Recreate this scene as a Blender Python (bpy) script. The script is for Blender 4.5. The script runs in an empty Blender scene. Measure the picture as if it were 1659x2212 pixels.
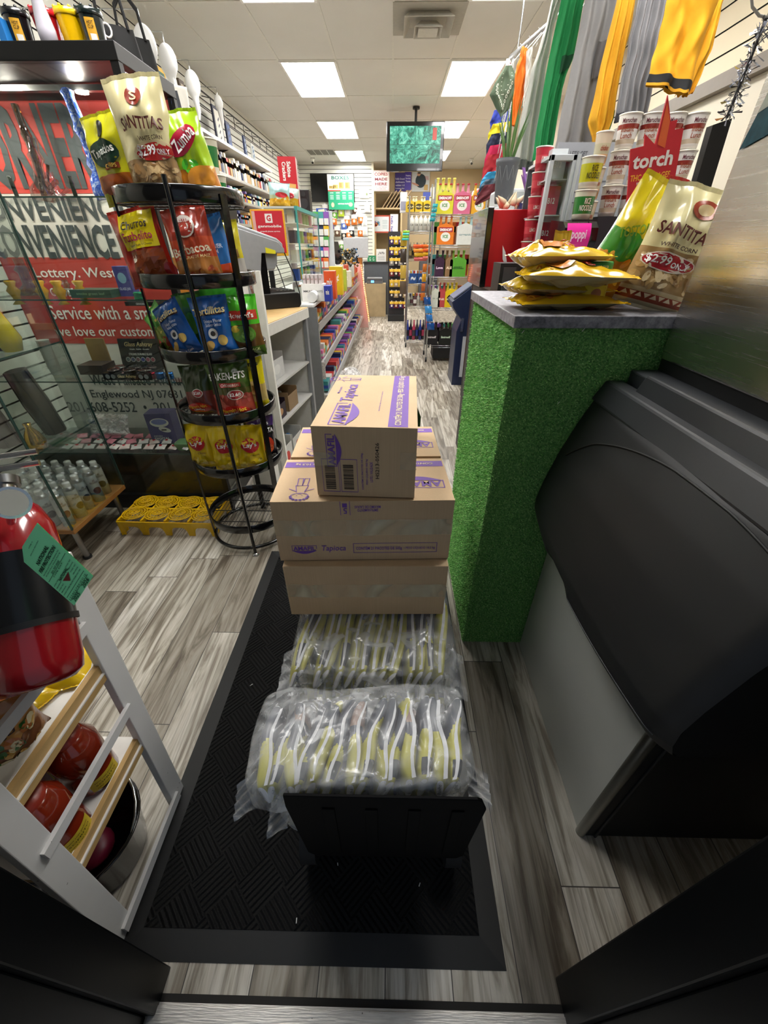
import bpy, math, random
from math import sin, cos, pi, radians as R
from mathutils import Vector, Matrix, Euler, noise
random.seed(11)
S = bpy.context.scene
C = S.collection
# ---------------------------------------------------------------- camera
F = 850.0; PITCH = math.atan2(576, 850); YAW = R(1.03); H = 1.41
cd = bpy.data.cameras.new('camera'); cam = bpy.data.objects.new('camera', cd); C.objects.link(cam)
cd.sensor_fit = 'VERTICAL'; cd.sensor_height = 36; cd.sensor_width = 27; cd.lens = F / 2212 * 36
cd.clip_start = 0.02; cd.clip_end = 60
cam.location = (0, 0, H); cam.rotation_euler = (pi / 2 - PITCH, 0, YAW)
S.camera = cam
# ---------------------------------------------------------------- world, exposure
w = bpy.data.worlds.new('world'); S.world = w; w.use_nodes = True
w.node_tree.nodes['Background'].inputs[0].default_value = (.55, .65, .8, 1)
w.node_tree.nodes['Background'].inputs[1].default_value = .15
S.view_settings.view_transform = 'Standard'; S.view_settings.look = 'None'
S.cycles.transparent_max_bounces = 32
S.view_settings.exposure = 1.4; S.view_settings.gamma = 1; S.view_settings.use_curve_mapping = False
LAMP = 9.0
# ---------------------------------------------------------------- helpers
RT = Vector((cos(YAW), sin(YAW), 0)); FW = Vector((-sin(YAW) * cos(PITCH), cos(YAW) * cos(PITCH), -sin(PITCH)))
UP = RT.cross(FW)
def at(px, py, X=None, Y=None, Z=None):
    d = RT * (px - 829.5) + UP * (1106 - py) + FW * F
    o = Vector((0, 0, H))
    if X is not None: t = X / d.x
    elif Y is not None: t = Y / d.y
    else: t = (Z - H) / d.z
    return o + d * t
def lin(h):
    if not isinstance(h, str): return tuple(h)
    h = h.lstrip('#'); c = [int(h[i:i + 2], 16) / 255 for i in (0, 2, 4)]
    return tuple(x / 12.92 if x <= .04045 else ((x + .055) / 1.055) ** 2.4 for x in c)
MC = {}
def mat(col, rough=.5, metal=0.0, var=.10, scale=30, emit=0, coat=0):
    k = (col, rough, metal, var, scale, emit, coat)
    if k in MC: return MC[k]
    m = bpy.data.materials.new('surface'); m.use_nodes = True; nt = m.node_tree; b = nt.nodes['Principled BSDF']
    c = lin(col)
    b.inputs['Roughness'].default_value = rough; b.inputs['Metallic'].default_value = metal
    if coat: b.inputs['Coat Weight'].default_value = coat
    if emit:
        b.inputs['Base Color'].default_value = (*c, 1)
        b.inputs['Emission Color'].default_value = (*c, 1); b.inputs['Emission Strength'].default_value = emit
    else:
        n = nt.nodes.new('ShaderNodeTexNoise'); n.inputs['Scale'].default_value = scale; n.inputs['Detail'].default_value = 3
        tc = nt.nodes.new('ShaderNodeTexCoord'); nt.links.new(tc.outputs['Object'], n.inputs['Vector'])
        mx = nt.nodes.new('ShaderNodeMix'); mx.data_type = 'RGBA'
        mx.inputs[6].default_value = (*[x * (1 - var) for x in c], 1); mx.inputs[7].default_value = (*[min(1, x * (1 + var)) for x in c], 1)
        nt.links.new(n.outputs['Fac'], mx.inputs[0]); nt.links.new(mx.outputs[2], b.inputs['Base Color'])
    MC[k] = m; return m
def gloss(c): return mat(c, .22, 0, .05, 20, 0, .3)
def matte(c): return mat(c, .75)
def metal(c='#b8b8b8', r=.3): return mat(c, r, 1.0)
class NT:
    """tiny node-graph writer"""
    def __init__(s, name):
        s.m = bpy.data.materials.new(name); s.m.use_nodes = True; s.t = s.m.node_tree; s.b = s.t.nodes['Principled BSDF']
        s.tc = s.t.nodes.new('ShaderNodeTexCoord'); s.out = s.t.nodes['Material Output']
    def put(s, node, i, v):
        if v is None: return
        if hasattr(v, 'links') or isinstance(v, bpy.types.NodeSocket): s.t.links.new(v, node.inputs[i])
        else: node.inputs[i].default_value = v
    def math(s, op, a, b=None, c=None):
        n = s.t.nodes.new('ShaderNodeMath'); n.operation = op
        for i, v in enumerate((a, b, c)): s.put(n, i, v)
        return n.outputs[0]
    def mix(s, f, a, b, mode='MIX'):
        n = s.t.nodes.new('ShaderNodeMix'); n.data_type = 'RGBA'; n.blend_type = mode
        s.put(n, 0, f); s.put(n, 6, a); s.put(n, 7, b); return n.outputs[2]
    def noise(s, vec, scale, detail=4, rough=.5, out='Fac', dist=0):
        n = s.t.nodes.new('ShaderNodeTexNoise'); s.put(n, 'Vector', vec); n.inputs['Scale'].default_value = scale
        n.inputs['Detail'].default_value = detail; n.inputs['Roughness'].default_value = rough; n.inputs['Distortion'].default_value = dist
        return n.outputs[out]
    def white(s, vec):
        n = s.t.nodes.new('ShaderNodeTexWhiteNoise'); n.noise_dimensions = '3D'; s.put(n, 'Vector', vec); return n.outputs['Value']
    def xyz(s, v):
        n = s.t.nodes.new('ShaderNodeSeparateXYZ'); s.put(n, 0, v); return n.outputs
    def comb(s, x, y, z):
        n = s.t.nodes.new('ShaderNodeCombineXYZ'); s.put(n, 0, x); s.put(n, 1, y); s.put(n, 2, z); return n.outputs[0]
    def ramp(s, f, stops):
        n = s.t.nodes.new('ShaderNodeValToRGB'); s.put(n, 0, f); e = n.color_ramp.elements
        while len(e) < len(stops): e.new(.5)
        for q, (p, c) in zip(e, stops): q.position = p; q.color = (*lin(c), 1)
        return n.outputs[0]
    def bump(s, h, st=.4, d=.01):
        n = s.t.nodes.new('ShaderNodeBump'); s.put(n, 'Height', h); n.inputs['Strength'].default_value = st; n.inputs['Distance'].default_value = d
        s.t.links.new(n.outputs[0], s.b.inputs['Normal'])
    def base(s, c): s.put(s.b, 'Base Color', c)
    def rough(s, c): s.put(s.b, 'Roughness', c)
def glass_mat(tint='#fafdfc', fac=.05, rough=.02):
    k = ('glass', tint, fac, rough)
    if k in MC: return MC[k]
    m = bpy.data.materials.new('clear_glass'); m.use_nodes = True; t = m.node_tree; t.nodes.remove(t.nodes['Principled BSDF'])
    o = t.nodes['Material Output']; tr = t.nodes.new('ShaderNodeBsdfTransparent'); tr.inputs[0].default_value = (*lin(tint), 1)
    g = t.nodes.new('ShaderNodeBsdfGlossy'); g.inputs['Roughness'].default_value = rough
    fr = t.nodes.new('ShaderNodeLayerWeight'); fr.inputs[0].default_value = .25
    mm = t.nodes.new('ShaderNodeMath'); mm.operation = 'MULTIPLY_ADD'; mm.inputs[1].default_value = .30; mm.inputs[2].default_value = fac * .5; mm.use_clamp = True
    t.links.new(fr.outputs['Fresnel'], mm.inputs[0])
    mx = t.nodes.new('ShaderNodeMixShader'); t.links.new(mm.outputs[0], mx.inputs[0]); t.links.new(tr.outputs[0], mx.inputs[1]); t.links.new(g.outputs[0], mx.inputs[2])
    t.links.new(mx.outputs[0], o.inputs[0]); MC[k] = m; return m
def film_mat(tint='#ffffff', op=.16, rough=.12, sc=14):
    """wrinkled clear plastic: mostly transparent, milky, glossy"""
    k = ('film', tint, op, rough, sc)
    if k in MC: return MC[k]
    m = bpy.data.materials.new('plastic_film'); m.use_nodes = True; t = m.node_tree; b = t.nodes['Principled BSDF']; o = t.nodes['Material Output']
    b.inputs['Base Color'].default_value = (*lin(tint), 1); b.inputs['Roughness'].default_value = rough; b.inputs['Specular IOR Level'].default_value = .8
    tc = t.nodes.new('ShaderNodeTexCoord'); n = t.nodes.new('ShaderNodeTexNoise'); n.inputs['Scale'].default_value = sc; n.inputs['Detail'].default_value = 1.5; n.inputs['Distortion'].default_value = 1.5
    t.links.new(tc.outputs['Object'], n.inputs['Vector'])
    bp = t.nodes.new('ShaderNodeBump'); bp.inputs['Strength'].default_value = .9; bp.inputs['Distance'].default_value = .02
    t.links.new(n.outputs['Fac'], bp.inputs['Height']); t.links.new(bp.outputs[0], b.inputs['Normal'])
    tr = t.nodes.new('ShaderNodeBsdfTransparent'); mx = t.nodes.new('ShaderNodeMixShader')
    mr = t.nodes.new('ShaderNodeMapRange'); mr.inputs['From Min'].default_value = .35; mr.inputs['From Max'].default_value = .75
    mr.inputs['To Min'].default_value = op * .5; mr.inputs['To Max'].default_value = op * 2.4
    t.links.new(n.outputs['Fac'], mr.inputs['Value']); t.links.new(mr.outputs[0], mx.inputs[0])
    t.links.new(tr.outputs[0], mx.inputs[1]); t.links.new(b.outputs[0], mx.inputs[2]); t.links.new(mx.outputs[0], o.inputs[0])
    MC[k] = m; return m
WORLD = set()
class MB:
    def __init__(s): s.v = []; s.f = []; s.m = []; s.sm = []; s.mats = []
    def mi(s, m):
        if m not in s.mats: s.mats.append(m)
        return s.mats.index(m)
    def add(s, vs, fs, m, smooth=False):
        o = len(s.v); s.v += [tuple(v) for v in vs]; i = None if callable(m) or isinstance(m, list) else s.mi(m)
        for k, f in enumerate(fs):
            s.f.append(tuple(o + q for q in f)); s.m.append(i if i is not None else s.mi(m[k])); s.sm.append(smooth)
        return s
    def box(s, x0, y0, z0, x1, y1, z1, m, M=None):
        vs = [Vector(p) for p in ((x0, y0, z0), (x1, y0, z0), (x1, y1, z0), (x0, y1, z0), (x0, y0, z1), (x1, y0, z1), (x1, y1, z1), (x0, y1, z1))]
        if M is not None: vs = [M @ v for v in vs]
        return s.add(vs, [(0, 3, 2, 1), (4, 5, 6, 7), (0, 1, 5, 4), (1, 2, 6, 5), (2, 3, 7, 6), (3, 0, 4, 7)], m)
    def hexa(s, b, t, m):
        return s.add(list(b) + list(t), [(0, 3, 2, 1), (4, 5, 6, 7), (0, 1, 5, 4), (1, 2, 6, 5), (2, 3, 7, 6), (3, 0, 4, 7)], m)
    def prism(s, poly, y0, y1, m, axis='y'):
        def P(a, b, c): return {'y': (a, c, b), 'x': (c, a, b), 'z': (a, b, c)}[axis]
        n = len(poly); vs = [P(a, b, y0) for a, b in poly] + [P(a, b, y1) for a, b in poly]
        return s.add(vs, [tuple(range(n)), tuple(range(2 * n - 1, n - 1, -1))] + [(i, (i + 1) % n + 0, (i + 1) % n + n, i + n)[::-1] for i in range(n)], m)
    def cyl(s, p0, p1, r0, m, r1=None, n=14, smooth=True):
        p0 = Vector(p0); p1 = Vector(p1); r1 = r0 if r1 is None else r1; d = (p1 - p0).normalized()
        a = d.orthogonal().normalized(); b = d.cross(a)
        ring = [a * cos(2 * pi * i / n) + b * sin(2 * pi * i / n) for i in range(n)]
        s.add([p0 + q * r0 for q in ring] + [p1 + q * r1 for q in ring], [(i, (i + 1) % n, (i + 1) % n + n, i + n) for i in range(n)], m, smooth)
        s.add([p0 + q * r0 for q in ring], [tuple(range(n))[::-1]], m); s.add([p1 + q * r1 for q in ring], [tuple(range(n))], m)
        return s
    def lathe(s, prof, m, c=(0, 0, 0), n=20, M=None, sy=1):
        vs = []; ms = m if isinstance(m, list) else [m] * (len(prof) - 1)
        for r, z in prof:
            for i in range(n):
                p = Vector((c[0] + r * cos(2 * pi * i / n), c[1] + r * sy * sin(2 * pi * i / n), c[2] + z)); vs.append(M @ p if M is not None else p)
        o = []; fm = []
        for k in range(len(prof) - 1):
            for i in range(n): o.append((k * n + i, k * n + (i + 1) % n, (k + 1) * n + (i + 1) % n, (k + 1) * n + i)); fm.append(ms[k])
        return s.add(vs, o, fm, True)
    def tube(s, pts, r, m, n=8, closed=False):
        pts = [Vector(p) for p in pts]; N = len(pts); rs = r if isinstance(r, list) else [r] * N; vs = []; a = None
        for i, p in enumerate(pts):
            d = (pts[(i + 1) % N] - pts[i - 1]) if (closed or 0 < i < N - 1) else (pts[1] - pts[0] if i == 0 else pts[-1] - pts[-2])
            d.normalize(); a = d.orthogonal().normalized() if a is None else (a - d * a.dot(d)).normalized(); b = d.cross(a)
            vs += [p + (a * cos(2 * pi * k / n) + b * sin(2 * pi * k / n)) * rs[i] for k in range(n)]
        fs = [(i * n + k, i * n + (k + 1) % n, ((i + 1) % N) * n + (k + 1) % n, ((i + 1) % N) * n + k) for i in range(N if closed else N - 1) for k in range(n)]
        s.add(vs, fs, m, True)
        if not closed: s.add(vs[:n], [tuple(range(n))[::-1]], m); s.add(vs[-n:], [tuple(range(n))], m)
        return s
    def grid(s, fn, nu, nv, m, smooth=True, wrap=False):
        """fn(u,v) u,v in 0..1; m material or fn(u,v)->material"""
        vs = [fn(i / nu, j / nv) for j in range(nv + 1) for i in range(nu if wrap else nu + 1)]
        w_ = nu if wrap else nu + 1; fs = []; fm = []
        for j in range(nv):
            for i in range(nu):
                k = (i + 1) % w_ if wrap else i + 1
                fs.append((j * w_ + i, j * w_ + k, (j + 1) * w_ + k, (j + 1) * w_ + i)); fm.append(m((i + .5) / nu, (j + .5) / nv) if callable(m) else m)
        return s.add(vs, fs, fm, smooth)
    def sphere(s, c, r, m, n=12, sc=(1, 1, 1)):
        prof = [(max(1e-4, r * sin(pi * k / n)), -r * cos(pi * k / n)) for k in range(n + 1)]
        vs = []
        return s.lathe(prof, m, n=n + 4, M=Matrix.Translation(c) @ Matrix.Diagonal((*sc, 1)))
    # ---- print on a surface.  P(x,z,off)->point
    def text(s, P, txt, x, z, wd, ht, m, off=.0012, rot=0, bold=.012, shear=0):
        vs, fs, bw, bh = glyphs(txt, bold, shear)
        if not vs: return s
        ca, sa = cos(rot), sin(rot); o = []
        for a, b in vs:
            a = a / bw * wd; b = b / bh * ht
            o.append(P(x + a * ca - b * sa, z + a * sa + b * ca, off))
        return s.add(o, fs, m)
    def patch(s, P, x0, z0, x1, z1, m, off=.0006, n=6, rot=0):
        cx, cz = (x0 + x1) / 2, (z0 + z1) / 2; ca, sa = cos(rot), sin(rot)
        def f(u, v):
            a = x0 + (x1 - x0) * u - cx; b = z0 + (z1 - z0) * v - cz
            return P(cx + a * ca - b * sa, cz + a * sa + b * ca, off)
        return s.grid(f, n, n, m, False)
    def ell(s, P, x, z, rx, rz, m, off=.0008, n=18, rot=0, rings=3):
        ca, sa = cos(rot), sin(rot); vs = [P(x, z, off)]
        for k in range(1, rings + 1):
            for i in range(n):
                a = rx * k / rings * cos(2 * pi * i / n); b = rz * k / rings * sin(2 * pi * i / n); vs.append(P(x + a * ca - b * sa, z + a * sa + b * ca, off))
        fs = [(0, 1 + i, 1 + (i + 1) % n) for i in range(n)]
        for k in range(rings - 1):
            for i in range(n): fs.append((1 + k * n + i, 1 + (k + 1) * n + i, 1 + (k + 1) * n + (i + 1) % n, 1 + k * n + (i + 1) % n))
        return s.add(vs, fs, m, rings > 1)
    def poly(s, P, pts, m, off=.0008):
        return s.add([P(x, z, off) for x, z in pts], [tuple(range(len(pts)))], m)
    def build(s, name, parent=None, bev=0, seg=2, M=None, sub=0, solid=0):
        me = bpy.data.meshes.new(name); vs = s.v
        if M is not None: vs = [tuple(M @ Vector(v)) for v in vs]
        if parent is not None and parent.name in WORLD:
            l = parent.location if parent.parent is None else parent.parent.location + parent.location
            vs = [(v[0] - l[0], v[1] - l[1], v[2] - l[2]) for v in vs]
        me.from_pydata(vs, [], s.f)
        for m in s.mats: me.materials.append(m)
        me.polygons.foreach_set('material_index', s.m); me.polygons.foreach_set('use_smooth', s.sm); me.update()
        o = bpy.data.objects.new(name, me); C.objects.link(o)
        if parent is not None:
            o.parent = parent
            if parent.name in WORLD: WORLD.add(o.name)
        if solid: q = o.modifiers.new('thick', 'SOLIDIFY'); q.thickness = solid; q.offset = 0
        if bev:
            q = o.modifiers.new('edge', 'BEVEL'); q.width = bev; q.segments = seg; q.limit_method = 'ANGLE'
        if sub: q = o.modifiers.new('smooth', 'SUBSURF'); q.levels = sub; q.render_levels = sub
        return o
GC = {}
def glyphs(txt, bold, shear):
    k = (txt, bold, shear)
    if k in GC: return GC[k]
    cu = bpy.data.curves.new('t', 'FONT'); cu.body = txt; cu.size = 1; cu.offset = bold; cu.shear = shear; cu.resolution_u = 2; cu.align_x = 'CENTER'; cu.space_line = .85
    ob = bpy.data.objects.new('t', cu); me = bpy.data.meshes.new_from_object(ob)
    vs = [(v.co.x, v.co.y) for v in me.vertices]; fs = [tuple(p.vertices) for p in me.polygons]
    if vs:
        x0 = min(v[0] for v in vs); x1 = max(v[0] for v in vs); y0 = min(v[1] for v in vs); y1 = max(v[1] for v in vs)
        vs = [(a - (x0 + x1) / 2, b - (y0 + y1) / 2) for a, b in vs]; r = (vs, fs, max(x1 - x0, .01), max(y1 - y0, .01))
    else: r = (vs, fs, 1, 1)
    bpy.data.objects.remove(ob); bpy.data.curves.remove(cu); bpy.data.meshes.remove(me)
    GC[k] = r; return r
def plane(o, xd, zd):
    """mapping of a flat face: origin, x direction, up direction; printed side faces xd x zd reversed"""
    o = Vector(o); xd = Vector(xd).normalized(); zd = Vector(zd).normalized(); nn = xd.cross(zd)
    return lambda x, z, off=0: o + xd * x + zd * z + nn * off
def cylmap(c, r, z0=0, face=-pi / 2, r1=None, h=1):
    c = Vector(c)
    def P(x, z, off=0):
        rr = r + ((r1 - r) * (z / h) if r1 is not None else 0)
        a = face + x / rr; return c + Vector(((rr + off) * cos(a), (rr + off) * sin(a), z0 + z))
    return P
def tag(o, label, cat, group=None, kind=None):
    if label: o['label'] = label
    if cat: o['category'] = cat
    if group: o['group'] = group
    if kind: o['kind'] = kind
    return o
def thing(name, label, cat, loc=(0, 0, 0), rz=0, group=None, rot=None, world=False):
    o = bpy.data.objects.new(name, None); C.objects.link(o); o.location = loc; o.rotation_euler = rot if rot else (0, 0, rz); o.empty_display_size = .05
    tag(o, label, cat, group)
    if world: WORLD.add(o.name)
    return o
def solo(mb, name, label, cat, loc=None, rot=None, group=None, **k):
    o = mb.build(name, **k); tag(o, label, cat, group)
    if loc is not None: o.location = loc
    if rot is not None: o.rotation_euler = rot if hasattr(rot, '__len__') else (0, 0, rot)
    return o
def wsolo(mb, name, label, cat, group=None, **k):
    """one-mesh thing given in world coordinates: origin moved to its base centre"""
    xs = [v[0] for v in mb.v]; ys = [v[1] for v in mb.v]; zs = [v[2] for v in mb.v]
    c = ((min(xs) + max(xs)) / 2, (min(ys) + max(ys)) / 2, min(zs)); mb.v = [(a - c[0], b - c[1], d - c[2]) for a, b, d in mb.v]
    return solo(mb, name, label, cat, loc=c, group=group, **k)
def struct(mb, name, **k):
    o = mb.build(name, **k); o['kind'] = 'structure'; return o
def dup(root, loc=None, rot=None, label=None, group=None, scale=None):
    r = root.copy(); C.objects.link(r)
    if loc is not None: r.location = loc
    if rot is not None: r.rotation_euler = rot if hasattr(rot, '__len__') else (0, 0, rot)
    if scale: r.scale = scale
    if label: r['label'] = label
    if group: r['group'] = group
    for ch in list(root.children):
        c = ch.copy(); C.objects.link(c); c.parent = r
        for g in list(ch.children):
            d = g.copy(); C.objects.link(d); d.parent = c
    return r
ORD = ['first', 'second', 'third', 'fourth', 'fifth', 'sixth', 'seventh', 'eighth', 'ninth', 'tenth', 'eleventh', 'twelfth', 'thirteenth', 'fourteenth', 'fifteenth', 'sixteenth', 'seventeenth', 'eighteenth', 'nineteenth', 'twentieth'] + ['twenty-' + x for x in ('first', 'second', 'third', 'fourth', 'fifth', 'sixth', 'seventh', 'eighth', 'ninth')] + ['thirtieth'] + ['thirty-' + x for x in ('first', 'second', 'third', 'fourth', 'fifth', 'sixth', 'seventh', 'eighth', 'ninth')] + ['fortieth'] + ['forty-' + x for x in ('first', 'second', 'third', 'fourth', 'fifth', 'sixth', 'seventh', 'eighth', 'ninth')]
# ---------------------------------------------------------------- crisp bags
def bagmap(W, Hh, T, seed=0, lean=0.0, crease=1.0, neck=0.0):
    def f(x, z, off=0, side=1):
        u = max(-1, min(1, x / (W / 2))); v = max(0, min(1, z / Hh))
        prof = (max(0, min(1, v / .16)) ** .6) * (max(0, min(1, (1 - v) / .30)) ** .75)
        t = T / 2 * (max(0, 1 - abs(u) ** 2.6) ** .65) * prof
        nz = noise.noise(Vector((u * 2.1 + seed, v * 3.3, side * 2.0 + seed))) * .20 * T * crease + noise.noise(Vector((u * 5 + seed, v * 7, side))) * .09 * T * crease
        cr = sin(u * 13 + seed) * .035 * T * crease * math.exp(-((1 - v) / .22) ** 2) + sin(u * 11 + seed * 2) * .03 * T * crease * math.exp(-(v / .15) ** 2)
        edge = (1 - abs(u) ** 4)
        y = -side * (t + off) + (nz * side * -1 * min(1, prof + .1) + cr) * edge
        xx = x * (1 - .07 * sin(pi * v) - neck * max(0, v - .55) * 1.2) + .012 * W * noise.noise(Vector((v * 4, seed, side * 0)))
        zz = z + .02 * Hh * noise.noise(Vector((u * 1.5, seed + 5, 0))) * v
        return Vector((xx, y + lean * v * v * Hh, zz))
    return f
def bag(name, label, cat, loc, rot, W, Hh, T, bands, prints, group=None, seed=None, rough=None, neck=0, res=(20, 26), back=None, crease=1.0):
    """bands: [(v_top, colour), ...] from the bottom; prints: list of calls on MB"""
    seed = (sum(map(ord, label)) % 97) * .37 if seed is None else seed
    P = bagmap(W, Hh, T, seed, neck=neck, crease=crease)
    mb = MB()
    def colr(u, v):
        for t, c in bands:
            if v <= t: return gloss(c) if rough is None else mat(c, rough)
        return gloss(bands[-1][1])
    mb.grid(lambda u, v: P((u * 2 - 1) * W / 2, v * Hh, 0, 1), res[0], res[1], colr)
    bc = (lambda u, v: gloss(back)) if back else colr
    mb.grid(lambda u, v: P((1 - u * 2) * W / 2, v * Hh, 0, -1), res[0], res[1], bc)
    # crimped seals, top and bottom
    for z0, z1 in ((Hh, Hh * 1.035), (-Hh * .03, 0)):
        zz = Hh if z0 >= Hh else 0
        mb.grid(lambda u, v: P((u * 2 - 1) * W / 2, zz) + Vector((0, .0012 * sin(u * 90), z0 + (z1 - z0) * v - zz)), 40, 1, gloss(bands[-1][1] if z0 >= Hh else bands[0][1]))
    for p in sorted(prints, key=lambda q: 'SRET'.index(q[0])):
        k, a = p[0], p[1:]
        if k == 'T':   # text, x, z, w, h, colour, rot, shear   (fractions of W,H)
            txt, x, z, wd, ht, c = a[:6]; ro = a[6] if len(a) > 6 else 0; sh = a[7] if len(a) > 7 else 0
            mb.text(P, txt, x * W, z * Hh, wd * W, ht * Hh, mat(c, .4), off=.006, rot=ro, bold=.02, shear=sh)
        elif k == 'R': x0, z0, x1, z1, c = a[:5]; mb.patch(P, x0 * W, z0 * Hh, x1 * W, z1 * Hh, gloss(c), off=.0028, n=8, rot=a[5] if len(a) > 5 else 0)
        elif k == 'E': x, z, rx, rz, c = a[:5]; mb.ell(P, x * W, z * Hh, rx * W, rz * Hh, gloss(c), off=.0010 + (a[6] if len(a) > 6 else .0025), rot=a[5] if len(a) > 5 else 0, rings=4)
        elif k == 'S':  # scatter of small chips/shapes
            x0, z0, x1, z1, n, c, sz = a[:7]; rr = random.Random(int(seed * 10))
            for i in range(n):
                xx = (x0 + (x1 - x0) * rr.random()) * W; zz2 = (z0 + (z1 - z0) * rr.random()) * Hh; an = rr.random() * 3
                cc = c[i % len(c)]; mb.ell(P, xx, zz2, sz * W * (.6 + rr.random() * .6), sz * W * (.3 + rr.random() * .4), gloss(cc), off=.0012 + .00003 * i, n=9, rot=an, rings=1)
    return solo(mb, name, label, cat, loc, rot, group)
# ================================================================ materials of the room
def floor_material():
    g = NT('plank_floor'); p = g.xyz(g.tc.outputs['Object']); x, y = p[0], p[1]
    Wd, Ln = .155, .92
    cx = g.math('DIVIDE', x, Wd); col = g.math('FLOOR', cx); off = g.white(g.comb(col, 3.3, 1.1))
    cy = g.math('ADD', g.math('DIVIDE', y, Ln), off); row = g.math('FLOOR', cy)
    rnd = g.white(g.comb(col, row, 0.0)); rnd2 = g.white(g.comb(row, col, 5.0))
    shift = g.math('MULTIPLY', rnd, 37.0)
    gv = g.comb(g.math('MULTIPLY', x, 9.0), g.math('ADD', g.math('MULTIPLY', y, .9), shift), rnd)
    n1 = g.noise(gv, 2.2, 5, .6, dist=1.2); n2 = g.noise(g.comb(g.math('MULTIPLY', x, 60.0), g.math('MULTIPLY', y, 1.4), shift), 1.6, 4, .6, dist=.6)
    streak = g.ramp(n1, [(.30, '#75695c'), (.41, '#989083'), (.50, '#c2bcb0'), (.62, '#dcd8cf'), (.8, '#e8e5dd')])
    fine = g.ramp(n2, [(.35, '#8a8378'), (.5, '#f2f2f2'), (1, '#ffffff')])
    c = g.mix(.55, streak, fine, 'MULTIPLY')
    tone = g.ramp(rnd2, [(0, '#a39c92'), (.5, '#dcd9d2'), (1, '#ffffff')]); c = g.mix(.85, c, tone, 'MULTIPLY')
    fx = g.math('FRACT', cx); fy = g.math('FRACT', cy)
    ex = g.math('LESS_THAN', g.math('MINIMUM', fx, g.math('SUBTRACT', 1.0, fx)), .008)
    ey = g.math('LESS_THAN', g.math('MINIMUM', fy, g.math('SUBTRACT', 1.0, fy)), .0015)
    e = g.math('MAXIMUM', ex, ey); c = g.mix(e, c, (.05, .045, .04, 1))
    g.base(c); g.rough(g.math('MULTIPLY_ADD', n2, .25, .28)); g.bump(g.math('SUBTRACT', n2, g.math('MULTIPLY', e, 2.0)), .12, .004)
    return g.m
def ceiling_material():
    g = NT('ceiling_tile'); v = g.tc.outputs['Object']; n = g.noise(v, 160, 3, .7); n2 = g.noise(v, 1.3, 3)
    g.base(g.mix(n2, (.62, .60, .55, 1), (.76, .74, .69, 1))); g.rough(.9); g.bump(n, .25, .004); return g.m
def cardboard_material():
    g = NT('cardboard'); v = g.tc.outputs['Object']; p = g.xyz(v)
    flute = g.noise(g.comb(g.math('MULTIPLY', p[0], 300.0), g.math('MULTIPLY', p[1], 300.0), g.math('MULTIPLY', p[2], 6.0)), 1, 2)
    n = g.noise(v, 7, 5); c = g.mix(n, (.54, .37, .21, 1), (.68, .50, .30, 1)); g.base(g.mix(g.math('MULTIPLY', flute, .35), c, (.36, .24, .14, 1))); g.rough(.75); g.bump(n, .15, .01); return g.m
def steel_material():
    g = NT('brushed_steel'); p = g.xyz(g.tc.outputs['Object'])
    n = g.noise(g.comb(p[0], g.math('MULTIPLY', p[1], 2.0), g.math('MULTIPLY', p[2], 140.0)), 3, 4)
    w = g.noise(g.tc.outputs['Object'], 3.5, 3)
    g.base(g.mix(n, (.58, .56, .52, 1), (.72, .70, .66, 1))); g.b.inputs['Metallic'].default_value = 1
    g.rough(g.math('MULTIPLY_ADD', n, .12, .20)); g.bump(g.math('ADD', g.math('MULTIPLY', n, .06), w), .10, .02); return g.m
def mat_rug_material():
    g = NT('ribbed_mat'); p = g.xyz(g.tc.outputs['Object']); k = .7071
    a = g.math('MULTIPLY', g.math('ADD', p[0], p[1]), k); b = g.math('MULTIPLY', g.math('SUBTRACT', p[0], p[1]), k)
    cs = .088
    par = g.math('PINGPONG', g.math('ADD', g.math('FLOOR', g.math('DIVIDE', a, cs)), g.math('FLOOR', g.math('DIVIDE', b, cs))), 1.0)
    ph = g.math('ADD', g.math('MULTIPLY', a, par), g.math('MULTIPLY', b, g.math('SUBTRACT', 1.0, par)))
    w = g.math('SINE', g.math('MULTIPLY', ph, 2 * pi / .0125)); h = g.math('MULTIPLY_ADD', w, .5, .5)
    n = g.noise(g.tc.outputs['Object'], 220, 2)
    g.base(g.mix(n, (.006, .006, .006, 1), (.015, .015, .015, 1)))
    g.rough(.85); g.bump(g.math('ADD', h, g.math('MULTIPLY', n, .4)), 1.0, .006); return g.m
def turf_material():
    g = NT('artificial_turf'); v = g.tc.outputs['Object']; n = g.noise(v, 160, 3, .7); n2 = g.noise(v, 9, 2)
    c = g.ramp(n, [(.25, '#2f6630'), (.5, '#74b45c'), (.75, '#b4e08c')]); g.base(g.mix(g.math('MULTIPLY', n2, .3), c, (.02, .08, .025, 1))); g.rough(.9); g.bump(n, 1, .008); return g.m
def granite_material():
    g = NT('grey_laminate'); v = g.tc.outputs['Object']; n = g.noise(v, 45, 5, .7)
    g.base(g.ramp(n, [(.3, '#55555b'), (.5, '#85858c'), (.7, '#a9a9ae')])); g.rough(.4); return g.m
def wood_material(a='#8a5a2c', b='#b98446'):
    g = NT('wood'); p = g.xyz(g.tc.outputs['Object']); n = g.noise(g.comb(g.math('MULTIPLY', p[0], 6.0), g.math('MULTIPLY', p[1], 6.0), g.math('MULTIPLY', p[2], 60.0)), 2, 4)
    g.base(g.mix(n, (*lin(a), 1), (*lin(b), 1))); g.rough(.5); return g.m
def scuffed_white():
    g = NT('scuffed_white_paint'); v = g.tc.outputs['Object']; n = g.noise(v, 38, 4, .6); n2 = g.noise(v, 5, 3)
    c = g.mix(n2, (.58, .58, .57, 1), (.74, .74, .73, 1)); g.base(g.mix(g.math('LESS_THAN', n, .29), c, (.06, .06, .06, 1))); g.rough(.45); return g.m
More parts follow.
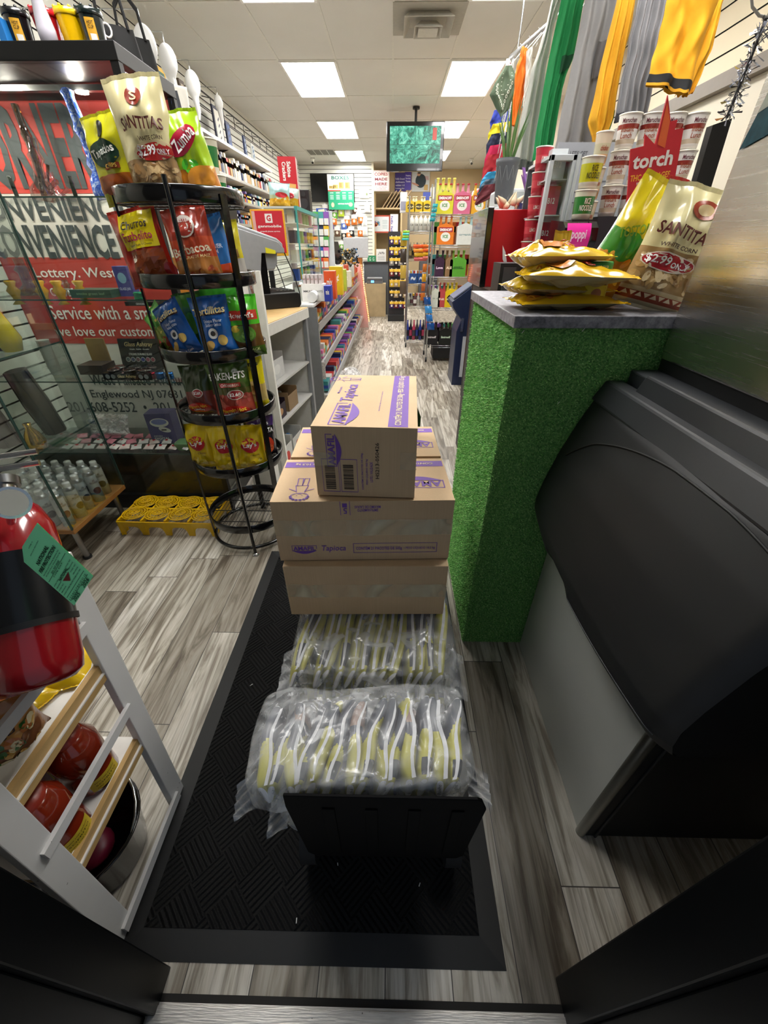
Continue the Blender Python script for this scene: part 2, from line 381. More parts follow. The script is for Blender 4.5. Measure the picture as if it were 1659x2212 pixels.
FLOOR = floor_material(); CEIL = ceiling_material(); CARD = cardboard_material(); STEEL = steel_material(); RUG = mat_rug_material()
TURF = turf_material(); GRAN = granite_material(); WOOD = wood_material(); WOODL = wood_material('#a98752', '#c9a870'); WHITEP = scuffed_white()
BLACK = mat('#0c0c0d', .45); BLACKG = mat('#08080a', .18, 0, .1, 30, 0, .4); DARK = mat('#1a1b1d', .5); WHITE = matte('#e6e4de'); CHROME = metal('#c9ccce', .22)
GLASS = glass_mat(); GLASSE = mat('#2f4a44', .15)
BEIGE = mat('#cbb48d', .8, 0, .05, 4)
# ================================================================ shell
XL, XR, ZC = -2.26, 2.30, 3.04; YB1, YB2 = 12.35, 13.4
mb = MB(); mb.box(-2.6, -.9, -.06, 2.6, YB2 + .1, 0, FLOOR); struct(mb, 'floor')
# ceiling: tiles with a T-bar grid, openings are covered by the lights
mb = MB(); mb.box(-2.6, .15, ZC, 2.6, YB2 + .1, ZC + .05, CEIL)
BAR = matte('#d9d6cd')
for k in range(-2, 7):
    x = -1.235 + .61 * k
    if XL < x < XR: mb.box(x - .011, .15, ZC - .005, x + .011, YB2, ZC + .01, BAR)
for k in range(0, 12): y = 6.13 - 1.22 * 5 + 1.22 * k; mb.box(XL, y - .011, ZC - .0045, XR, y + .011, ZC + .01, BAR)
struct(mb, 'ceiling')
def slat_wall(mb, base, axis, a0, a1, z0, z1, sgn, m, pitch=.0762):
    """profile of slats with T grooves, extruded along the wall; base = wall face"""
    mg = matte('#3a3834'); z = z0  # dark groove faces: the shade of the recess is put into their colour
    def q(d0, za, d1, zb, mm):
        if axis == 'y': vs = [(base + sgn * d0, a0, za), (base + sgn * d0, a1, za), (base + sgn * d1, a1, zb), (base + sgn * d1, a0, zb)]
        else: vs = [(a0, base + sgn * d0, za), (a1, base + sgn * d0, za), (a1, base + sgn * d1, zb), (a0, base + sgn * d1, zb)]
        mb.add(vs, [(0, 1, 2, 3)], mm)
    while z < z1 - .01:
        t = min(z + pitch - .010, z1); q(0, z, 0, t, m); q(0, t, -.012, t, mg); q(-.012, t, -.012, t + .010, mg); q(-.012, t + .010, 0, t + .010, mg); z += pitch
SLATW = mat('#d6d5ca', .5, 0, .04, 5)
mb = MB(); slat_wall(mb, XL, 'y', .15, YB1, .1, ZC, 1, SLATW); mb.box(XL - .1, .15, 0, XL - .013, YB1, ZC, SLATW); struct(mb, 'wall_left')
mb = MB(); slat_wall(mb, YB1, 'x', XL, -.52, .1, ZC, -1, SLATW); mb.box(XL, YB1 + .013, 0, -.52, YB1 + .1, ZC, SLATW); mb.box(-.52, YB1 - .02, 0, -.47, YB1 + .1, ZC, matte('#e4dcc8')); struct(mb, 'wall_back_left')
mb = MB(); mb.box(-.47, YB2, 0, XR + .1, YB2 + .1, ZC, BEIGE); mb.box(-.52, YB1 + .1, 0, -.47, YB2, ZC, BEIGE); struct(mb, 'wall_back_right')
mb = MB(); mb.box(XR, .15, 0, XR + .1, YB2, ZC, mat('#d8d0bd', .7, 0, .04, 3)); slat_wall(mb, XR - .02, 'y', .15, 6.2, 2.38, ZC, -1, mat('#e0d2b4', .5, 0, .05, 3), .13)
mb.box(XR - .06, .15, 2.30, XR, 6.2, 2.385, mat('#6d6152', .4)); struct(mb, 'wall_right')
mb = MB()
WF = matte('#3a3a3a'); mb.box(-2.4, -.06, 0, -.60, .14, ZC, WF); mb.box(.49, -.06, 0, 2.4, .14, ZC, WF); mb.box(-.60, -.06, 2.3, .49, .14, ZC, WF); struct(mb, 'wall_front')
# black aluminium door frame at both sides of the camera, stepped profile
JB = mat('#040506', .38, 0, .2, 12)
for nm, sx, x in (('door_1', -1, -.505), ('door_2', 1, .395)):
    mb = MB()
    mb.box(min(x, x + sx * .11), .085, 0, max(x, x + sx * .11), .158, 2.3, JB)
    mb.box(min(x + sx * .022, x + sx * .11), .02, 0, max(x + sx * .022, x + sx * .11), .085, 2.3, JB)
    mb.box(min(x + sx * .004, x + sx * .11), -.07, 0, max(x + sx * .004, x + sx * .11), .02, 2.3, JB)
    struct(mb, nm, bev=.003)
JB.node_tree.nodes['Principled BSDF'].inputs['Specular IOR Level'].default_value = .25
RUG.node_tree.nodes['Principled BSDF'].inputs['Specular IOR Level'].default_value = .12
# threshold
g = NT('worn_aluminium'); v = g.tc.outputs['Object']; p = g.xyz(v)
n = g.noise(g.comb(g.math('MULTIPLY', p[0], 4.0), g.math('MULTIPLY', p[1], 60.0), 0.0), 6, 5); d = g.noise(v, 26, 5, .7)
g.base(g.mix(g.math('GREATER_THAN', d, .66), g.mix(n, (.34, .32, .29, 1), (.78, .76, .72, 1)), (.06, .05, .045, 1))); g.b.inputs['Metallic'].default_value = .6; g.rough(.45); g.bump(n, .3, .004)
THR = g.m
mb = MB(); mb.box(-.52, -.06, 0, .41, .105, .006, THR)
for y in (-.02, 0, .02, .040, .055): mb.box(-.52, y, .006, .41, y + .008, .011, THR)
mb.box(-.52, .066, .006, .41, .100, .010, THR); mb.box(-.52, .105, 0, .41, .118, .0015, matte('#15110e')); struct(mb, 'trim_1')
# ================================================================ ceiling fixtures
LIT = mat('#fffdfa', .5, emit=LAMP)
def ceiling_light(x, y, lab):
    t = thing('ceiling_light', lab, 'light', (x, y, ZC - .012), group='recessed ceiling light panels')
    mb = MB(); a, b = .305, .61
    for x0, y0, x1, y1 in ((-a, -b, a, -b + .022), (-a, b - .022, a, b), (-a, -b + .022, -a + .022, b - .022), (a - .022, -b + .022, a, b - .022)): mb.box(x0, y0, -.004, x1, y1, .010, matte('#eceae4'))
    mb.build('frame', t)
    MB().box(-a + .022, -b + .022, .002, a - .022, b - .022, .008, LIT).build('diffuser', t); return t
rows = [(1.86, 'overhead near the door, first'), (4.30, 'nearest visible'), (6.74, 'second nearest'), (9.18, 'third nearest'), (11.50, 'farthest')]
for y, w_ in rows:
    for x, sd in ((-.93, 'left'), (.90, 'right')): ceiling_light(x, y, f'lit white ceiling light panel, {w_} of the {sd} row')
t = thing('ceiling_vent', 'square white supply air diffuser in the ceiling between the nearest lights', 'vent', (.29, 5.24, ZC - .006))
mb = MB()
for k, (r, z) in enumerate(((.30, 0), (.21, -.045), (.12, -.075))):
    q = [(-r, -r), (r, -r), (r, r), (-r, r)]; r2 = r - .05; zz = z + .045
    for i in range(4):
        a, b = q[i], q[(i + 1) % 4]; s2 = r2 / r; mb.add([(a[0], a[1], z), (b[0], b[1], z), (b[0] * s2, b[1] * s2, zz), (a[0] * s2, a[1] * s2, zz)], [(0, 1, 2, 3)], matte('#b9b4a8'))
mb.box(-.305, -.305, .0, .305, .305, .006, matte('#aaa599')); mb.build('louvre', t, solid=.004)
MB().box(-.085, -.085, -.078, .085, .085, -.070, matte('#c9c5ba')).build('centre_plate', t)
t = thing('return_grille', 'dark slotted return air grille in the far left ceiling', 'vent', (-1.52, 11.1, ZC - .008))
mb = MB(); mb.box(-.30, -.28, 0, .30, .28, .006, matte('#cfccc4'))
mb.build('frame', t)
for k in range(4): mb = MB(); mb.box(-.27 + k * .14, -.25, -.004, -.15 + k * .14, .25, 0, matte('#77746c')); mb.build('slot_panel', t)
for p_, lab in ((at(676, 352, Z=ZC - .09), 'small white dome security camera at the left of the far ceiling'), (at(1018, 354, Z=ZC - .09), 'small white dome security camera at the right of the far ceiling')):
    t = thing('security_camera', lab, 'camera', (p_.x, min(p_.y, 12.1), ZC - .005), group='ceiling security cameras')
    mb = MB(); mb.lathe([(.001, 0), (.05, 0), (.05, -.03), (.045, -.04)], WHITE); mb.cyl((0, 0, -.03), (0, -.05, -.085), .035, WHITE); mb.build('housing', t)
    MB().cyl((0, -.05, -.085), (0, -.056, -.092), .024, BLACKG).build('lens', t)
# hanging security monitor
p0 = at(835, 262, Y=7.8); p1 = at(955, 370, Y=7.8)
t = thing('security_monitor', 'black monitor showing green camera views hanging from the ceiling', 'monitor', ((p0.x + p1.x) / 2, 7.8, p1.z), world=True)
cx = (p0.x + p1.x) / 2
mb = MB(); mb.box(p0.x, 7.8, p1.z, p1.x, 7.86, p0.z, BLACKG); mb.build('case', t, bev=.008)
g = NT('cctv_picture'); v = g.tc.outputs['Object']; n = g.noise(v, 9, 6, .75, dist=1.5)
cc = g.ramp(n, [(.35, '#0b2b25'), (.47, '#2c7c66'), (.56, '#58b497'), (.7, '#a8e0c8')])
g.base((0, 0, 0, 1)); g.put(g.b, 'Emission Color', cc); g.b.inputs['Emission Strength'].default_value = .55
mb = MB(); P = plane((cx, 7.796, p1.z), (1, 0, 0), (0, 0, 1)); wd = p1.x - p0.x
mb.box(p0.x + .05, 7.796, p1.z + .09, p1.x - .05, 7.80, p0.z - .05, g.m)
mb.box(cx - .004, 7.794, p1.z + .09, cx + .004, 7.796, p0.z - .05, mat('#2a6a58', .5)); mb.box(p0.x + .05, 7.794, (p0.z + p1.z) / 2 + .02, p1.x - .05, 7.796, (p0.z + p1.z) / 2 + .028, mat('#2a6a58', .5))
mb.box(p1.x - .17, 7.793, p0.z - .20, p1.x - .11, 7.796, p0.z - .07, mat('#a03a30', .5)); mb.build('screen', t)
mb = MB(); mb.cyl((cx, 7.84, p0.z - .1), (cx, 7.84, ZC - .01), .018, BLACK); mb.cyl((cx, 7.84, ZC - .03), (cx, 7.84, ZC - .006), .05, BLACK); mb.build('ceiling_pole', t)
# ================================================================ door mat
def rugbox():
    t = thing('floor_mat', 'large black ribbed entrance mat under the loaded cart', 'mat', (-.02, 1.3, 0), world=True)
    x0, x1, y0, y1 = at(262, 2075, Z=0).x, at(1095, 2102, Z=0).x, .165, 1.68
    x0 = at(500, 1411, Z=0).x
    mb = MB(); mb.box(x0 + .055, y0 + .055, .002, x1 - .055, y1 - .055, .009, RUG); mb.build('ribbed_pile', t)
    mb = MB(); m = mat('#131415', .6, 0, .15, 60); e = .058
    z = .008
    o = [(x0, y0), (x1, y0), (x1, y1), (x0, y1)]; i_ = [(x0 + e, y0 + e), (x1 - e, y0 + e), (x1 - e, y1 - e), (x0 + e, y1 - e)]
    for k in range(4):
        a, b, c, d = o[k], o[(k + 1) % 4], i_[(k + 1) % 4], i_[k]; mb.add([(*a, .001), (*b, .001), (*c, z), (*d, z)], [(0, 1, 2, 3)], m)
    mb.build('rubber_border', t)
rugbox()
rr = random.Random(3)
for k, (px, py, L) in enumerate(((540, 1482, .012), (640, 1995, .010), (905, 1915, .008), (730, 1870, .006))):
    p_ = at(px, py, Z=.011); a = rr.random() * 3
    mb = MB(); mb.cyl((p_.x, p_.y, .0125), (p_.x + L * cos(a), p_.y + L * sin(a), .0125), .0012, WHITE, n=6)
    wsolo(mb, 'paper_scrap', ['white straw scrap on the mat left of the wrapped bundles', 'white crumb on the mat near its left front', 'tiny white crumb on the mat in front of the cart', 'tiny pale crumb on the mat left of the cart plate'][k], 'litter', group='crumbs on the mat')
# ================================================================ cart
t = thing('hand_truck', 'black folding hand truck lying flat as a cart under the boxes', 'cart', (0, .9, 0), world=True)
PB = mat('#020203', .6, 0, .3, 25); yP = .318
PB.node_tree.nodes['Principled BSDF'].inputs['Specular IOR Level'].default_value = .08
mb = MB(); a = at(612, 1712, Y=yP); b = at(1060, 1712, Y=yP); zt = .545; zb = .215
mb.prism([(a.x + .015, zb + .02), (a.x + .03, zb), (b.x - .03, zb), (b.x - .015, zb + .02), (b.x, zt - .045), (b.x - .012, zt - .008), (b.x - .022, zt), (a.x, zt), (a.x - .002, zt - .05)], yP - .006, yP, PB)
for k in range(4): mb.box(a.x + .07 + k * .085, yP - .009, zb + .04, a.x + .095 + k * .085, yP - .006, zt - .05, PB)
mb.build('toe_plate', t, bev=.002)
mb = MB()
for x in (-.16, .13): mb.tube([(x, yP, .235), (x, 1.46, .235)], .014, DARK); mb.tube([(x, .40, .235), (x, .40, .10)], .011, DARK)
for y in (.45, .75, 1.05, 1.35): mb.cyl((-.16, y, .235), (.13, y, .235), .009, DARK)
mb.box(-.17, yP, .245, .14, 1.45, .252, DARK); mb.build('bed_frame', t)
for x in (-.20, .17):
    m_ = MB(); m_.cyl((x - .02, .42, .105), (x + .02, .42, .105), .095, mat('#0d0d0e', .7), n=24); w_ = m_.build('wheel', t, bev=.008)
    m_ = MB(); m_.cyl((x - .022, .42, .105), (x + .022, .42, .105), .045, mat('#3a3a3c', .4), n=18); m_.build('hub', w_)
for x in (-.14, .11):
    m_ = MB(); m_.cyl((x - .015, 1.38, .053), (x + .015, 1.38, .053), .045, mat('#0d0d0e', .7), n=20); m_.build('wheel', t)
    m_ = MB(); m_.box(x - .022, 1.36, .06, x + .022, 1.40, .23, DARK); m_.build('caster_fork', t)
mb = MB(); mb.cyl((-.20, .42, .105), (.17, .42, .105), .009, CHROME); mb.build('axle', t)
hp = at(903, 895, Y=1.50)
mb = MB(); X1 = hp.x; X0 = X1 - .27
mb.tube([(X0, 1.46, .235), (X0, 1.50, .6), (X0, 1.50, hp.z - .03), (X0 + .02, 1.50, hp.z + .02), (X0 + .05, 1.50, hp.z + .04), (X1 - .05, 1.50, hp.z + .04), (X1 - .015, 1.50, hp.z + .025), (X1, 1.50, hp.z - .01), (X1 - .005, 1.50, .6), (X1 - .01, 1.46, .235)], .012, BLACKG, n=12); mb.build('handle', t)
# ---------------------------------------------------------------- cardboard boxes
PUR = mat('#6a3f9e', .6); TAPE = film_mat('#dcd4b4', .30, .25, 9); CEDGE = matte('#b8936a')
BW, BD, BH = .455, .235, .192
def carton(name, lab, loc, rz, W, D, Hh, deco, group=None, tilt=0, flapcol=None):
    t = thing(name, lab, 'box', loc, rot=(tilt, 0, rz), group=group)
    mb = MB(); mb.box(-W / 2, -D / 2, 0, W / 2, D / 2, Hh, CARD)
    FR = plane((0, -D / 2, 0), (1, 0, 0), (0, 0, 1)); TP = plane((0, 0, Hh), (1, 0, 0), (0, 1, 0)); RS = plane((W / 2, 0, 0), (0, 1, 0), (0, 0, 1)); LS = plane((-W / 2, 0, 0), (0, -1, 0), (0, 0, 1))
    for nm, f in deco: f(mb, {'F': FR, 'T': TP, 'R': RS, 'L': LS}[nm], W, D, Hh)
    mb.build('carton', t, bev=.0025)
    return t, FR, TP
def amafil(mb, P, x, z, w_, rot=0, frame=True, solid=True):
    ca, sa = cos(rot), sin(rot)
    Q = lambda a, b, off=0: P(x + a * ca - b * sa, z + a * sa + b * ca, off)
    h = w_ * .42; w_ = w_ * 1.12
    mb.text(Q, 'AMAFIL', 0, h * .10, w_ * .9, h * .55, PUR, bold=.03)
    for x0, z0, x1, z1 in ((-w_ / 2, -h * .3, -w_ / 2 + w_ * .02, h / 2), (-w_ / 2, h / 2 - w_ * .02, w_ / 2, h / 2), (w_ / 2 - w_ * .02, 0, w_ / 2, h / 2)): mb.patch(Q, x0, z0, x1, z1, PUR, n=1)
    # swoosh
    pts = [(-w_ / 2 + w_ * (k / 16), -h * .22 - h * .44 * sin(pi * k / 16)) for k in range(17)] + [(-w_ / 2 + w_ * (k / 16), -h * .20 - h * .06 * sin(pi * k / 16)) for k in range(16, -1, -1)]
    for i in range(16):
        a, b, c, d = pts[i], pts[i + 1], pts[32 - i], pts[33 - i]; mb.poly(Q, [a, b, c, d], PUR, off=.001)
def child_draw(mb, P, x, z, s, flip=1):
    """simple printed line figure of a child: head with hair, body, arms, legs"""
    L = lambda pts, w_=.0022: [mb.patch(plane(P(x + (a[0] + b[0]) / 2 * s, z + flip * (a[1] + b[1]) / 2 * s, .0008), P(x + b[0] * s, z + flip * b[1] * s, 0) - P(x + a[0] * s, z + flip * a[1] * s, 0), (P(x + b[0] * s, z + flip * b[1] * s, 0) - P(x + a[0] * s, z + flip * a[1] * s, 0)).cross(P(0, 0, 1) - P(0, 0, 0)) * -1), -math.dist(a, b) * s / 2, -w_ / 2, math.dist(a, b) * s / 2, w_ / 2, PUR, n=1) for a, b in zip(pts, pts[1:])]
    L([(.28 * cos(2 * pi * k / 14) + 0, .75 + .2 * sin(2 * pi * k / 14)) for k in range(15)])
    for k in range(8): L([(.30 * cos(pi * k / 7), .78 + .22 * sin(pi * k / 7)), (.22 * cos(pi * k / 7), .74 + .17 * sin(pi * k / 7))], .006)
    L([(-.1, .70), (-.06, .70)]); L([(.06, .70), (.1, .70)]); L([(-.06, .62), (0, .60), (.06, .62)])
    L([(-.12, .5), (-.2, .1), (.2, .1), (.12, .5)]); L([(-.14, .45), (-.38, .3)]); L([(.14, .45), (.4, .3)]); L([(-.16, .1), (-.18, -.35), (-.02, -.35), (0, .1), (.02, -.35), (.18, -.35), (.16, .1)])
def tape(t, W, D, Hh, z0, z1, over=.0015, zig=1):
    rr = random.Random(int(z0 * 1e4)); mb = MB()
    mb.grid(lambda u, v: Vector((-W / 2 - .001 + (W + .002) * u, -D / 2 - over - .0008 * noise.noise(Vector((u * 30, v * 5, z0 * 9))), z0 + (z1 - z0) * v + (.004 * noise.noise(Vector((u * 9, v, 0)))))), 40, 5, TAPE)
    mb.build('packing_tape', t)
yF = .835; zL1 = .492; zL2 = zL1 + BH + .003
def side_print_low(mb, P, W, D, Hh):
    amafil(mb, P, -W / 2 + .070, .040, .060)
    mb.text(P, 'Tapioca', -W / 2 + .150, .040, .065, .024, PUR, bold=.01, shear=.2)
    for x0, z0, x1, z1 in ((-.030, .024, .198, .0255), (-.030, .056, .198, .0575), (-.030, .024, -.0285, .057), (.1965, .024, .198, .057)): mb.patch(P, x0, z0, x1, z1, PUR, n=1)
    mb.text(P, 'CONTÉM 21 PACOTES DE 500g', .040, .040, .125, .016, PUR, bold=.015); mb.text(P, '• PESO LÍQUIDO 10,5 kg', .150, .040, .085, .012, PUR, bold=.01)
    mb.text(P, 'EMPILHAMENTO\nMÁXIMO DE CAIXAS', .012, Hh - .022, .066, .018, PUR, rot=pi); mb.text(P, '5', -.045, Hh - .028, .010, .018, PUR, rot=pi)
    for x0, z0, x1, z1 in ((-.058, Hh - .042, -.0565, Hh), (-.034, Hh - .042, -.0325, Hh), (-.052, Hh - .018, -.040, Hh - .006)): mb.patch(P, x0, z0, x1, z1, PUR, n=1)
def top_print(mb, P, W, D, Hh):
    # seen upside down: text reads from the far side
    mb.patch(P, -W / 2 + .004, D / 2 - .052, W / 2 - .004, D / 2 - .018, PUR)
    mb.text(P, 'CONTÉM 21 PACOTES DE 500g  •  PESO LÍQUIDO 10,5 kg', 0, D / 2 - .035, W * .86, .017, mat('#e2cfaf', .7), off=.0016, rot=pi, bold=.02)
    amafil(mb, P, W / 2 - .085, -.030, .125, rot=pi)
    mb.text(P, 'Tapioca', -.05, -.030, .13, .06, PUR, rot=pi, shear=.2, bold=.02); mb.text(P, 'Massa para', -.09, -.068, .05, .012, PUR, rot=pi)
    child_draw(mb, P, -W / 2 + .07, -.030, .085, flip=-1)
L1 = 'lower layer'
x1_ = at(789, 1260, Y=yF - .03).x
c1, _, _ = carton('shipping_box', 'plain taped cardboard box in the lower layer on the bundles, front', (x1_, yF - .03 + BD / 2, zL1), R(1.2), .455, BD, BH, [], 'tapioca boxes on the cart'); tape(c1, .455, BD, BH, .075, .125)
x2_ = at(782, 1140, Y=yF).x
c2, _, _ = carton('shipping_box', 'tapioca box with printed front and child drawing, upper layer, front', (x2_, yF - .004 + BD / 2, zL2), R(2.2), BW + .01, BD, BH, [('F', side_print_low), ('T', top_print)], 'tapioca boxes on the cart'); tape(c2, BW + .01, BD, BH, .085, .135)
carton('shipping_box', 'cardboard box in the lower layer, mostly hidden behind the plain taped one', (x1_, yF + BD * 1.5 + .012, zL1), R(.6), .425, BD, BH, [('T', top_print)], 'tapioca boxes on the cart')
carton('shipping_box', 'tapioca box in the upper layer, rear, behind the one with printed front', (x2_ - .005, yF + BD * 1.5 + .012, zL2), R(2.0), BW, BD, BH, [('T', top_print)], 'tapioca boxes on the cart')
# top box, end towards the camera
def end_print(mb, P, W, D, Hh):
    Pk = mat('#2a1c14', .7)
    amafil(mb, P, -W / 2 + .047, Hh - .060, .075, rot=pi / 2)
    for j, x in enumerate((-W / 2 + .023, -W / 2 + .068)):
        rr = random.Random(j + 5); z = .028
        for x0, z0, x1, z1 in ((x - .006, .012, x + .036, .0135), (x - .006, .102, x + .036, .1035), (x - .006, .012, x - .005, .103), (x + .035, .012, x + .036, .103)): mb.patch(P, x0, z0, x1, z1, PUR, n=1)
        while z < .096:
            h = rr.choice((.0012, .002, .003)); mb.patch(P, x + .001, z - .008, x + .026, z - .008 + h, Pk, n=1); z += h + rr.choice((.0012, .002))
    for k, (tx, h) in enumerate((('CONTÉM 21 PACOTES DE 500g', .10), ('PESO LÍQUIDO 10,5 kg', .07), ('LOTE / VALIDADE', .055))): mb.text(P, tx, -W / 2 + .116 + k * .011, .070, h, .007, PUR, rot=pi / 2)
    mb.text(P, 'HS213-050426', .030, .100, .095, .009, Pk, rot=pi / 2, bold=.005)
def top2(mb, P, W, D, Hh):
    mb.patch(P, W / 2 - .068, -D / 2 + .004, W / 2 - .022, D / 2 - .004, PUR)
    mb.text(P, 'CONTÉM 21 PACOTES DE 500g • PESO LÍQUIDO 10,5 kg', W / 2 - .045, 0, D * .94, .024, mat('#e2cfaf', .7), off=.0016, rot=pi / 2, bold=.02)
    amafil(mb, P, -W / 2 + .065, -D / 2 + .085, .135, rot=pi / 2)
    mb.text(P, 'Tapioca', -W / 2 + .062, .035, .15, .045, PUR, rot=pi / 2, shear=.2, bold=.015); mb.text(P, 'Massa para', -W / 2 + .028, .055, .06, .010, PUR, rot=pi / 2)
    mb.text(P, 'MANTENHA EM LOCAL SECO E AREJADO', W / 2 - .095, -.03, .16, .004, PUR, rot=pi / 2)
    child_draw(mb, plane(P(-W / 2 + .05, D / 2 - .05, 0), P(0, 1, 0) - P(0, 0, 0), P(-1, 0, 0) - P(0, 0, 0)), 0, 0, .07)
tx = at(795, 1075, Y=yF + .02).x
ct, _, _ = carton('shipping_box', 'topmost tapioca box of the stack, its barcode end facing the door', (tx + .004, yF + .012 + .215, zL2 + BH + .004), R(-2.4), .245, .43, .185, [('F', end_print), ('T', top2)], 'tapioca boxes on the cart')
mb = MB(); mb.grid(lambda u, v: Vector((-.1235 + .05 * u + .004 * noise.noise(Vector((v * 6, 0, 0))), -.2165 - .0008 * noise.noise(Vector((u * 12, v * 12, 0))), .085 + .035 * v)), 12, 8, TAPE); mb.build('packing_tape', ct); mb = MB(); mb.grid(lambda u, v: Vector((.085 + .039 * u, -.2165 - .001 * noise.noise(Vector((u * 12, v * 12, 3))), .08 + .045 * v)), 12, 8, TAPE); mb.build('packing_tape', ct)
# ---------------------------------------------------------------- wrapped bundles of packets
SL = mat('#4a4d57', .45, coat=.2); YE = mat('#aba63a', .45, coat=.2); WH = mat('#d9dadd', .4, coat=.2); BR = mat('#8d7468', .5, coat=.2); LB = mat('#33353a', .5)
def packet(t, x, y0, y1, z0, z1, tx, lean, k, rr):
    """one pouch standing on edge: rounded slab, dark head, yellow belly, white sealed seam along its top"""
    mb = MB(); Wk = tx
    def cross(u): # 0..1 around
        a = 2 * pi * u; return (abs(cos(a)) ** .7) * (1 if cos(a) > 0 else -1), (abs(sin(a)) ** .6) * (1 if sin(a) > 0 else -1)
    sl = rr.random() * .25 + .3
    def f(u, v):
        c, s_ = cross(u); e = (max(0, 1 - abs(2 * v - 1) ** 5)) ** .5
        hz = (z1 - z0) / 2 * (.72 + .28 * e) * (1 + .05 * noise.noise(Vector((v * 4, k * 3.1, z0 * 9))))
        return Vector((x + c * Wk / 2 * e * 1.03 + lean * (v - .5) + .003 * sin(v * 9 + k) + lean * .3 * s_, y0 + (y1 - y0) * v, (z0 + z1) / 2 + s_ * hz - (.012 * (2 * v - 1) ** 2)))
    def mm(u, v):
        top = sin(2 * pi * u)
        e = .10 * sin(4 * pi * u + k) + .06 * sin(9 * u + k * 2)
        if v < .02 or v > .97: return WH
        if .06 < v < .22 and .1 < u < .3 and k % 2: return LB
        if v < sl + e: return YE
        if k % 4 == 2 and sl + .2 < v < sl + .42 + e: return BR
        if k % 5 == 1 and v > sl + .3 + e: return YE
        return SL
    mb.grid(f, 36, 56, mm, wrap=True)
    # sealed seam
    mb.grid(lambda u, v: Vector((x + Wk * (.20 + .24 * u) + lean * (v - .5) + .004 * sin(v * 9 + k), y0 + (y1 - y0) * (.03 + .9 * v), (z0 + z1) / 2 + (z1 - z0) / 2 * (1.00 - .12 * abs(2 * v - 1) ** 4) - (.012 * (2 * v - 1) ** 2) + .004 * u)), 2, 10, WH)
    mb.text(lambda a, b, o=0: Vector((x - Wk * .1 + a, y0 - .0005 - o, (z0 + z1) / 2 + b)), 'Polvilho', 0, 0, (z1 - z0) * .5, Wk * .22, LB, rot=pi / 2)
    mb.build('packet', t)
def bundle(lab, x0, x1, y0, y1, z0, z1, n, lean=.0, tilt=0, bulge=1, seed=0, label_on=False, droop=0, rz=0):
    rr = random.Random(seed); cx, cy = (x0 + x1) / 2, (y0 + y1) / 2
    t = thing('wrapped_bundle', lab, 'bundle', (cx, cy, z0), group='plastic-wrapped bundles of packets on the cart', rot=(tilt, 0, rz))
    w_ = (x1 - x0); dp = (y1 - y0); hh = z1 - z0; pitch = w_ * .93 / n
    for k in range(n):
        xx = rr.uniform(-.006, .006) - w_ * .465 + pitch * (k + .5); ed = abs(2 * (k + .5) / n - 1)
        packet(t, xx, -dp / 2 + .015 + rr.random() * .006, dp / 2 - .015 - rr.random() * .01, .008, hh * (1 - .10 * ed ** 4) - .008 - rr.random() * .006, pitch * 1.15, lean * (1 if k % 2 else .6) + .05 * (rr.random() - .5), k + seed, rr)
    fm = film_mat('#f4f6f7', .17, .10, 12)
    def sh(u, v):
        th = 2 * pi * u; ph = pi * (v - .5)
        c = cos(th); s_ = sin(th)
        ex = .32
        X = (abs(c) ** ex) * (1 if c > 0 else -1) * (max(0, cos(ph)) ** .30); Y = (abs(s_) ** ex) * (1 if s_ > 0 else -1) * (max(0, cos(ph)) ** .30); Z = (abs(sin(ph)) ** .5) * (1 if ph > 0 else -1)
        p_ = Vector((X * (w_ / 2 + .006), Y * (dp / 2 + .004), hh / 2 + Z * (hh / 2 + .004)))
        nn = noise.noise(p_ * 16 + Vector((seed, 0, 0))) * .010 + noise.noise(p_ * 34 + Vector((seed, 2, 0))) * .003
        p_ += Vector((X, Y, Z * .7)) * (nn if Z > -.5 else min(nn, 0))
        return p_
    mb = MB(); mb.grid(sh, 90, 40, fm, wrap=True); mb.build('plastic_film', t)
    # gathered film corner ears
    for sx in (-1, 1):
        mb = MB(); mb.grid(lambda u, v: Vector((sx * (w_ / 2 - .01 + .045 * v), -dp / 2 + .01 + dp * .25 * u - .02 * v, hh * (.10 + .5 * u * (1 - v * .6)) + .006 * sin(u * 22 + v * 5))), 16, 6, fm)
        mb.build('film_end', t)
    if label_on:
        mb = MB(); P = plane((.03, -dp / 2 - .011, hh * .52), (1, 0, -.03), (0, -.25, 1)); Pk = mat('#2b2b2b', .7)
        mb.patch(P, -.042, -.018, .042, .018, WHITE, off=0); mb.text(P, '713 - 8829713', 0, .010, .040, .005, Pk)
        rr2 = random.Random(2); z = -.030
        mb.text(P, 'POLVILHO AZEDO 500G X 20 UN', 0, .003, .05, .003, Pk)
        while z < .03: h = rr2.choice((.0008, .0016, .0024)); mb.patch(P, z, -.014, z + h, -.004, Pk, off=.0008, n=1); z += h + rr2.choice((.001, .0018))
        mb.build('shipping_label', t)
    return t
xl = at(622, 1417, Y=.66).x; xr = at(990, 1400, Y=.66).x
bundle('clear-wrapped bundle of yellow packets directly under the cardboard boxes, with white label', xl, xr, .612, 1.08, .372, .488, 14, lean=.05, seed=3, label_on=True)
bundle('clear-wrapped bundle squeezed beneath the labelled bundle on the cart bed', xl + .015, xr - .002, .600, 1.08, .258, .368, 14, lean=.01, seed=8)
bundle('rearmost clear-wrapped bundle supporting the back of the box stack', xl + .01, xr - .01, 1.10, 1.40, .258, .488, 8, seed=17)
xa = at(548, 1680, Y=.37).x; xb = at(1028, 1660, Y=.37).x
bundle('front clear-wrapped bundle of packets resting on the cart toe plate', xa - .004, xb, .330, .545, .428, .552, 14, lean=.035, seed=12, tilt=R(2), rz=R(2)).rotation_euler.y = R(-3)
bundle('clear-wrapped bundle under the front bundle, behind the toe plate', xa + .04, xb - .04, .335, .60, .258, .415, 9, seed=23)
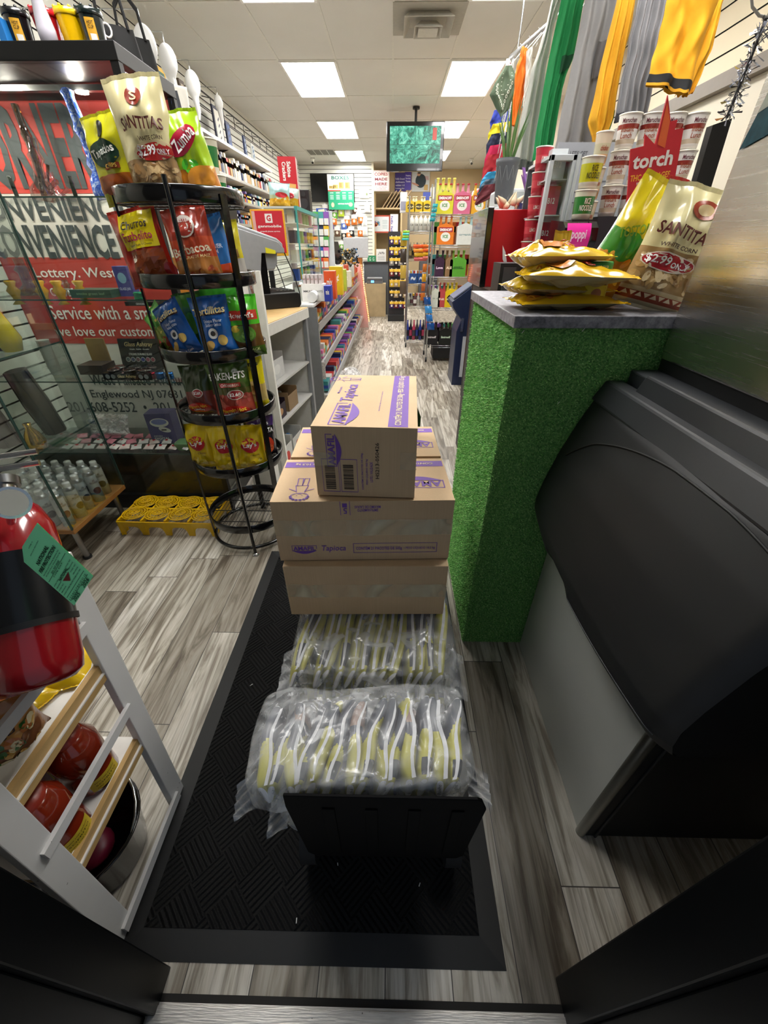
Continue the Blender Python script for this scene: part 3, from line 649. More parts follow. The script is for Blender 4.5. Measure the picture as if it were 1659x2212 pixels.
# ================================================================ white rack at lower left
XF = -.640
t = thing('shelving_rack', 'scuffed white wooden rack with plywood shelves beside the door', 'rack', (-.8, .37, 0), world=True)
P_ = matte
for nm, pts in (('post', ((.475, .0), (.545, .90))), ('post', ((.185, .0), (.235, .90)))):
    (ya, za), (yb, zb) = pts
    for X in (XF, -1.02):
        mb = MB(); mb.hexa([(X - .02, ya, 0), (X, ya, 0), (X, ya + .055, 0), (X - .02, ya + .055, 0)], [(X - .02, yb, .90), (X, yb, .90), (X, yb + .055, .90), (X - .02, yb + .055, .90)], WHITEP); mb.build('post', t, bev=.002)
for z in (.012, .455, .735):
    yo = .05 * z / .9; mb = MB(); mb.box(XF - .002, .21 + yo, z, XF + .008, .50 + yo, z + (.03 if z < .1 else .024), WHITEP); mb.build('rail', t)
for z in (.325, .605, .86):
    yo = .05 * z / .9; mb = MB(); mb.box(-1.0, .215 + yo, z, XF - .003, .50 + yo, z + .004, WHITE); mb.box(-1.0, .215 + yo, z - .018, XF - .004, .50 + yo, z, WOODL)
    mb.box(XF - .020, .215 + yo, z + .004, XF - .008, .50 + yo, z + .026, WOODL); mb.box(XF - .0215, .215 + yo, z + .0035, XF - .020, .50 + yo, z + .027, WHITE); mb.build('shelf_board', t)
mb = MB(); mb.box(-1.02, .20, .0, -.995, .50, .03, WHITEP); mb.build('rail', t)
REDJ = mat('#7a2410', .12, 0, .25, 18, 0, .6)
def sauce_jar(x, y, z, lab, r=.052, h=.2):
    t = thing('sauce_jar', lab, 'jar', (x, y, z), group='large jars of red sauce on the white rack', rz=rr.random())
    mb = MB(); mb.lathe([(.001, 0), (r * .8, 0), (r, .012), (r, h * .30), (r * .93, h * .36), (r * .93, h * .44), (r, h * .50), (r, h * .74), (r * .72, h * .90), (r * .62, h * .93), (.001, h * .93)], REDJ, n=28)
    P = cylmap((0, 0, 0), r * .99, 0); mb.build('jar_body', t)
    mb = MB(); mb.lathe([(r * .66, h * .90), (r * .66, h), (.001, h)], mat('#8c2b1a', .35), n=24); mb.build('lid', t)
    mb = MB(); P = cylmap((0, 0, 0), r * 1.01, 0, face=-.4); mb.grid(lambda u, v: P(-.035 + .07 * u, h * .10 + h * .19 * v, .001), 12, 2, mat('#c9b02e', .5))
    for k in range(3): mb.text(P, 'SOFRITO' if k == 1 else 'salsa roja picante', 0, h * (.14 + .05 * k), .05, h * .025, mat('#2c2408', .6), off=.002)
    mb.build('label', t); return t
rr = random.Random(4)
for (px, py, z, dx), lab in (((70, 1800, .33, 0), 'large red sauce jar with yellow label at the near end of the lower board'), ((150, 1640, .33, 0), 'large red sauce jar in the middle of the lower board of the rack'), ((205, 1580, .33, -.09), 'large red sauce jar at the far end of the lower board, in shadow'), ((205, 1640, .33, -.04), 'large red sauce jar at the right of the lower board behind the upright')):
    pass
for x, y, z, lab in ((-.705, .305, .33, 'large red sauce jar with yellow label at the near end of the lower board'), (-.715, .425, .33, 'large red sauce jar in the middle of the lower board of the white rack'), (-.84, .44, .33, 'large red sauce jar in shadow behind the middle jar of the white rack'), (-.83, .32, .33, 'large red sauce jar at the back of the lower board, behind the near one')): sauce_jar(x, y, z, lab)
# bread pack and bags on the upper board
t = bag('bread_bag', 'clear bag of sliced bread with toppings on the upper board of the white rack', 'bread', (-.705, .34, .635), (R(8), 0, R(60)), .15, .12, .08, [(.5, '#7a4a2a'), (1, '#c08a4a')], [('T', 'Bread', 0, .75, .5, .16, '#3a1a10', 0, .3), ('S', -.4, .1, .4, .6, 26, ['#d8a64a', '#356a2a', '#b06a30', '#f0e0b0'], .09)])
for k, (x, y, lab) in enumerate(((-.72, .47, 'yellow snack packet behind the fire extinguisher at the far end of the rack top board'), (-.73, .41, 'yellow snack packet below the fire extinguisher on the upper board'))):
    bag('snack_packet', lab, 'snack', (x, y, .618 + k * .0), (R(-82), 0, R(20 + 50 * k)), .14, .10, .035, [(.2, '#e8c21a'), (1, '#e8c21a')], [('E', 0, .5, .25, .3, '#a35a1e'), ('T', 'galletas', 0, .5, .4, .15, '#1a3a8a')])
# black bowl on the floor
t = thing('plastic_tub', 'black plastic tub with metal handle on the floor under the rack', 'tub', (-.80, .36, 0))
mb = MB(); mb.lathe([(.001, .004), (.10, .004), (.125, .02), (.15, .17), (.158, .175), (.155, .178), (.146, .172), (.12, .024), (.001, .012)], BLACKG, n=36, sy=.9); mb.build('body', t)
MB().tube([(.15 * cos(a), .14 * sin(a), .17 + .05 * sin(a)) for a in [k * pi / 14 for k in range(15)]], .004, CHROME).build('handle', t)
mb = MB(); mb.sphere((0, 0, 0), .05, mat('#6a0f2a', .4), sc=(1, 1, .6)); wsolo(mb.__class__().sphere((-.80, .36, .045), .05, mat('#6a0f2a', .4), sc=(1, 1, .6)), 'cloth_bundle', 'dark red rolled cloth lying inside the black tub', 'cloth')
# ================================================================ fire extinguisher
A = at(24, 1150, Y=.54); B = at(88, 1482, Y=.375)
d = (A - B); Lx = d.length; q = d.to_track_quat('Z', 'Y')
t = thing('fire_extinguisher', 'red fire extinguisher with green inspection tag hanging on the white rack', 'extinguisher', B, rot=q.to_euler())
REDP = mat('#8e1018', .18, 0, .08, 8, 0, .6); r = .065
mb = MB(); mb.lathe([(.001, 0), (r * .75, 0), (r * .95, .012), (r, .035), (r, Lx - .035), (r * .93, Lx + .005), (r * .7, Lx + .04), (r * .36, Lx + .062), (r * .25, Lx + .066), (.001, Lx + .066)], REDP, n=40); mb.build('cylinder', t)
mb = MB(); mb.lathe([(r + .0015, Lx * .40), (r + .0015, Lx - .045)], mat('#1c1e20', .25, .4), n=40); P = cylmap((0, 0, 0), r + .002, 0, face=-1.3)
for k in range(9): mb.text(P, ['PULL PIN', 'AIM AT BASE OF FIRE', 'SQUEEZE LEVER', 'SWEEP SIDE TO SIDE', 'DRY CHEMICAL', 'FIRE EXTINGUISHER', 'INSPECT MONTHLY', 'RECHARGE AFTER USE', 'ABC'][k], .0, Lx * .46 + k * .017, .075, .006, mat('#8a8d8f', .5), off=.001)
mb.build('instruction_band', t)
mb = MB()
mb.lathe([(r + .004, Lx * .36), (r + .004, Lx * .40)], BLACK, n=40); mb.box(-.03, -r - .03, Lx * .28, .0, -r, Lx * .40, BLACK); mb.cyl((-.015, -r - .03, Lx * .16), (-.015, -r - .03, Lx * .34), .014, CHROME); mb.build('strap_and_clip', t)
mb = MB(); P = cylmap((0, 0, 0), r + .001, 0, face=-.15)
mb.patch(P, -.03, Lx * .16, .03, Lx * .36, BLACKG, n=6); mb.text(P, 'C', 0, Lx * .26, .03, .05, mat('#d9c62e', .5), bold=.05, off=.002, rot=.4); mb.build('rating_sticker', t)
mb = MB(); mb.cyl((0, 0, Lx + .062), (0, 0, Lx + .085), .020, CHROME); mb.cyl((0, 0, Lx + .085), (0, 0, Lx + .10), .026, metal('#8a8d90', .3)); mb.build('valve_neck', t)
g0 = at(24, 1086, Y=.46); gd = (Vector((0, 0, H)) - g0).normalized(); mb = MB(); mb.cyl(g0 - gd * .02, g0, .023, CHROME, n=28); mb.cyl(g0, g0 + gd * .0008, .019, mat('#c8c4b8', .2), n=28); mb.tube([g0 - gd * .02, A + (g0 - A) * .4], .006, CHROME); mb.build('pressure_gauge', t, M=Matrix.LocRotScale(B, q, None).inverted())
mb = MB()
for z in (.118, .140): mb.tube([(-.06, .0, Lx + z), (.02, 0, Lx + z), (.055, -.01, Lx + z + .004)], .006, CHROME)
mb.build('lever', t)
MB().tube([(.03, -.01, Lx + .13), (.07, -.02, Lx + .14), (.10, -.03, Lx + .12), (.105, -.04, Lx + .10), (.08, -.05, Lx + .085), (.04, -.04, Lx + .09)], .0016, BLACKG).build('tag_cord', t)
GR = mat('#96ffb0', .6)
corners = [at(33, 1158, Y=.31), at(52, 1133, Y=.31), at(80, 1130, Y=.31), at(201, 1245, Y=.31), at(160, 1308, Y=.31)]
o = corners[0]
# tag plane local frame built in world then moved into the extinguisher's frame
q4 = at(160, 1308, Y=.31); xd = (at(201, 1245, Y=.31) - q4); wU = xd.length; xd.normalize(); zd = (at(80, 1130, Y=.31) - at(201, 1245, Y=.31)); hV = zd.length; zd.normalize(); nV = xd.cross(zd).normalized()
P = lambda x, z, off=0: q4 + xd * x + zd * z + nV * off
pts = [(0, hV * .93), (wU * .28, hV * 1.04), (wU, hV), (wU, 0), (0, 0)]; Pk = mat('#123c22', .7)
mb = MB(); mb.poly(P, pts, GR, off=0); mb.poly(lambda x, z, off=0: P(x, z, -off), pts, GR, off=.0006)
zt = max(b for a, b in pts); zb_ = min(b for a, b in pts); hw = (pts[3][0] - pts[4][0]) / 2; xm = (pts[3][0] + pts[4][0]) / 2; th = zt - zb_
for txt, f, wv, hv, bo in (('FORM 10', .91, .4, .012, .01), ('SERVICE RECORD', .85, .9, .012, .01), ('NATIONAL', .72, 1.1, .055, .04), ('FIRE PROTECTION', .64, 1.55, .055, .04), ('Services and Cleaning Systems Inc', .575, 1.6, .024, .01), ('28 Church Road  Palisades Park NJ', .54, 1.5, .020, .01), ('201-767-3030', .50, .8, .030, .02), ('TYPE EXT.', .45, 1.0, .02, .01), ('NATIONAL', .36, .8, .045, .04), ('FIRE PROTECTION', .20, .8, .02, .01), ('1 2 3 4 5 6 7 8 9 10 11 12', .10, 1.7, .03, .01), ('2025', .04, .55, .06, .02)):
    mb.text(P, txt, xm + (-.45 * hw if txt == '2025' else 0), zb_ + th * f, wv * hw, th * hv, Pk, bold=bo)
mb.text(P, '2026', xm + .5 * hw, zb_ + th * .04, .55 * hw, th * .06, Pk, bold=.02)
mb.poly(P, [(xm - .3 * hw, zb_ + th * .32), (xm, zb_ + th * .23), (xm + .3 * hw, zb_ + th * .32)], mat('#7a2a20', .7), off=.001)
for k in range(5):
    for sx in (-1, 1): mb.text(P, 'SEMI-ANNUAL' if k % 2 else 'HYDRO TEST', xm + sx * .62 * hw, zb_ + th * (.20 + .045 * k), .5 * hw, th * .016, Pk)
for f in (.475, .145, .075): mb.patch(P, xm - .9 * hw, zb_ + th * f, xm + .9 * hw, zb_ + th * (f + .006), Pk, n=1)
bpy.context.view_layer.update(); mw = Matrix.LocRotScale(B, q, None)
mb.build('inspection_tag', t, M=mw.inverted())
# ================================================================ bottles and cups prototypes
def aerosol(name, lab, loc, body='#cfd8d8', lower='#8fb4c4', txt='AIR\nFRESHENER', cap='#e8e8e4', r=.028, h=.20, rz=0, group=None, band='#5a2a3a'):
    t = thing(name, lab, 'spray can', loc, rz, group)
    mb = MB(); mb.lathe([(.001, 0), (r, 0), (r, h * .30), (r, h * .55), (r, h * .80), (r * .85, h * .86), (r * .5, h * .90)], [gloss(lower), gloss(lower), gloss(body), gloss(body), metal(), metal()], n=18)
    P = cylmap((0, 0, 0), r, 0, face=-pi / 2 + .6)
    mb.text(P, txt, 0, h * .62, r * 1.5, h * .12, mat(band, .4), rot=.0, off=.0012); mb.ell(P, 0, h * .35, r * .7, h * .10, gloss(band), off=.001, n=12)
    mb.build('can', t)
    MB().lathe([(r * .62, h * .84), (r * .62, h * .97), (r * .55, h), (.001, h)], gloss(cap), n=16).build('cap', t); return t
def paper_cup(name, lab, loc, r0, r1, h, cols, txts, rz=0, group=None, lid='#d8d2c4', face=-pi / 2):
    t = thing(name, lab, 'cup', loc, rz, group)
    mb = MB(); n = len(cols); mb.lathe([(.001, .002), (r0, 0)] + [(r0 + (r1 - r0) * (k + 1) / n, h * .96 * (k + 1) / n) for k in range(n)], [gloss(cols[0])] + [gloss(c) for c in cols], n=24)
    P = cylmap((0, 0, 0), r0, 0, face=face, r1=r1, h=h)
    for tx, z, wd, ht, c in txts: mb.text(P, tx, 0, z * h, wd, ht, mat(c, .4), off=.0012, bold=.02)
    mb.build('cup_body', t)
    MB().lathe([(r1, h * .94), (r1 * 1.05, h * .95), (r1 * 1.05, h * .99), (r1 * .98, h), (.001, h * .995)], gloss(lid), n=24).build('lid', t); return t
# ================================================================ near glass cube case (wood base) with spray cans
CX0, CX1, CY0, CY1 = -2.18, -1.595, 1.56, 2.02
t = thing('display_case', 'square glass display tower on a wooden base with steel legs', 'display case', (-1.88, 1.8, 0), world=True)
mb = MB(); mb.box(CX0, CY0, .195, CX1, CY1, .222, WOOD); mb.build('base_board', t, bev=.003)
for x in (CX0 + .05, CX1 - .05):
    for y in (CY0 + .05, CY1 - .05): mb = MB(); mb.cyl((x, y, .0), (x, y, .195), .014, metal('#9a9a98', .35)); mb.cyl((x, y, 0), (x, y, .012), .022, DARK); mb.build('leg', t)
for nm, b in (('side', (CX1 - .005, CY0, .222, CX1, CY1, 2.0)), ('front', (CX0, CY0, .222, CX1, CY0 + .005, 2.0)), ('back', (CX0, CY1 - .005, .222, CX1, CY1, 2.0))): mb = MB(); mb.box(*b, GLASS); mb.build('glass_pane', t)
for x, y in ((CX1, CY0), (CX1, CY1)):
    mb = MB(); mb.box(x - .0065, y - .003, .222, x + .001, y + .003, 2.0, GLASSE); mb.box(x - .0065, y - (.012 if y > 1.8 else -.010), .222, x - .005, y + (.012 if y < 1.8 else -.010), 2.0, GLASSE); mb.build('corner_edge', t)
for z in (.62, 1.02, 1.45):
    mb = MB(); mb.box(CX0, CY0 + .008, z, CX1 - .008, CY1 - .008, z + .006, GLASS); mb.box(CX0, CY0 + .006, z, CX1 - .008, CY0 + .009, z + .006, GLASSE); mb.box(CX1 - .010, CY0 + .006, z, CX1 - .007, CY1 - .006, z + .006, GLASSE); mb.build('glass_shelf', t)
MB().box(CX0, CY0, 2.0, CX1, CY1, 2.03, BLACK).build('top_board', t)
proto = None; rr = random.Random(9)
ks = [('ocean blue', '#cfd6d8', '#7ea6bd', '#5a2a3a'), ('pale yellow', '#d8d8cc', '#c6c497', '#6a5a2a'), ('grey blue', '#c2ccd0', '#8a9cab', '#33405a')]
pro = [aerosol('spray_can', 'x', (0, 0, -5), body=b, lower=l, band=bd, group='spray cans on the wooden base') for _, b, l, bd in ks]
first = [True] * 3
for j in range(5):
    for i in range(6):
        x = CX1 - .052 - i * .072 + (j % 2) * .012; y = CY0 + .055 + j * .078; k = (i * 2 + j) % 3
        lab = f'{ks[k][0]} spray can with white cap, {ORD[j]} row from the front, {ORD[i]} from the right'
        if first[k]: o = pro[k]; o.location = (x, y, .2225); o.rotation_euler.z = rr.random(); o['label'] = lab; first[k] = False
        else: dup(pro[k], (x, y, .2225), rr.random() * .8, lab)
MB_ = wsolo(MB().box(CX1 - .03, CY0 + .012, .2225, CX1 - .012, CY0 + .03, .236, mat('#d9b21a', .5)), 'yellow_tag', 'tiny yellow tag on the front right corner of the wooden base', 'tag')
# purple spray bottles on the middle shelf
sp = None
for k, (px, py) in enumerate(((-5, 770), (28, 775), (62, 770), (90, 768))):
    y = 1.70 + .02 * (k % 2) + (.10 if k > 1 else 0); pp = at(px, py, Z=1.028); x = -1.93 + k * .075
    lab = ['purple and blue spray bottle at the left of the middle shelf of the glass tower', 'purple and blue spray bottle second from the left on the glass tower shelf', 'purple and blue spray bottle third from the left on the glass tower shelf', 'purple and blue spray bottle rightmost on the glass tower shelf'][k]
    if sp is None: sp = aerosol('spray_bottle', lab, (x, y, 1.027), body='#8fa6c8', lower='#5c4a78', txt='Berry\nSweet', cap='#d8dae0', r=.034, h=.25, group='purple spray bottles in the glass tower', band='#2a2040')
    else: dup(sp, (x, y, 1.027), 0, lab)
# dark vases and gold vase on the lower shelf
for k, (x, y, h, lab) in enumerate(((-1.80, 1.70, .34, 'tall dark brown leather tube at the left of the lower shelf'), (-1.70, 1.86, .31, 'tall dark brown leather tube nearer the corner of the lower shelf'))):
    t = thing('leather_tube', lab, 'tube', (x, y, .627), rot=(R(6), R(-8 + 3 * k), 0), group='brown tubes in the glass tower')
    m = mat('#3a2c22', .55, 0, .4, 14); mb = MB(); mb.lathe([(.001, 0), (.045, 0), (.052, h * .5), (.045, h), (.04, h), (.03, h - .02), (.001, h - .02)], m, n=20); mb.build('tube', t)
    mb = MB()
    for q_ in range(5): mb.tube([(.048 * cos(q_ * 1.3), .048 * sin(q_ * 1.3), 0), (.055 * cos(q_ * 1.3 + .1), .055 * sin(q_ * 1.3 + .1), h * .5), (.046 * cos(q_ * 1.3), .046 * sin(q_ * 1.3), h)], .003, mat('#241a12', .6), n=5)
    mb.build('seam', t)
wsolo(MB().lathe([(.001, 0), (.03, 0), (.042, .03), (.03, .07), (.012, .10), (.016, .12), (.011, .121)], metal('#c9a24a', .18), c=(-1.64, 1.66, .627), n=24), 'gold_vase', 'small shiny gold vase at the corner of the glass tower lower shelf', 'vase')
wsolo(MB().lathe([(.001, 0), (.035, 0), (.05, .05), (.03, .12), (.018, .16), (.02, .17)], mat('#c9b832', .1, 0, .3, 12, 0, .5), c=(-1.66, 1.80, 1.4565 - .43 + .0), n=24), 'yellow_glass_bottle', 'yellow glass bottle on the middle shelf of the glass tower', 'bottle')
wsolo(MB().lathe([(.001, 0), (.045, 0), (.06, .06), (.05, .13), (.02, .17), (.018, .2)], mat('#38c0d8', .1, 0, .3, 12, 0, .5), c=(-1.80, 1.90, 1.027), n=24), 'turquoise_glass_bottle', 'turquoise glass bottle behind the yellow one in the glass tower', 'bottle')
# ================================================================ wide black-framed glass case facing the door
WX0, WX1, WY0, WY1 = -2.20, -1.02, 2.10, 2.55
t = thing('glass_cabinet', 'wide glass showcase with black frame behind the snack carousel', 'display case', (-1.6, 2.3, 0), world=True)
mb = MB()
mb.box(WX0, WY0 - .02, 1.965, WX1 + .02, WY1, 2.015, BLACK); mb.build('top_frame', t, bev=.002)
mb = MB(); mb.box(WX1 - .012, WY0 - .018, .0, WX1 + .018, WY0 + .012, 1.965, BLACK); mb.build('corner_post', t)
mb = MB(); mb.box(WX1 - .012, WY1 - .03, .0, WX1 + .018, WY1, 1.965, BLACK); mb.build('corner_post', t)
mb = MB(); mb.box(WX0, WY0, .0, WX1, WY1, .10, mat('#17181a', .3)); mb.build('plinth', t)
MB().box(WX0, WY0 + .03, .10, WX1 - .02, WY1 - .02, .372, mat('#241f1a', .35)).build('dark_base_cabinet', t)
MB().box(WX0, WY0, .10, WX1 - .012, WY0 + .005, 1.965, GLASS).build('glass_pane', t)
MB().box(WX1 - .004, WY0 + .012, .10, WX1, WY1 - .03, 1.965, GLASS).build('glass_pane', t)
for z in (.385, .805, 1.195, 1.583):
    mb = MB(); mb.box(WX0, WY0 + .010, z - .006, WX1 - .012, WY1 - .04, z, GLASS); mb.box(WX0, WY0 + .006, z - .006, WX1 - .012, WY0 + .010, z, GLASSE); mb.build('glass_shelf', t)
MB().box(WX0, WY0 + .2, 1.94, WX1, WY0 + .23, 1.958, metal('#8a8a8a')).build('light_bar', t)
for x in (-2.0, -1.3): mb = MB(); mb.cyl((x, WY0 + .215, 1.935), (x, WY0 + .215, 1.94), .024, mat('#fff4e4', .5, emit=200)); mb.build('spot_lamp', t)
mb = MB(); mb.cyl((-1.62, WY0 + .14, 1.948), (-1.62, WY0 + .14, 1.963), .022, mat('#fff6e6', .5, emit=200)); mb.build('spot_lamp', t)
# banner behind the glass (large printed store board)
yB = WY1 + .03
t = thing('store_banner', 'large red and white printed store banner standing behind the glass showcase', 'banner', (-1.6, yB, 0), world=True)
RB = mat('#b5382f', .6); WB = mat('#cfccc4', .6); DB = mat('#3a4244', .6); P = plane((0, yB - .004, 0), (1, 0, 0), (0, 0, 1))
bx0, bx1 = -2.2, -1.04
mb = MB(); mb.box(bx0, yB, .25, bx1, yB + .01, 1.95, WB)
zz = lambda py: at(200, py, Y=yB).z
xx = lambda px, py: at(px, py, Y=yB).x
mb.box(bx0, yB - .002, zz(418), bx1, yB, zz(215), RB)
def word(txt, px0, px1, pyt, pyb, c, bold=.02, sh=0):
    a = at(px0, (pyt + pyb) / 2, Y=yB); b = at(px1, (pyt + pyb) / 2, Y=yB); h = at(px0, pyt, Y=yB).z - at(px0, pyb, Y=yB).z
    mb.text(P, txt, (a.x + b.x) / 2, (a.z + b.z) / 2, abs(b.x - a.x), abs(h), c, bold=bold, off=.001, shear=sh)
word('CORNER', -90, 195, 225, 415, DB, .04)
word('CONVENIENCE', -60, 268, 424, 478, DB, .03); word('CONVENIENCE', -20, 250, 486, 560, DB, .03)
mb.box(bx0, yB - .002, zz(742), bx1, yB, zz(556), RB)
word('Lottery. Western', 75, 295, 578, 606, WHITE, .01); word('COFFEE MACHINE', 110, 232, 622, 640, WHITE, .02)
word('Service with a smile', 108, 352, 660, 690, WHITE, .01); word('we love our customers', 120, 372, 705, 726, WHITE, .01)
word('West Palisade Avenue', 195, 400, 806, 832, DB, .01); word('Englewood NJ 07631', 198, 394, 842, 864, DB, .01); word('201-608-5252  •  201-608', 148, 420, 868, 890, DB, .01)
mb.build('printed_board', t)
# ---- contents of the glass showcase
def goods_box(name, lab, x0, y0, z0, w_, d_, h_, col, prints=(), cat='box', group=None, rz=0, front=None):
    mb = MB(); mb.box(-w_ / 2, -d_ / 2, 0, w_ / 2, d_ / 2, h_, mat(col, .45)); P = plane((0, -d_ / 2, 0), (1, 0, 0), (0, 0, 1))
    for tx, x, z, a, b, c in prints: mb.text(P, tx, x * w_, z * h_, a * w_, b * h_, mat(c, .5), bold=.02)
    return solo(mb, name, lab, cat, (x0, y0, z0), rz, group, bev=.0015)
# row of tumblers on top of the case
def tumbler(lab, x, c, lidc, r=.042, h=.125, label=True, y=2.24):
    t = thing('tumbler', lab, 'cup', (x, y, 2.016), group='tumblers on top of the showcase')
    mb = MB(); mb.lathe([(.001, 0), (r * .8, 0), (r * .82, .01), (r, h * .80), (r, h * .82)], gloss(c), n=24); P = cylmap((0, 0, 0), r * .86, 0, face=-pi / 2 + .35, r1=r, h=h * .8)
    if label: mb.patch(P, -.016, h * .15, .016, h * .72, mat('#e0a72a', .5), off=.001); mb.patch(P, -.008, h * .18, .012, h * .40, WHITE, off=.0015); mb.text(P, 'HOT\nCUP', 0, h * .58, .02, .020, mat('#3a2a10', .5), off=.002)
    mb.build('cup_body', t)
    mb = MB(); mb.lathe([(r * 1.05, h * .80), (r * 1.08, h * .82), (r * 1.08, h * .93), (r * .95, h * .95), (.001, h * .94)], gloss(lidc), n=24)
    for k in range(8): a = k * pi / 4; mb.sphere((r * .95 * cos(a), r * .95 * sin(a), h * .95), r * .14, gloss(lidc), n=6)
    mb.build('lid', t); return t
tp = lambda px, py: at(px, py, Y=2.24).x
tumbler('black tumbler with yellow label, leftmost on the showcase', tp(42, 60), '#101214', '#141618')
tumbler('red tumbler with yellow label on the showcase', tp(102, 55), '#c01826', '#c01826')
tumbler('plain bright yellow tumbler on the showcase', tp(152, 50), '#e8b800', '#e8c010', label=False)
tumbler('black tumbler with wide yellow label, rightmost on the showcase', tp(200, 60), '#15201f', '#15201f')
goods_box('blue_pouch', 'blue coconut water pouch at the left edge on top of the showcase', tp(10, 80), 2.2, 2.016, .10, .05, .085, '#2478c0', [('COCO\nMAN', 0, .5, .7, .5, '#ffffff')], 'pouch')
mb = MB(); mb.lathe([(.001, 0), (.028, 0), (.03, .05), (.018, .12), (.03, .15), (.012, .19)], mat('#d9d4e0', .1), c=(tp(125, 70), 2.17, 2.016), n=14); wsolo(mb, 'patterned_glass', 'slim black and white patterned glass between the red and yellow tumblers', 'glass')
# shelf 1.583 contents: tall glass pieces
BG = glass_mat('#3f6fe0', .25, .03)
gb = mat('#3a62d8', .06, 0, .5, 24, 0, .8)
x = at(206, 300, Y=2.3).x
t = thing('glass_water_pipe', 'tall swirling blue and white glass water pipe on the top shelf', 'glass pipe', (x, 2.28, 1.584))
g = NT('swirled_blue_glass'); v = g.tc.outputs['Object']; n = g.noise(v, 26, 4, .6, dist=3); g.base(g.ramp(n, [(.35, '#1a34b8'), (.5, '#4b7df0'), (.62, '#cfe0fa')])); g.rough(.06); g.b.inputs['Coat Weight'].default_value = .7
mb = MB(); mb.lathe([(.001, 0), (.055, 0), (.062, .03), (.055, .07), (.030, .10), (.040, .125), (.028, .15), (.024, .21), (.034, .235), (.024, .26), (.020, .33), (.026, .35), (.018, .36), (.015, .345)], g.m, n=28, M=Matrix.Rotation(R(-8), 4, 'Y')); mb.build('pipe_body', t)
mb = MB(); mb.tube([(.045, -.02, .05), (.075, -.04, .08), (.085, -.045, .10)], [.008, .009, .016], g.m); mb.build('bowl_stem', t)
def glass_piece(lab, px, py, z, h, r, c, Yd=2.3, tilt=0):
    x = at(px, py, Y=Yd).x
    mb = MB(); mb.lathe([(.001, 0), (r, 0), (r * 1.05, h * .15), (r * .5, h * .3), (r * .45, h * .6), (r * .7, h * .7), (r * .4, h * .8), (r * .42, h)], glass_mat(c, .35, .03), n=18); mb.tube([(r * .6, 0, h * .2), (r * 1.6, 0, h * .4)], [r * .15, r * .25], glass_mat(c, .35, .03))
    return solo(mb, 'glass_pipe', lab, 'glass pipe', (x, Yd, z), (0, R(tilt), 0), 'glass pipes in the showcase')
glass_piece('clear glass pipe leaning at the left of the top shelf of the showcase', 75, 380, 1.584, .22, .045, '#e6dcd8', tilt=14)
glass_piece('tall patterned amber glass pipe on the top shelf of the showcase', 60, 300, 1.584, .33, .03, '#b08a50', 2.36)
glass_piece('short clear glass pipe in the middle of the top shelf of the showcase', 115, 400, 1.584, .10, .04, '#f0e6ea')
for k, px in enumerate((38, 165)):
    x = at(px, 400, Y=2.2).x; wsolo(MB().lathe([(.001, 0), (.008, 0), (.009, .05), (.006, .06), (.009, .07), (.001, .072)], gloss('#1a2418'), c=(x, 2.17, 1.584), n=12), 'dark_vial', ['small dark vial at the left of the top shelf', 'small dark vial beside the blue glass pipe'][k], 'vial', 'dark vials on the top shelf')
# shelf 1.195
goods_box('rolling_tray_box', 'flat green patterned box on the second shelf of the showcase', at(175, 545, Y=2.2).x, 2.22, 1.196, .20, .12, .035, '#35523f', [('smoke green leaf', 0, .5, .7, .4, '#7fa07a')])
goods_box('glass_jar_box', 'purple and blue printed box at the right of the second shelf', at(243, 520, Y=2.25).x, 2.26, 1.196, .07, .06, .13, '#4a4a92', [('GLASS JAR', 0, .25, .8, .12, '#d8d8f0'), ('●', 0, .62, .6, .35, '#86b4cc')])
glass_piece('frosted glass pipe at the left of the second shelf of the showcase', 20, 520, 1.196, .16, .05, '#d0d4d0')
glass_piece('small clear glass pipe left of the green box on the second shelf', 115, 545, 1.196, .07, .03, '#e0e8e4')
# shelf .805 + : gold glass, green grinder on black tray  (on 1.195-.39 level)
for k, px in enumerate((18, 80, 118, 165)):
    wsolo(MB().lathe([(.001, 0), (.028, 0), (.012, .015), (.02, .04), (.03, .06), (.016, .08), (.026, .10), (.02, .105)], mat('#d0a030', .08, 0, .4, 30, 0, .8), c=(at(px, 620, Y=2.2).x, 2.22, .807 + .355), n=16), 'amber_glass_figure', ['amber glass figure at the far left under the lottery words', 'amber glass figure second from the left in the showcase', 'amber glass figure third from the left in the showcase', 'amber glass figure rightmost of the amber row in the showcase'][k], 'glass figure', 'amber glass figures in the showcase')
mb = MB(); mb.box(WX0, WY0 + .010, 1.156 - .0, WX1 - .012, WY1 - .04, 1.1615, GLASS); mb.box(WX0, WY0 + .006, 1.156, WX1 - .012, WY0 + .010, 1.1615, GLASSE)
goods_box('black_display_tray', 'black display tray under the green grinder in the showcase', at(310, 635, Y=2.2).x, 2.2, 1.163, .16, .10, .018, '#0e0f10', [('GRINDERS', 0, .5, .3, .5, '#d8d8d8')])
wsolo(MB().lathe([(.001, 0), (.024, 0), (.026, .004), (.026, .016), (.024, .018), (.026, .021), (.026, .036), (.022, .040), (.001, .040)], mat('#0f8a5f', .15, .8), c=(at(290, 610, Y=2.18).x, 2.19, 1.1815), n=28), 'herb_grinder', 'metallic green grinder on the black tray', 'grinder')
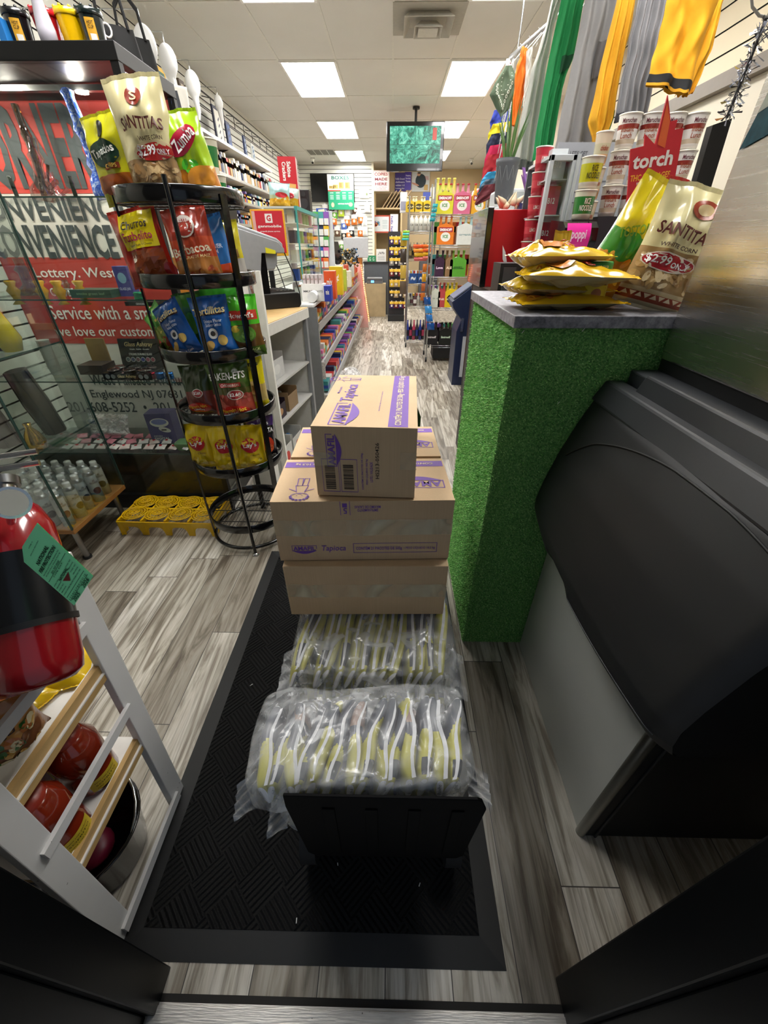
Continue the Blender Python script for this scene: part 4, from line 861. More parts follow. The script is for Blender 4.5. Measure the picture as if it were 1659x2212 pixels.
# shelf .805: ashtray displays
t = thing('ashtray_display', 'black counter display of glass ashtrays with printed back card', 'display', (at(285, 800, Y=2.2).x, 2.22, .806))
mb = MB(); mb.box(-.13, -.08, 0, .13, .06, .035, BLACKG); P = plane((0, -.08, 0), (1, 0, 0), (0, 0, 1)); mb.text(P, 'Glass Ashtray', 0, .018, .10, .020, mat('#d8c08a', .5), shear=.2, off=.001)
for sx in (-1, 1):
    for k in (.075, .105): mb.ell(P, sx * k, .018, .012, .012, mat('#8a8f8f', .4))
mb.build('tray', t)
for k in range(3):
    for j in range(2): MB().lathe([(.001, .036), (.030, .036), (.034, .042), (.03, .05), (.02, .045)], glass_mat('#8a7a78', .4), c=(-.085 + k * .085, -.04 + j * .06, 0), n=20).build('ashtray', t)
mb = MB(); Mt = Matrix.Translation((0, .065, .02)) @ Matrix.Rotation(R(-12), 4, 'X'); mb.box(-.10, 0, 0, .13, .004, .16, BLACKG, M=Mt); P0 = plane((0.015, 0, 0), (1, 0, 0), (0, 0, 1)); P = lambda x, z, off=0: Mt @ P0(x, z, off)
mb.text(P, 'Glass Ashtray', 0, .128, .16, .030, mat('#d8c08a', .5), shear=.2, off=.001); mb.text(P, 'Simple . Stylish . Durable', 0, .105, .11, .008, WHITE, off=.001); mb.text(P, 'STRONG DURABLE GLASS', 0, .080, .13, .011, WHITE, off=.001)
for k in range(6): mb.ell(P, -.075 + k * .028, .052, .0125, .0125, WHITE, off=.001); mb.ell(P, -.075 + k * .028, .052, .0105, .0105, mat(['#4a5a5a', '#4a4a6a', '#7a5a5a', '#4a4a8a', '#a05a6a', '#a05060'][k], .4), off=.0016)
mb.build('back_card', t)
t = thing('carton_tray', 'open brown cardboard display box left of the ashtray display', 'box', (at(195, 790, Y=2.25).x, 2.30, .806))
mb = MB(); mb.box(-.07, -.06, 0, .07, .06, .05, matte('#3f342c')); mb.build('tray', t)
MB().box(-.055, .055, .05, .055, .062, .17, mat('#a98a55', .7)).build('raised_lid', t)
for k, (px, c, nm) in enumerate(((333, '#a02438', 'red'), (352, '#1c5f9a', 'blue'), (372, '#2c6aa8', 'pale blue'))):
    wsolo(MB().lathe([(.001, 0), (.022, 0), (.022, .016), (.020, .018), (.022, .02), (.022, .034), (.001, .036)], mat(c, .15, .8), c=(at(px, 810, Y=2.2).x, 2.17, .806), n=24), 'herb_grinder', f'metallic {nm} grinder right of the ashtray display', 'grinder')
sp2 = None
t = thing('white_cup_stack', 'stack of white paper cups in the near left of the showcase', 'cups', (at(90, 770, Y=2.2).x, 2.25, .806))
mb = MB()
for k in range(9): mb.lathe([(.024, k * .016), (.030, .05 + k * .016), (.032, .052 + k * .016)], WHITE, n=18)
mb.build('cups', t)
# shelf .385: digital scale box, pink packets
t = thing('scale_box', 'purple digital scale box with picture of a bowl scale', 'box', (at(345, 890, Y=2.3).x, 2.30, .386), R(6))
mb = MB(); mb.box(-.075, -.05, 0, .075, .05, .19, mat('#4c4680', .35)); P = plane((0, -.05, 0), (1, 0, 0), (0, 0, 1)); mb.ell(P, 0, .135, .055, .028, WHITE); mb.ell(P, 0, .14, .045, .018, mat('#7f86c8', .3), off=.0012); mb.ell(P, .02, .09, .035, .016, WHITE, rot=-.3); mb.patch(P, -.0, .085, .03, .093, DARK, off=.0015, n=1)
mb.text(P, 'PORTABLE', -.03, .050, .05, .008, WHITE); mb.text(P, 'DIGITAL\nSCALE', -.01, .027, .09, .028, WHITE, bold=.03); mb.build('box', t, bev=.001)
rr = random.Random(21); PK = ['#e88aa0', '#e9e2e0', '#e6d0cc']
def small_pack(k, x, y, z, c, lab, dot=True):
    P = bagmap(.06, .045, .018, k); mb = MB(); q = (lambda u, v: gloss(c))
    for s_ in (1, -1): mb.grid(lambda u, v: P((u * 2 - 1) * .03 * s_, v * .045, 0, s_), 8, 6, q)
    if dot: mb.ell(P, 0, .024, .010, .008, gloss('#c0303c'), off=.002, n=10, rings=1)
    return solo(mb, 'small_packet', lab, 'packet', (x, y, z), (R(-75), 0, rr.random() - .5), 'small packets on the bottom shelf of the showcase')
k = 0
for j in range(3):
    for i in range(13):
        x = -1.96 + i * .072; y = 2.14 + j * .08
        if abs(x - at(345, 890, Y=2.3).x) < .10 and j == 2: continue
        c = PK[0] if (i < 7 and j == 1 and i % 2) or (j == 2 and i < 8) else PK[1 + (i % 2)]
        small_pack(k, x, y, .398 + .0, c, f"{'pink' if c == PK[0] else 'white'} small packet, {ORD[j]} row from the glass, {ORD[i]} from the left", c != PK[0]); k += 1
wsolo(MB().prism([(-.06, 0), (.06, 0), (.075, .05), (-.075, .05)], 2.14, 2.22, mat('#5f8a5a', .5)).__class__().hexa([(at(392, 900, Y=2.2).x - .05, 2.15, .386), (at(392, 900, Y=2.2).x + .05, 2.15, .386), (at(392, 900, Y=2.2).x + .05, 2.22, .386), (at(392, 900, Y=2.2).x - .05, 2.22, .386)], [(at(392, 900, Y=2.2).x - .065, 2.14, .43), (at(392, 900, Y=2.2).x + .065, 2.14, .43), (at(392, 900, Y=2.2).x + .065, 2.23, .43), (at(392, 900, Y=2.2).x - .065, 2.23, .43)], mat('#5f8a5a', .5)), 'patterned_dish', 'small green patterned dish right of the digital scale box', 'dish')
t = bag('clear_plastic_bag', 'crumpled clear plastic bag at the left of the bottom shelf', 'bag', (-1.80, 2.34, .39), (R(-20), 0, 0), .26, .14, .12, [(1, '#c9c4c0')], [])
t.data.materials.clear(); t.data.materials.append(film_mat('#efe8ea', .35, .1, 30)); t.data.polygons.foreach_set('material_index', [0] * len(t.data.polygons))
# ================================================================ yellow crate tray
Y_ = mat('#e0b400', .4)
t = thing('plastic_tray', 'yellow plastic bottle tray upside down on the floor before the showcase', 'tray', (-1.29, 1.94, 0), R(-1))
a = .0; W2, D2 = .275, .125
mb = MB(); hz = .10
def arch_side(y, sgn):
    n_ = 4; w_ = 2 * W2 / n_
    for k in range(n_):
        x0 = -W2 + k * w_; prev = None
        for q in range(25):
            u = q / 24; xx = x0 + w_ * u; zz = .058 * max(0, 1 - (abs(2 * u - 1) / .72) ** 4) ** .5
            cur = (xx, zz)
            if prev: mb.hexa([(prev[0], y - .003, prev[1]), (cur[0], y - .003, cur[1]), (cur[0], y + .003, cur[1]), (prev[0], y + .003, prev[1])], [(prev[0], y - .003 + sgn * .012, hz), (cur[0], y - .003 + sgn * .012, hz), (cur[0], y + .003 + sgn * .012, hz), (prev[0], y + .003 + sgn * .012, hz)], Y_)
            prev = cur
arch_side(-D2, -1); arch_side(D2, 1)
for sx in (-1, 1):
    mb.box(sx * W2 - .003, -D2 - .01, .06, sx * W2 + .003, D2 + .01, hz, Y_); mb.box(sx * W2 - .003, -D2 - .01, 0, sx * W2 + .003, -D2 + .05, .06, Y_); mb.box(sx * W2 - .003, D2 - .05, 0, sx * W2 + .003, D2 + .01, .06, Y_)
mb.build('rim', t)
mb = MB(); mb.box(-W2, -.008, hz - .02, W2, .008, hz + .004, Y_)
for k in range(5): mb.box(-W2 + k * W2 / 2 - .006, -D2, hz - .02, -W2 + k * W2 / 2 + .006, D2, hz + .002, Y_)
mb.build('cross_web', t)
for i in range(4):
    for j in range(2):
        cx_, cy_ = -.205 + i * .137, -.062 + j * .124; mb = MB()
        for rr_ in (.067, .054, .040, .026, .010): mb.tube([(cx_ + rr_ * cos(q * pi / 12), cy_ + rr_ * sin(q * pi / 12), hz + .012 + .006 * (rr_ < .03)) for q in range(24)], .0030, Y_, n=5, closed=True)
        for q in range(16): an = q * pi / 8; mb.tube([(cx_ + .010 * cos(an), cy_ + .010 * sin(an), hz + .018), (cx_ + .067 * cos(an), cy_ + .062 * sin(an), hz + .012)], .0018, Y_, n=4)
        mb.build('cup_ring', t)
# ================================================================ round snack carousel
SX, SY, SR = -.80, 1.885, .222
TZ = [1.535, 1.277, 1.008, .742, .472, .135]
t = thing('snack_carousel', 'tall black round wire carousel rack filled with snack bags', 'rack', (SX, SY, 0), world=True)
for k, z in enumerate(TZ):
    mb = MB(); mb.lathe([(SR - .004, z - .004), (SR, z - .004), (SR + .003, z), (SR + .004, z + .043), (SR + .001, z + .046), (SR - .004, z + .043), (SR - .004, z - .004)], BLACKG, c=(SX, SY, 0), n=56)
    for q in range(-10, 11): x = q * .02; h_ = math.sqrt(max(0, SR ** 2 - x * x)) - .003; mb.cyl((SX + x, SY - h_, z), (SX + x, SY + h_, z), .0016, BLACK, n=5)
    for q in (-1, 0, 1): h_ = math.sqrt(SR ** 2 - (q * .11) ** 2) - .003; mb.cyl((SX - h_, SY + q * .11, z - .003), (SX + h_, SY + q * .11, z - .003), .0028, BLACK, n=6)
    mb.build('basket', t)
mb = MB(); mb.tube([(SX + SR * cos(q * pi / 28), SY + SR * sin(q * pi / 28), .035) for q in range(56)], .010, BLACKG, n=8, closed=True); mb.build('base_ring', t)
fx, fy = at(552, 1195, Z=.01).x, at(552, 1195, Z=.01).y
mb = MB(); mb.cyl((fx, fy, .012), (fx - .006, fy, 1.60), .0085, BLACKG, n=12); mb.build('upright', t)
mb = MB(); mb.lathe([(.001, 0), (.020, 0), (.018, .008), (.006, .014)], CHROME, c=(fx, fy, 0), n=20); mb.build('foot', t)
for an in (200, 330, 95):
    cx_, cy_ = SX + (SR + .005) * cos(R(an)), SY + (SR + .005) * sin(R(an)); tx_ = Vector((-sin(R(an)), cos(R(an)), 0)) * .014
    mb = MB(); nx = Vector((cos(R(an)), sin(R(an)), 0)) * .004; c_ = Vector((cx_, cy_, 0))
    mb.hexa([c_ - tx_ - nx, c_ + tx_ - nx, c_ + tx_ + nx, c_ - tx_ + nx], [p_ + Vector((0, 0, 1.56)) for p_ in (c_ - tx_ - nx, c_ + tx_ - nx, c_ + tx_ + nx, c_ - tx_ + nx)], BLACKG); mb.build('upright', t)
def onrack(px, py, tier, Yd):
    p_ = at(px, py, Y=Yd); return (p_.x, Yd, TZ[tier] + .008)
# --- tier 1 (top)
bag('snack_bag', 'yellow taco snack bag with green label on the top tier, leftmost', 'chips', onrack(262, 400, 0, 1.83), (R(-4), R(-7), R(-12)), .165, .235, .07, [(.10, '#b8b818'), (.32, '#b06018'), (.55, '#c8c41c'), (1, '#c9c61e')],
    [('E', .02, .55, .36, .16, '#1d3a2a'), ('T', 'Tapatíos', .02, .56, .60, .13, '#f2f2ea', .12), ('E', .02, .18, .34, .13, '#9a4a1a'), ('R', -.05, .36, .32, .43, '#8a3a1a'), ('T', 'CHIPS', .14, .395, .28, .05, '#f0d060'), ('E', .08, .82, .09, .10, '#2a2a20')], neck=.12)
bag('snack_bag', 'large cream tortilla chip bag with dark red lettering on the top tier', 'chips', onrack(352, 412, 0, 1.80), (R(-5), R(-5), R(4)), .20, .315, .09, [(.05, '#d8c69a'), (.36, '#a8855a'), (1, '#ddd2a0')],
    [('R', -.46, .015, .46, .075, '#a84a30'), ('T', '▲▼▲▼▲▼▲▼', 0, .045, .85, .03, '#e8d6b0'), ('T', 'SANTITAS', .04, .62, .72, .10, '#5a1f1a', -.06), ('E', .02, .84, .14, .08, '#8f3524'), ('T', 'S', .02, .84, .12, .08, '#e8d0a0'), ('E', .14, .40, .34, .085, '#c8b48e'), ('E', .14, .39, .32, .075, '#b02a28', 0, .003), ('T', '$2.99', .02, .40, .32, .10, '#ffffff'), ('T', 'ONLY', .30, .385, .20, .045, '#ffffff'), ('T', 'WHITE CORN', .14, .50, .4, .035, '#4a3020'), ('S', -.42, .09, .42, .32, 34, ['#c6a878', '#9a7448', '#b89668'], .08)], neck=.08)
bag('snack_bag', 'lime green snack bag on the top tier, right', 'chips', onrack(436, 400, 0, 1.84), (R(-4), R(-10), R(24)), .155, .24, .07, [(.10, '#3fb82a'), (.40, '#c87a1c'), (1, '#a6cc1c')],
    [('E', -.05, .68, .40, .12, '#b01c38', .5), ('T', 'Zumba', -.02, .70, .6, .14, '#f4f0f0', .5), ('E', .1, .26, .32, .14, '#d89030'), ('S', -.4, .1, .4, .45, 12, ['#4fc22e', '#e0a040'], .10)], neck=.1)
# cups stack behind it
for k in range(2):
    paper_cup('noodle_cup', ['green noodle cup, lower of the two behind the carousel top', 'green noodle cup stacked on another behind the carousel top'][k], (at(455, 350, Y=2.25).x - .012 * k, 2.25, 1.55 + k * .118), .040, .052, .115, ['#d8d2c0', '#217a3a', '#217a3a', '#217a3a', '#d0ccba'], [('HOT & SPICY', .55, .06, .018, '#e0e8d8'), ('● ● ●', .30, .05, .010, '#d8e8d0')], group='green noodle cups')
wsolo(MB().box(at(455, 400, Y=2.25).x - .075, 2.18, 1.50, at(455, 400, Y=2.25).x + .075, 2.32, 1.549, BLACK).box(at(455, 400, Y=2.25).x - .07, 2.19, .0, at(455, 400, Y=2.25).x + .07, 2.31, 1.50, mat('#d9d6d0', .6)), 'pedestal_stand', 'narrow stand behind the carousel carrying the green noodle cups', 'stand')
# --- tier 2
bag('snack_bag', 'red churros snack bag with square yellow label on the second tier', 'chips', onrack(335, 600, 1, 1.78), (R(-6), R(-9), R(-2)), .195, .235, .08, [(1, '#a82a1a')],
    [('R', -.26, .48, .44, .97, '#dcc814'), ('T', 'Churros', .06, .80, .52, .12, '#2a1a14'), ('T', 'Futbolito', .08, .64, .58, .12, '#b0304a'), ('T', 'Sabor Salsa \'n Cheese', .1, .525, .45, .03, '#3a2a10'), ('R', -.2, .03, .46, .45, '#8f4420'), ('E', -.14, .36, .06, .06, '#e8e0c8'), ('S', -.15, .05, .42, .40, 12, ['#b5602a', '#7a3416', '#c87a3a'], .08), ('E', .45, .13, .1, .12, '#8a1a18')], neck=.05)
bag('snack_bag', 'red barbecue snack bag with white emblem at the centre of the second tier', 'chips', onrack(437, 598, 1, 1.76), (R(-6), R(-7), R(3)), .175, .235, .08, [(.12, '#c43a1c'), (.34, '#b87838'), (.6, '#c24a2c'), (1, '#a83a2a')],
    [('E', 0, .76, .24, .15, '#e2d8cc'), ('E', 0, .75, .20, .12, '#a83c30', 0, .003), ('T', 'MISTER', 0, .84, .30, .045, '#f0e8e0'), ('T', 'Barbacoa', .02, .46, .84, .12, '#f0e4c8', .05), ('T', 'FRITURAS DE MAIZ', .05, .36, .70, .04, '#e8d090'), ('S', -.42, .06, .42, .26, 16, ['#c86a30', '#d89040', '#b04a20'], .09)], neck=.1)
bag('snack_bag', 'blue and white snack bag right of the barbecue bag on the second tier', 'chips', onrack(476, 592, 1, 1.83), (R(-6), R(-9), R(12)), .15, .215, .06, [(.25, '#c84a20'), (1, '#2a68a8')], [('T', 'A', 0, .82, .2, .12, '#f0f0f0'), ('T', 'DINNER\nJAM', .1, .5, .5, .16, '#d8e4f0')])
bag('snack_bag', 'yellow churros snack bag at the right rear of the second tier', 'chips', onrack(500, 588, 1, 1.90), (R(-4), R(-5), R(10)), .14, .20, .06, [(.12, '#a8202a'), (.40, '#b8b4ac'), (1, '#c8bc28')], [('T', 'Churros', .1, .62, .5, .10, '#3a2a14'), ('R', -.1, .4, .4, .54, '#8a6a3a')])
# --- tier 3
TT = [('T', 'Tortillitas', 0, .80, .86, .12, '#f0e0a0', .05), ('R', -.42, .73, .42, .76, '#3a1a14'), ('T', 'Unique Flavor\nSabor único', .06, .60, .5, .12, '#cfe0f4'), ('E', -.02, .42, .12, .09, '#e0e4e8'), ('E', -.02, .42, .06, .045, '#2a2a30', 0, .0035), ('E', .2, .30, .14, .09, '#d0b060'), ('E', -.2, .22, .16, .08, '#caa458', .5), ('T', 'Flavored Corn', 0, .06, .6, .04, '#e8e8f0')]
b1 = bag('snack_bag', 'blue corn snack bag facing front on the third tier', 'chips', onrack(478, 752, 2, 1.76), (R(-4), R(-5), R(6)), .155, .22, .07, [(1, '#1f62b4')], TT)
bag('snack_bag', 'blue corn snack bag leaning left on the third tier', 'chips', onrack(410, 752, 2, 1.79), (R(-8), R(-26), R(-10)), .14, .21, .06, [(1, '#1c58a4')], TT)
HW = [('R', -.46, .62, .46, .78, '#c23a28'), ('T', "Howard's", 0, .70, .72, .09, '#f0e8e0'), ('E', .0, .38, .34, .15, '#5f9a2a'), ('E', .1, .36, .18, .09, '#8fc85a', 0, .003), ('E', -.22, .48, .12, .06, '#d8c040'), ('T', 'FRIED SNACK', 0, .10, .7, .05, '#c8d890')]
bag('snack_bag', "bright green snack bag with red band at the right of the third tier", 'chips', onrack(536, 748, 2, 1.80), (R(-4), R(-3), R(16)), .15, .22, .07, [(.14, '#4a6a20'), (.55, '#6a4a24'), (1, '#4fc024')], HW)
bag('snack_bag', "green red-banded snack bag half behind the blue front bag", 'chips', onrack(508, 742, 2, 1.87), (R(-4), R(-2), R(10)), .14, .20, .06, [(.14, '#4a6a20'), (.5, '#6a5a2a'), (1, '#8fc050')], HW)
bag('snack_bag', 'dark green snack bag at the back of the third tier', 'chips', onrack(492, 735, 2, 1.96), (R(0), R(2), R(20)), .17, .245, .06, [(1, '#2f8a26')], [('T', 'Limón', 0, .8, .6, .1, '#1a4a18')])
bag('snack_bag', 'green chili snack bag drooping left off the third tier', 'chips', onrack(392, 758, 2, 1.84), (R(-10), R(-42), R(-14)), .12, .21, .05, [(.2, '#7a5a20'), (.6, '#8a9a3a'), (1, '#4f9a34')], [('E', .1, .25, .24, .10, '#b03a2a'), ('S', -.3, .3, .3, .8, 10, ['#c84a2a', '#e0d060'], .07)])
bag('snack_bag', 'narrow green snack bag between the two blue bags on the third tier', 'chips', onrack(440, 740, 2, 1.92), (R(0), R(-8), R(0)), .13, .22, .05, [(1, '#2f6a24')], [('E', 0, .5, .2, .2, '#5fa03a')])
# --- tier 4
BK = [('T', 'BAKEN-ETS', 0, .80, .86, .12, '#e8e8e0', .03), ('R', -.22, .60, .3, .68, '#c0443c'), ('T', 'CHICHARRON', .04, .64, .44, .05, '#f0e0d8'), ('E', .12, .46, .20, .09, '#e8e0d8'), ('E', .12, .46, .18, .078, '#b03038', 0, .003), ('T', '$2.69', .12, .46, .28, .07, '#ffffff'), ('E', .02, .15, .38, .11, '#c0261e'), ('T', 'Flamin Hot', .02, .18, .6, .07, '#f0c030', .08), ('T', 'LIMÓN', .02, .115, .36, .05, '#ffffff')]
bag('snack_bag', 'green and red pork rind bag at the front of the fourth tier', 'chips', onrack(515, 900, 3, 1.75), (R(-5), R(-3), R(6)), .185, .235, .08, [(.06, '#6a2a20'), (.48, '#a04034'), (.56, '#5a5a2a'), (1, '#3f5a22')], BK + [('S', -.42, .08, .42, .46, 30, ['#b85048', '#8a2c26', '#c86a58'], .09)])
bag('snack_bag', 'darker pork rind bag at the left of the fourth tier', 'chips', onrack(445, 898, 3, 1.80), (R(-6), R(-6), R(-14)), .165, .21, .07, [(.06, '#5a241c'), (.5, '#7a3a34'), (1, '#2f3f1c')], BK[3:])
bag('snack_bag', 'yellow snack bag with onion rings at the right of the fourth tier', 'chips', onrack(556, 885, 3, 1.84), (R(-4), R(0), R(30)), .13, .25, .06, [(.2, '#c8b818'), (.5, '#b8a060'), (1, '#d8c810')], [('T', 'Rings', 0, .85, .6, .1, '#2a2a20'), ('E', 0, .45, .28, .12, '#d0a860'), ('E', 0, .45, .12, .05, '#a07a3a', 0, .003)])
# --- tier 5
LY = [('E', .06, .60, .30, .17, '#b8202c'), ('E', .06, .67, .26, .09, '#d8b020', 0, .0025), ('R', -.20, .53, .32, .68, '#b8202c'), ('T', "Lay's", .06, .60, .44, .13, '#ffffff', .08), ('T', 'Classic', .2, .38, .3, .045, '#7a5a10')]
for k, (px, py, Yd, ry, rz, lab) in enumerate(((452, 1015, 1.78, -8, -12, "yellow classic chip bag at the left of the fifth tier"), (500, 1015, 1.75, -4, 0, "yellow classic chip bag in the middle of the fifth tier"), (548, 1010, 1.765, 0, 10, "yellow classic chip bag at the right front of the fifth tier"))):
    bag('snack_bag', lab, 'chips', onrack(px, py, 4, Yd), (R(-6), R(ry), R(rz)), .150, .21, .08, [(1, '#d8bc10')], LY + [('S', -.4, .04, .4, .25, 7, ['#e0cc60', '#c8a820'], .12)], group="yellow chip bags on the carousel")
bag('snack_bag', 'dark purple and black chip bag at the right rear of the fifth tier', 'chips', onrack(576, 1000, 4, 1.86), (R(-4), R(2), R(35)), .14, .22, .07, [(.2, '#14121a'), (.8, '#1c1622'), (1, '#3a1f5a')], [('T', 'Doritos', -.05, .88, .6, .08, '#e8e8f0'), ('T', 'DINAMITA', 0, .72, .8, .10, '#f0f0f0'), ('E', .05, .42, .3, .16, '#b8361c'), ('E', .15, .30, .16, .10, '#e06030', 0, .003)])
bag('snack_bag', "yellow classic chip bag behind the left and middle ones of the fifth tier", 'chips', onrack(478, 1000, 4, 1.90), (R(0), R(0), R(0)), .15, .21, .07, [(1, '#ccb010')], LY)
# ================================================================ turf counter
TX0, TY0, TY1 = .318, 1.095, 1.72
t = thing('turf_counter', 'bar-height counter end clad in green artificial turf with grey laminate top', 'counter', (.75, 1.4, 0), world=True)
mb = MB(); mb.box(TX0, TY0, 0, 1.9, TY1, 1.236, TURF); mb.build('turf_cladding', t)
mb = MB(); mb.box(TX0 - .014, TY0 - .016, 1.238, 1.9, TY1 + .01, 1.266, GRAN); mb.build('worktop', t, bev=.002)
# turf pile
rr = random.Random(2); vs = []; fs = []; ms = []
cols = [mat(c, .7, 0, .2) for c in ('#5cac48', '#78c45e', '#94d878', '#448a40', '#b8e894')]
mbp = MB()
def blades(n, fn, nrm):
    for i in range(n):
        p_ = fn(rr.random(), rr.random()); d1 = Vector((rr.random() - .5, rr.random() - .5, rr.random() - .5)) * .008; d1 = d1 - nrm * d1.dot(nrm); w_ = d1.cross(nrm).normalized() * .0013
        k = len(mbp.v); tip = p_ + nrm * (.004 + rr.random() * .004) + d1
        mbp.v += [tuple(p_ - w_), tuple(p_ + w_), tuple(tip)]; mbp.f.append((k, k + 1, k + 2)); mbp.m.append(mbp.mi(cols[rr.randrange(5)])); mbp.sm.append(False)
blades(42000, lambda u, v: Vector((TX0, TY0 + (TY1 - TY0) * u, 1.235 * v)), Vector((-1, 0, 0)))
blades(36000, lambda u, v: Vector((TX0 + .8 * u, TY0, 1.235 * v)), Vector((0, -1, 0)))
o = mbp.build('turf_pile', t); o['kind'] = 'stuff'
# tiny white scraps caught on the turf
for k, (px, py) in enumerate(((1127, 720), (1257, 716), (1204, 873))):
    p_ = at(px, py, Y=TY0 - .008); mb = MB(); mb.cyl(p_, p_ + Vector((.005, 0, .007)), .0008, WHITE, n=5); wsolo(mb, 'paper_fleck', ['tiny white fleck on the dark turf face, upper left', 'tiny white fleck on the dark turf face near the ice bin', 'tiny white fleck on the dark turf face, lower middle'][k], 'litter', 'flecks on the turf')
# ================================================================ ice bin
IB = mat('#17181a', .5, 0, .12, 180); IB2 = mat('#202225', .42, 0, .1, 180)
t = thing('ice_bin', 'ice machine with black sloping bin door and brushed steel head', 'ice machine', (.85, .75, 0), world=True)
y0, y1 = .405, 1.082
g = NT('grey_steel_panel'); v = g.tc.outputs['Object']; n = g.noise(v, 3, 4); g.base(g.mix(n, (.42, .43, .40, 1), (.56, .57, .53, 1))); g.rough(.42); g.b.inputs['Metallic'].default_value = .35
mb = MB(); mb.box(.556, y0 + .03, .0, 1.25, y1, .80, g.m); mb.build('cabinet', t, bev=.004)
mb = MB(); mb.box(.5585, y0 + .022, .0, 1.25, y0 + .03, .80, IB)  # black plate over the grey cabinet: shade of the unlit near side as colour
mb.cyl((.562, y0 + .03, .0), (.562, y0 + .03, .80), .013, metal('#8f908c', .35), n=16); mb.cyl((.60, y0 + .02, .0), (.60, y0 + .02, .70), .004, DARK); mb.build('side_panel', t)
# door: swept profile in x-z, bulging, with a lower lip and a rounded lower near corner
def dprof(v):  # v 0 bottom .. 1 top
    pts = [(.500, .655), (.474, .660), (.462, .690), (.458, .735), (.468, .80), (.492, .90), (.522, .99), (.548, 1.055), (.560, 1.075)]
    k = v * (len(pts) - 1); i = min(int(k), len(pts) - 2); f_ = k - i; a, b = pts[i], pts[i + 1]; return a[0] + (b[0] - a[0]) * f_, a[1] + (b[1] - a[1]) * f_
yd0, yd1 = .345, 1.083
def door(u, v):
    y = yd0 + (yd1 - yd0) * u; x, z = dprof(v)
    bul = .035 * (1 - (2 * u - 1) ** 2) * (1 - abs(v - .25) * .8)
    z2 = z
    if v < .30: z2 = z + .055 * max(0, 1 - v / .30) * (max(0, (u - .50)) / .5) ** 1.4
    arc = ((u - .35) / .72) ** 2 + ((v - .30) / .58) ** 2
    hx = 0
    if abs(u - .60) < .12 and .06 < v < .30: hx = .020 * (1 - ((u - .60) / .12) ** 2) * (1 - ((v - .18) / .12) ** 2)
    cn = 0
    if u < .06: cn = .02 * (1 - u / .06) ** 2
    return Vector((x - bul + .012 + hx + cn, y, z2))
mb = MB(); mb.grid(lambda u, v: door(1 - u, v), 90, 60, IB)
mb.add([door(0, v / 12) for v in range(13)] + [(1.2, yd0 + .0, .66), (1.2, yd0, 1.075)][::-1], [tuple(range(15))], IB)
mb.add([door(u / 20, 0) for u in range(21)] + [Vector((.60, yd1, .70)), Vector((.60, yd0, .655))], [tuple(range(23))], IB); mb.build('bin_door', t)
mb = MB()
ln = []
for k in range(61):
    u = .03 + .9 * k / 60; vv = .30 + .58 * math.sqrt(max(0, 1 - ((u - .35) / .72) ** 2)); p_ = door(u, vv); ln.append(p_ + Vector((-.0012, 0, 0)))
mb.tube(ln, .0022, mat('#090909', .6), n=6); mb.build('door_groove', t)
MB().tube([door(k / 60, .215) + Vector((-.0005, 0, 0)) for k in range(2, 59)], .0014, mat('#3a3c40', .4), n=6).build('lip_edge', t)
hp0 = at(1228, 1238, X=.45)
mb = MB(); mb.sphere((.452, hp0.y, hp0.z), .05, mat('#4a4e52', .35), n=14, sc=(.25, .9, .42)); mb.build('handle_highlight', t)  # flattened lump at the handle, its highlight put into the lighter grey
mb = MB(); mb.hexa([(.548, .352, 1.06), (.62, .352, 1.06), (.62, y1, 1.06), (.548, y1 - .0, 1.06)], [(.575, .352, 1.112), (.62, .352, 1.112), (.62, y1, 1.112), (.575, y1, 1.112)], IB2); mb.build('hinge_cover', t, bev=.006)
mb = MB(); mb.hexa([(.590, .352, 1.08), (.64, .352, 1.08), (.64, .985, 1.08), (.590, .985, 1.08)], [(.618, .352, 1.150), (.632, .352, 1.150), (.632, .985, 1.150), (.618, .985, 1.150)], IB2); mb.build('front_hood', t, bev=.005)
mb = MB(); mb.box(.632, .352, 1.06, 1.25, y1, 1.139, mat('#2c2f33', .45, 0, .1, 150)); mb.build('top_deck', t, bev=.004)
mb = MB(); mb.box(.70, .36, 1.139, 1.25, y1 - .004, 1.168, BLACK); mb.build('head_base', t)
mb = MB(); mb.box(.695, .362, 1.168, 1.25, y1 - .002, 1.98, STEEL); mb.build('steel_head', t, bev=.004)
mb = MB(); P = plane((.693, .95, 0), (0, -1, 0), (0, 0, 1))
a = at(1598, 325, X=.694); b = at(1659, 255, X=.694)
mb.poly(P, [(.95 - a.y, a.z), (.95 - b.y + .06, a.z + .02), (.95 - b.y + .06, b.z + .08), (.95 - a.y + .02, a.z + .07)], mat('#1c4a58', .2, .4, .6, 60), off=.001)
mb.poly(P, [(.95 - a.y + .015, a.z + .05), (.95 - b.y + .06, a.z + .07), (.95 - b.y + .06, a.z + .13), (.95 - a.y + .03, a.z + .11)], mat('#8f958c', .3, .6, .4, 40), off=.002); mb.build('sticker', t)
# ================================================================ on the turf counter
def countered(px, py, z=1.267): return at(px, py, Z=z)
YB_ = [(.16, '#c8a018'), (1, '#d8b010')]
def flat_snack(lab, c, rz, W, L, T, z, tiltx=0, cols=None, pr=None, ry=0):
    return bag('snack_pack', lab, 'snack', (c[0], c[1], z), (R(-90 + tiltx), R(ry), rz), W, L, T, cols or [(1, '#dcb010')], pr or [('T', 'PLATANITOS', 0, .6, .5, .10, '#b03018'), ('E', 0, .35, .36, .16, '#c87a20'), ('S', -.38, .1, .38, .5, 12, ['#e8a830', '#b86a1c', '#e8c850'], .11)], group='yellow snack packs piled on the turf counter', back='#b8a878', seed=z * 20, crease=2.2, res=(28, 34))
cx_, cy_ = at(1165, 640, Z=1.28).x, 1.20
flat_snack('yellow snack pack at the bottom of the pile on the turf counter', (cx_ + .025, cy_ - .09), R(-86), .17, .27, .035, 1.285).location = (cx_ - .12, cy_ + .02, 1.285)
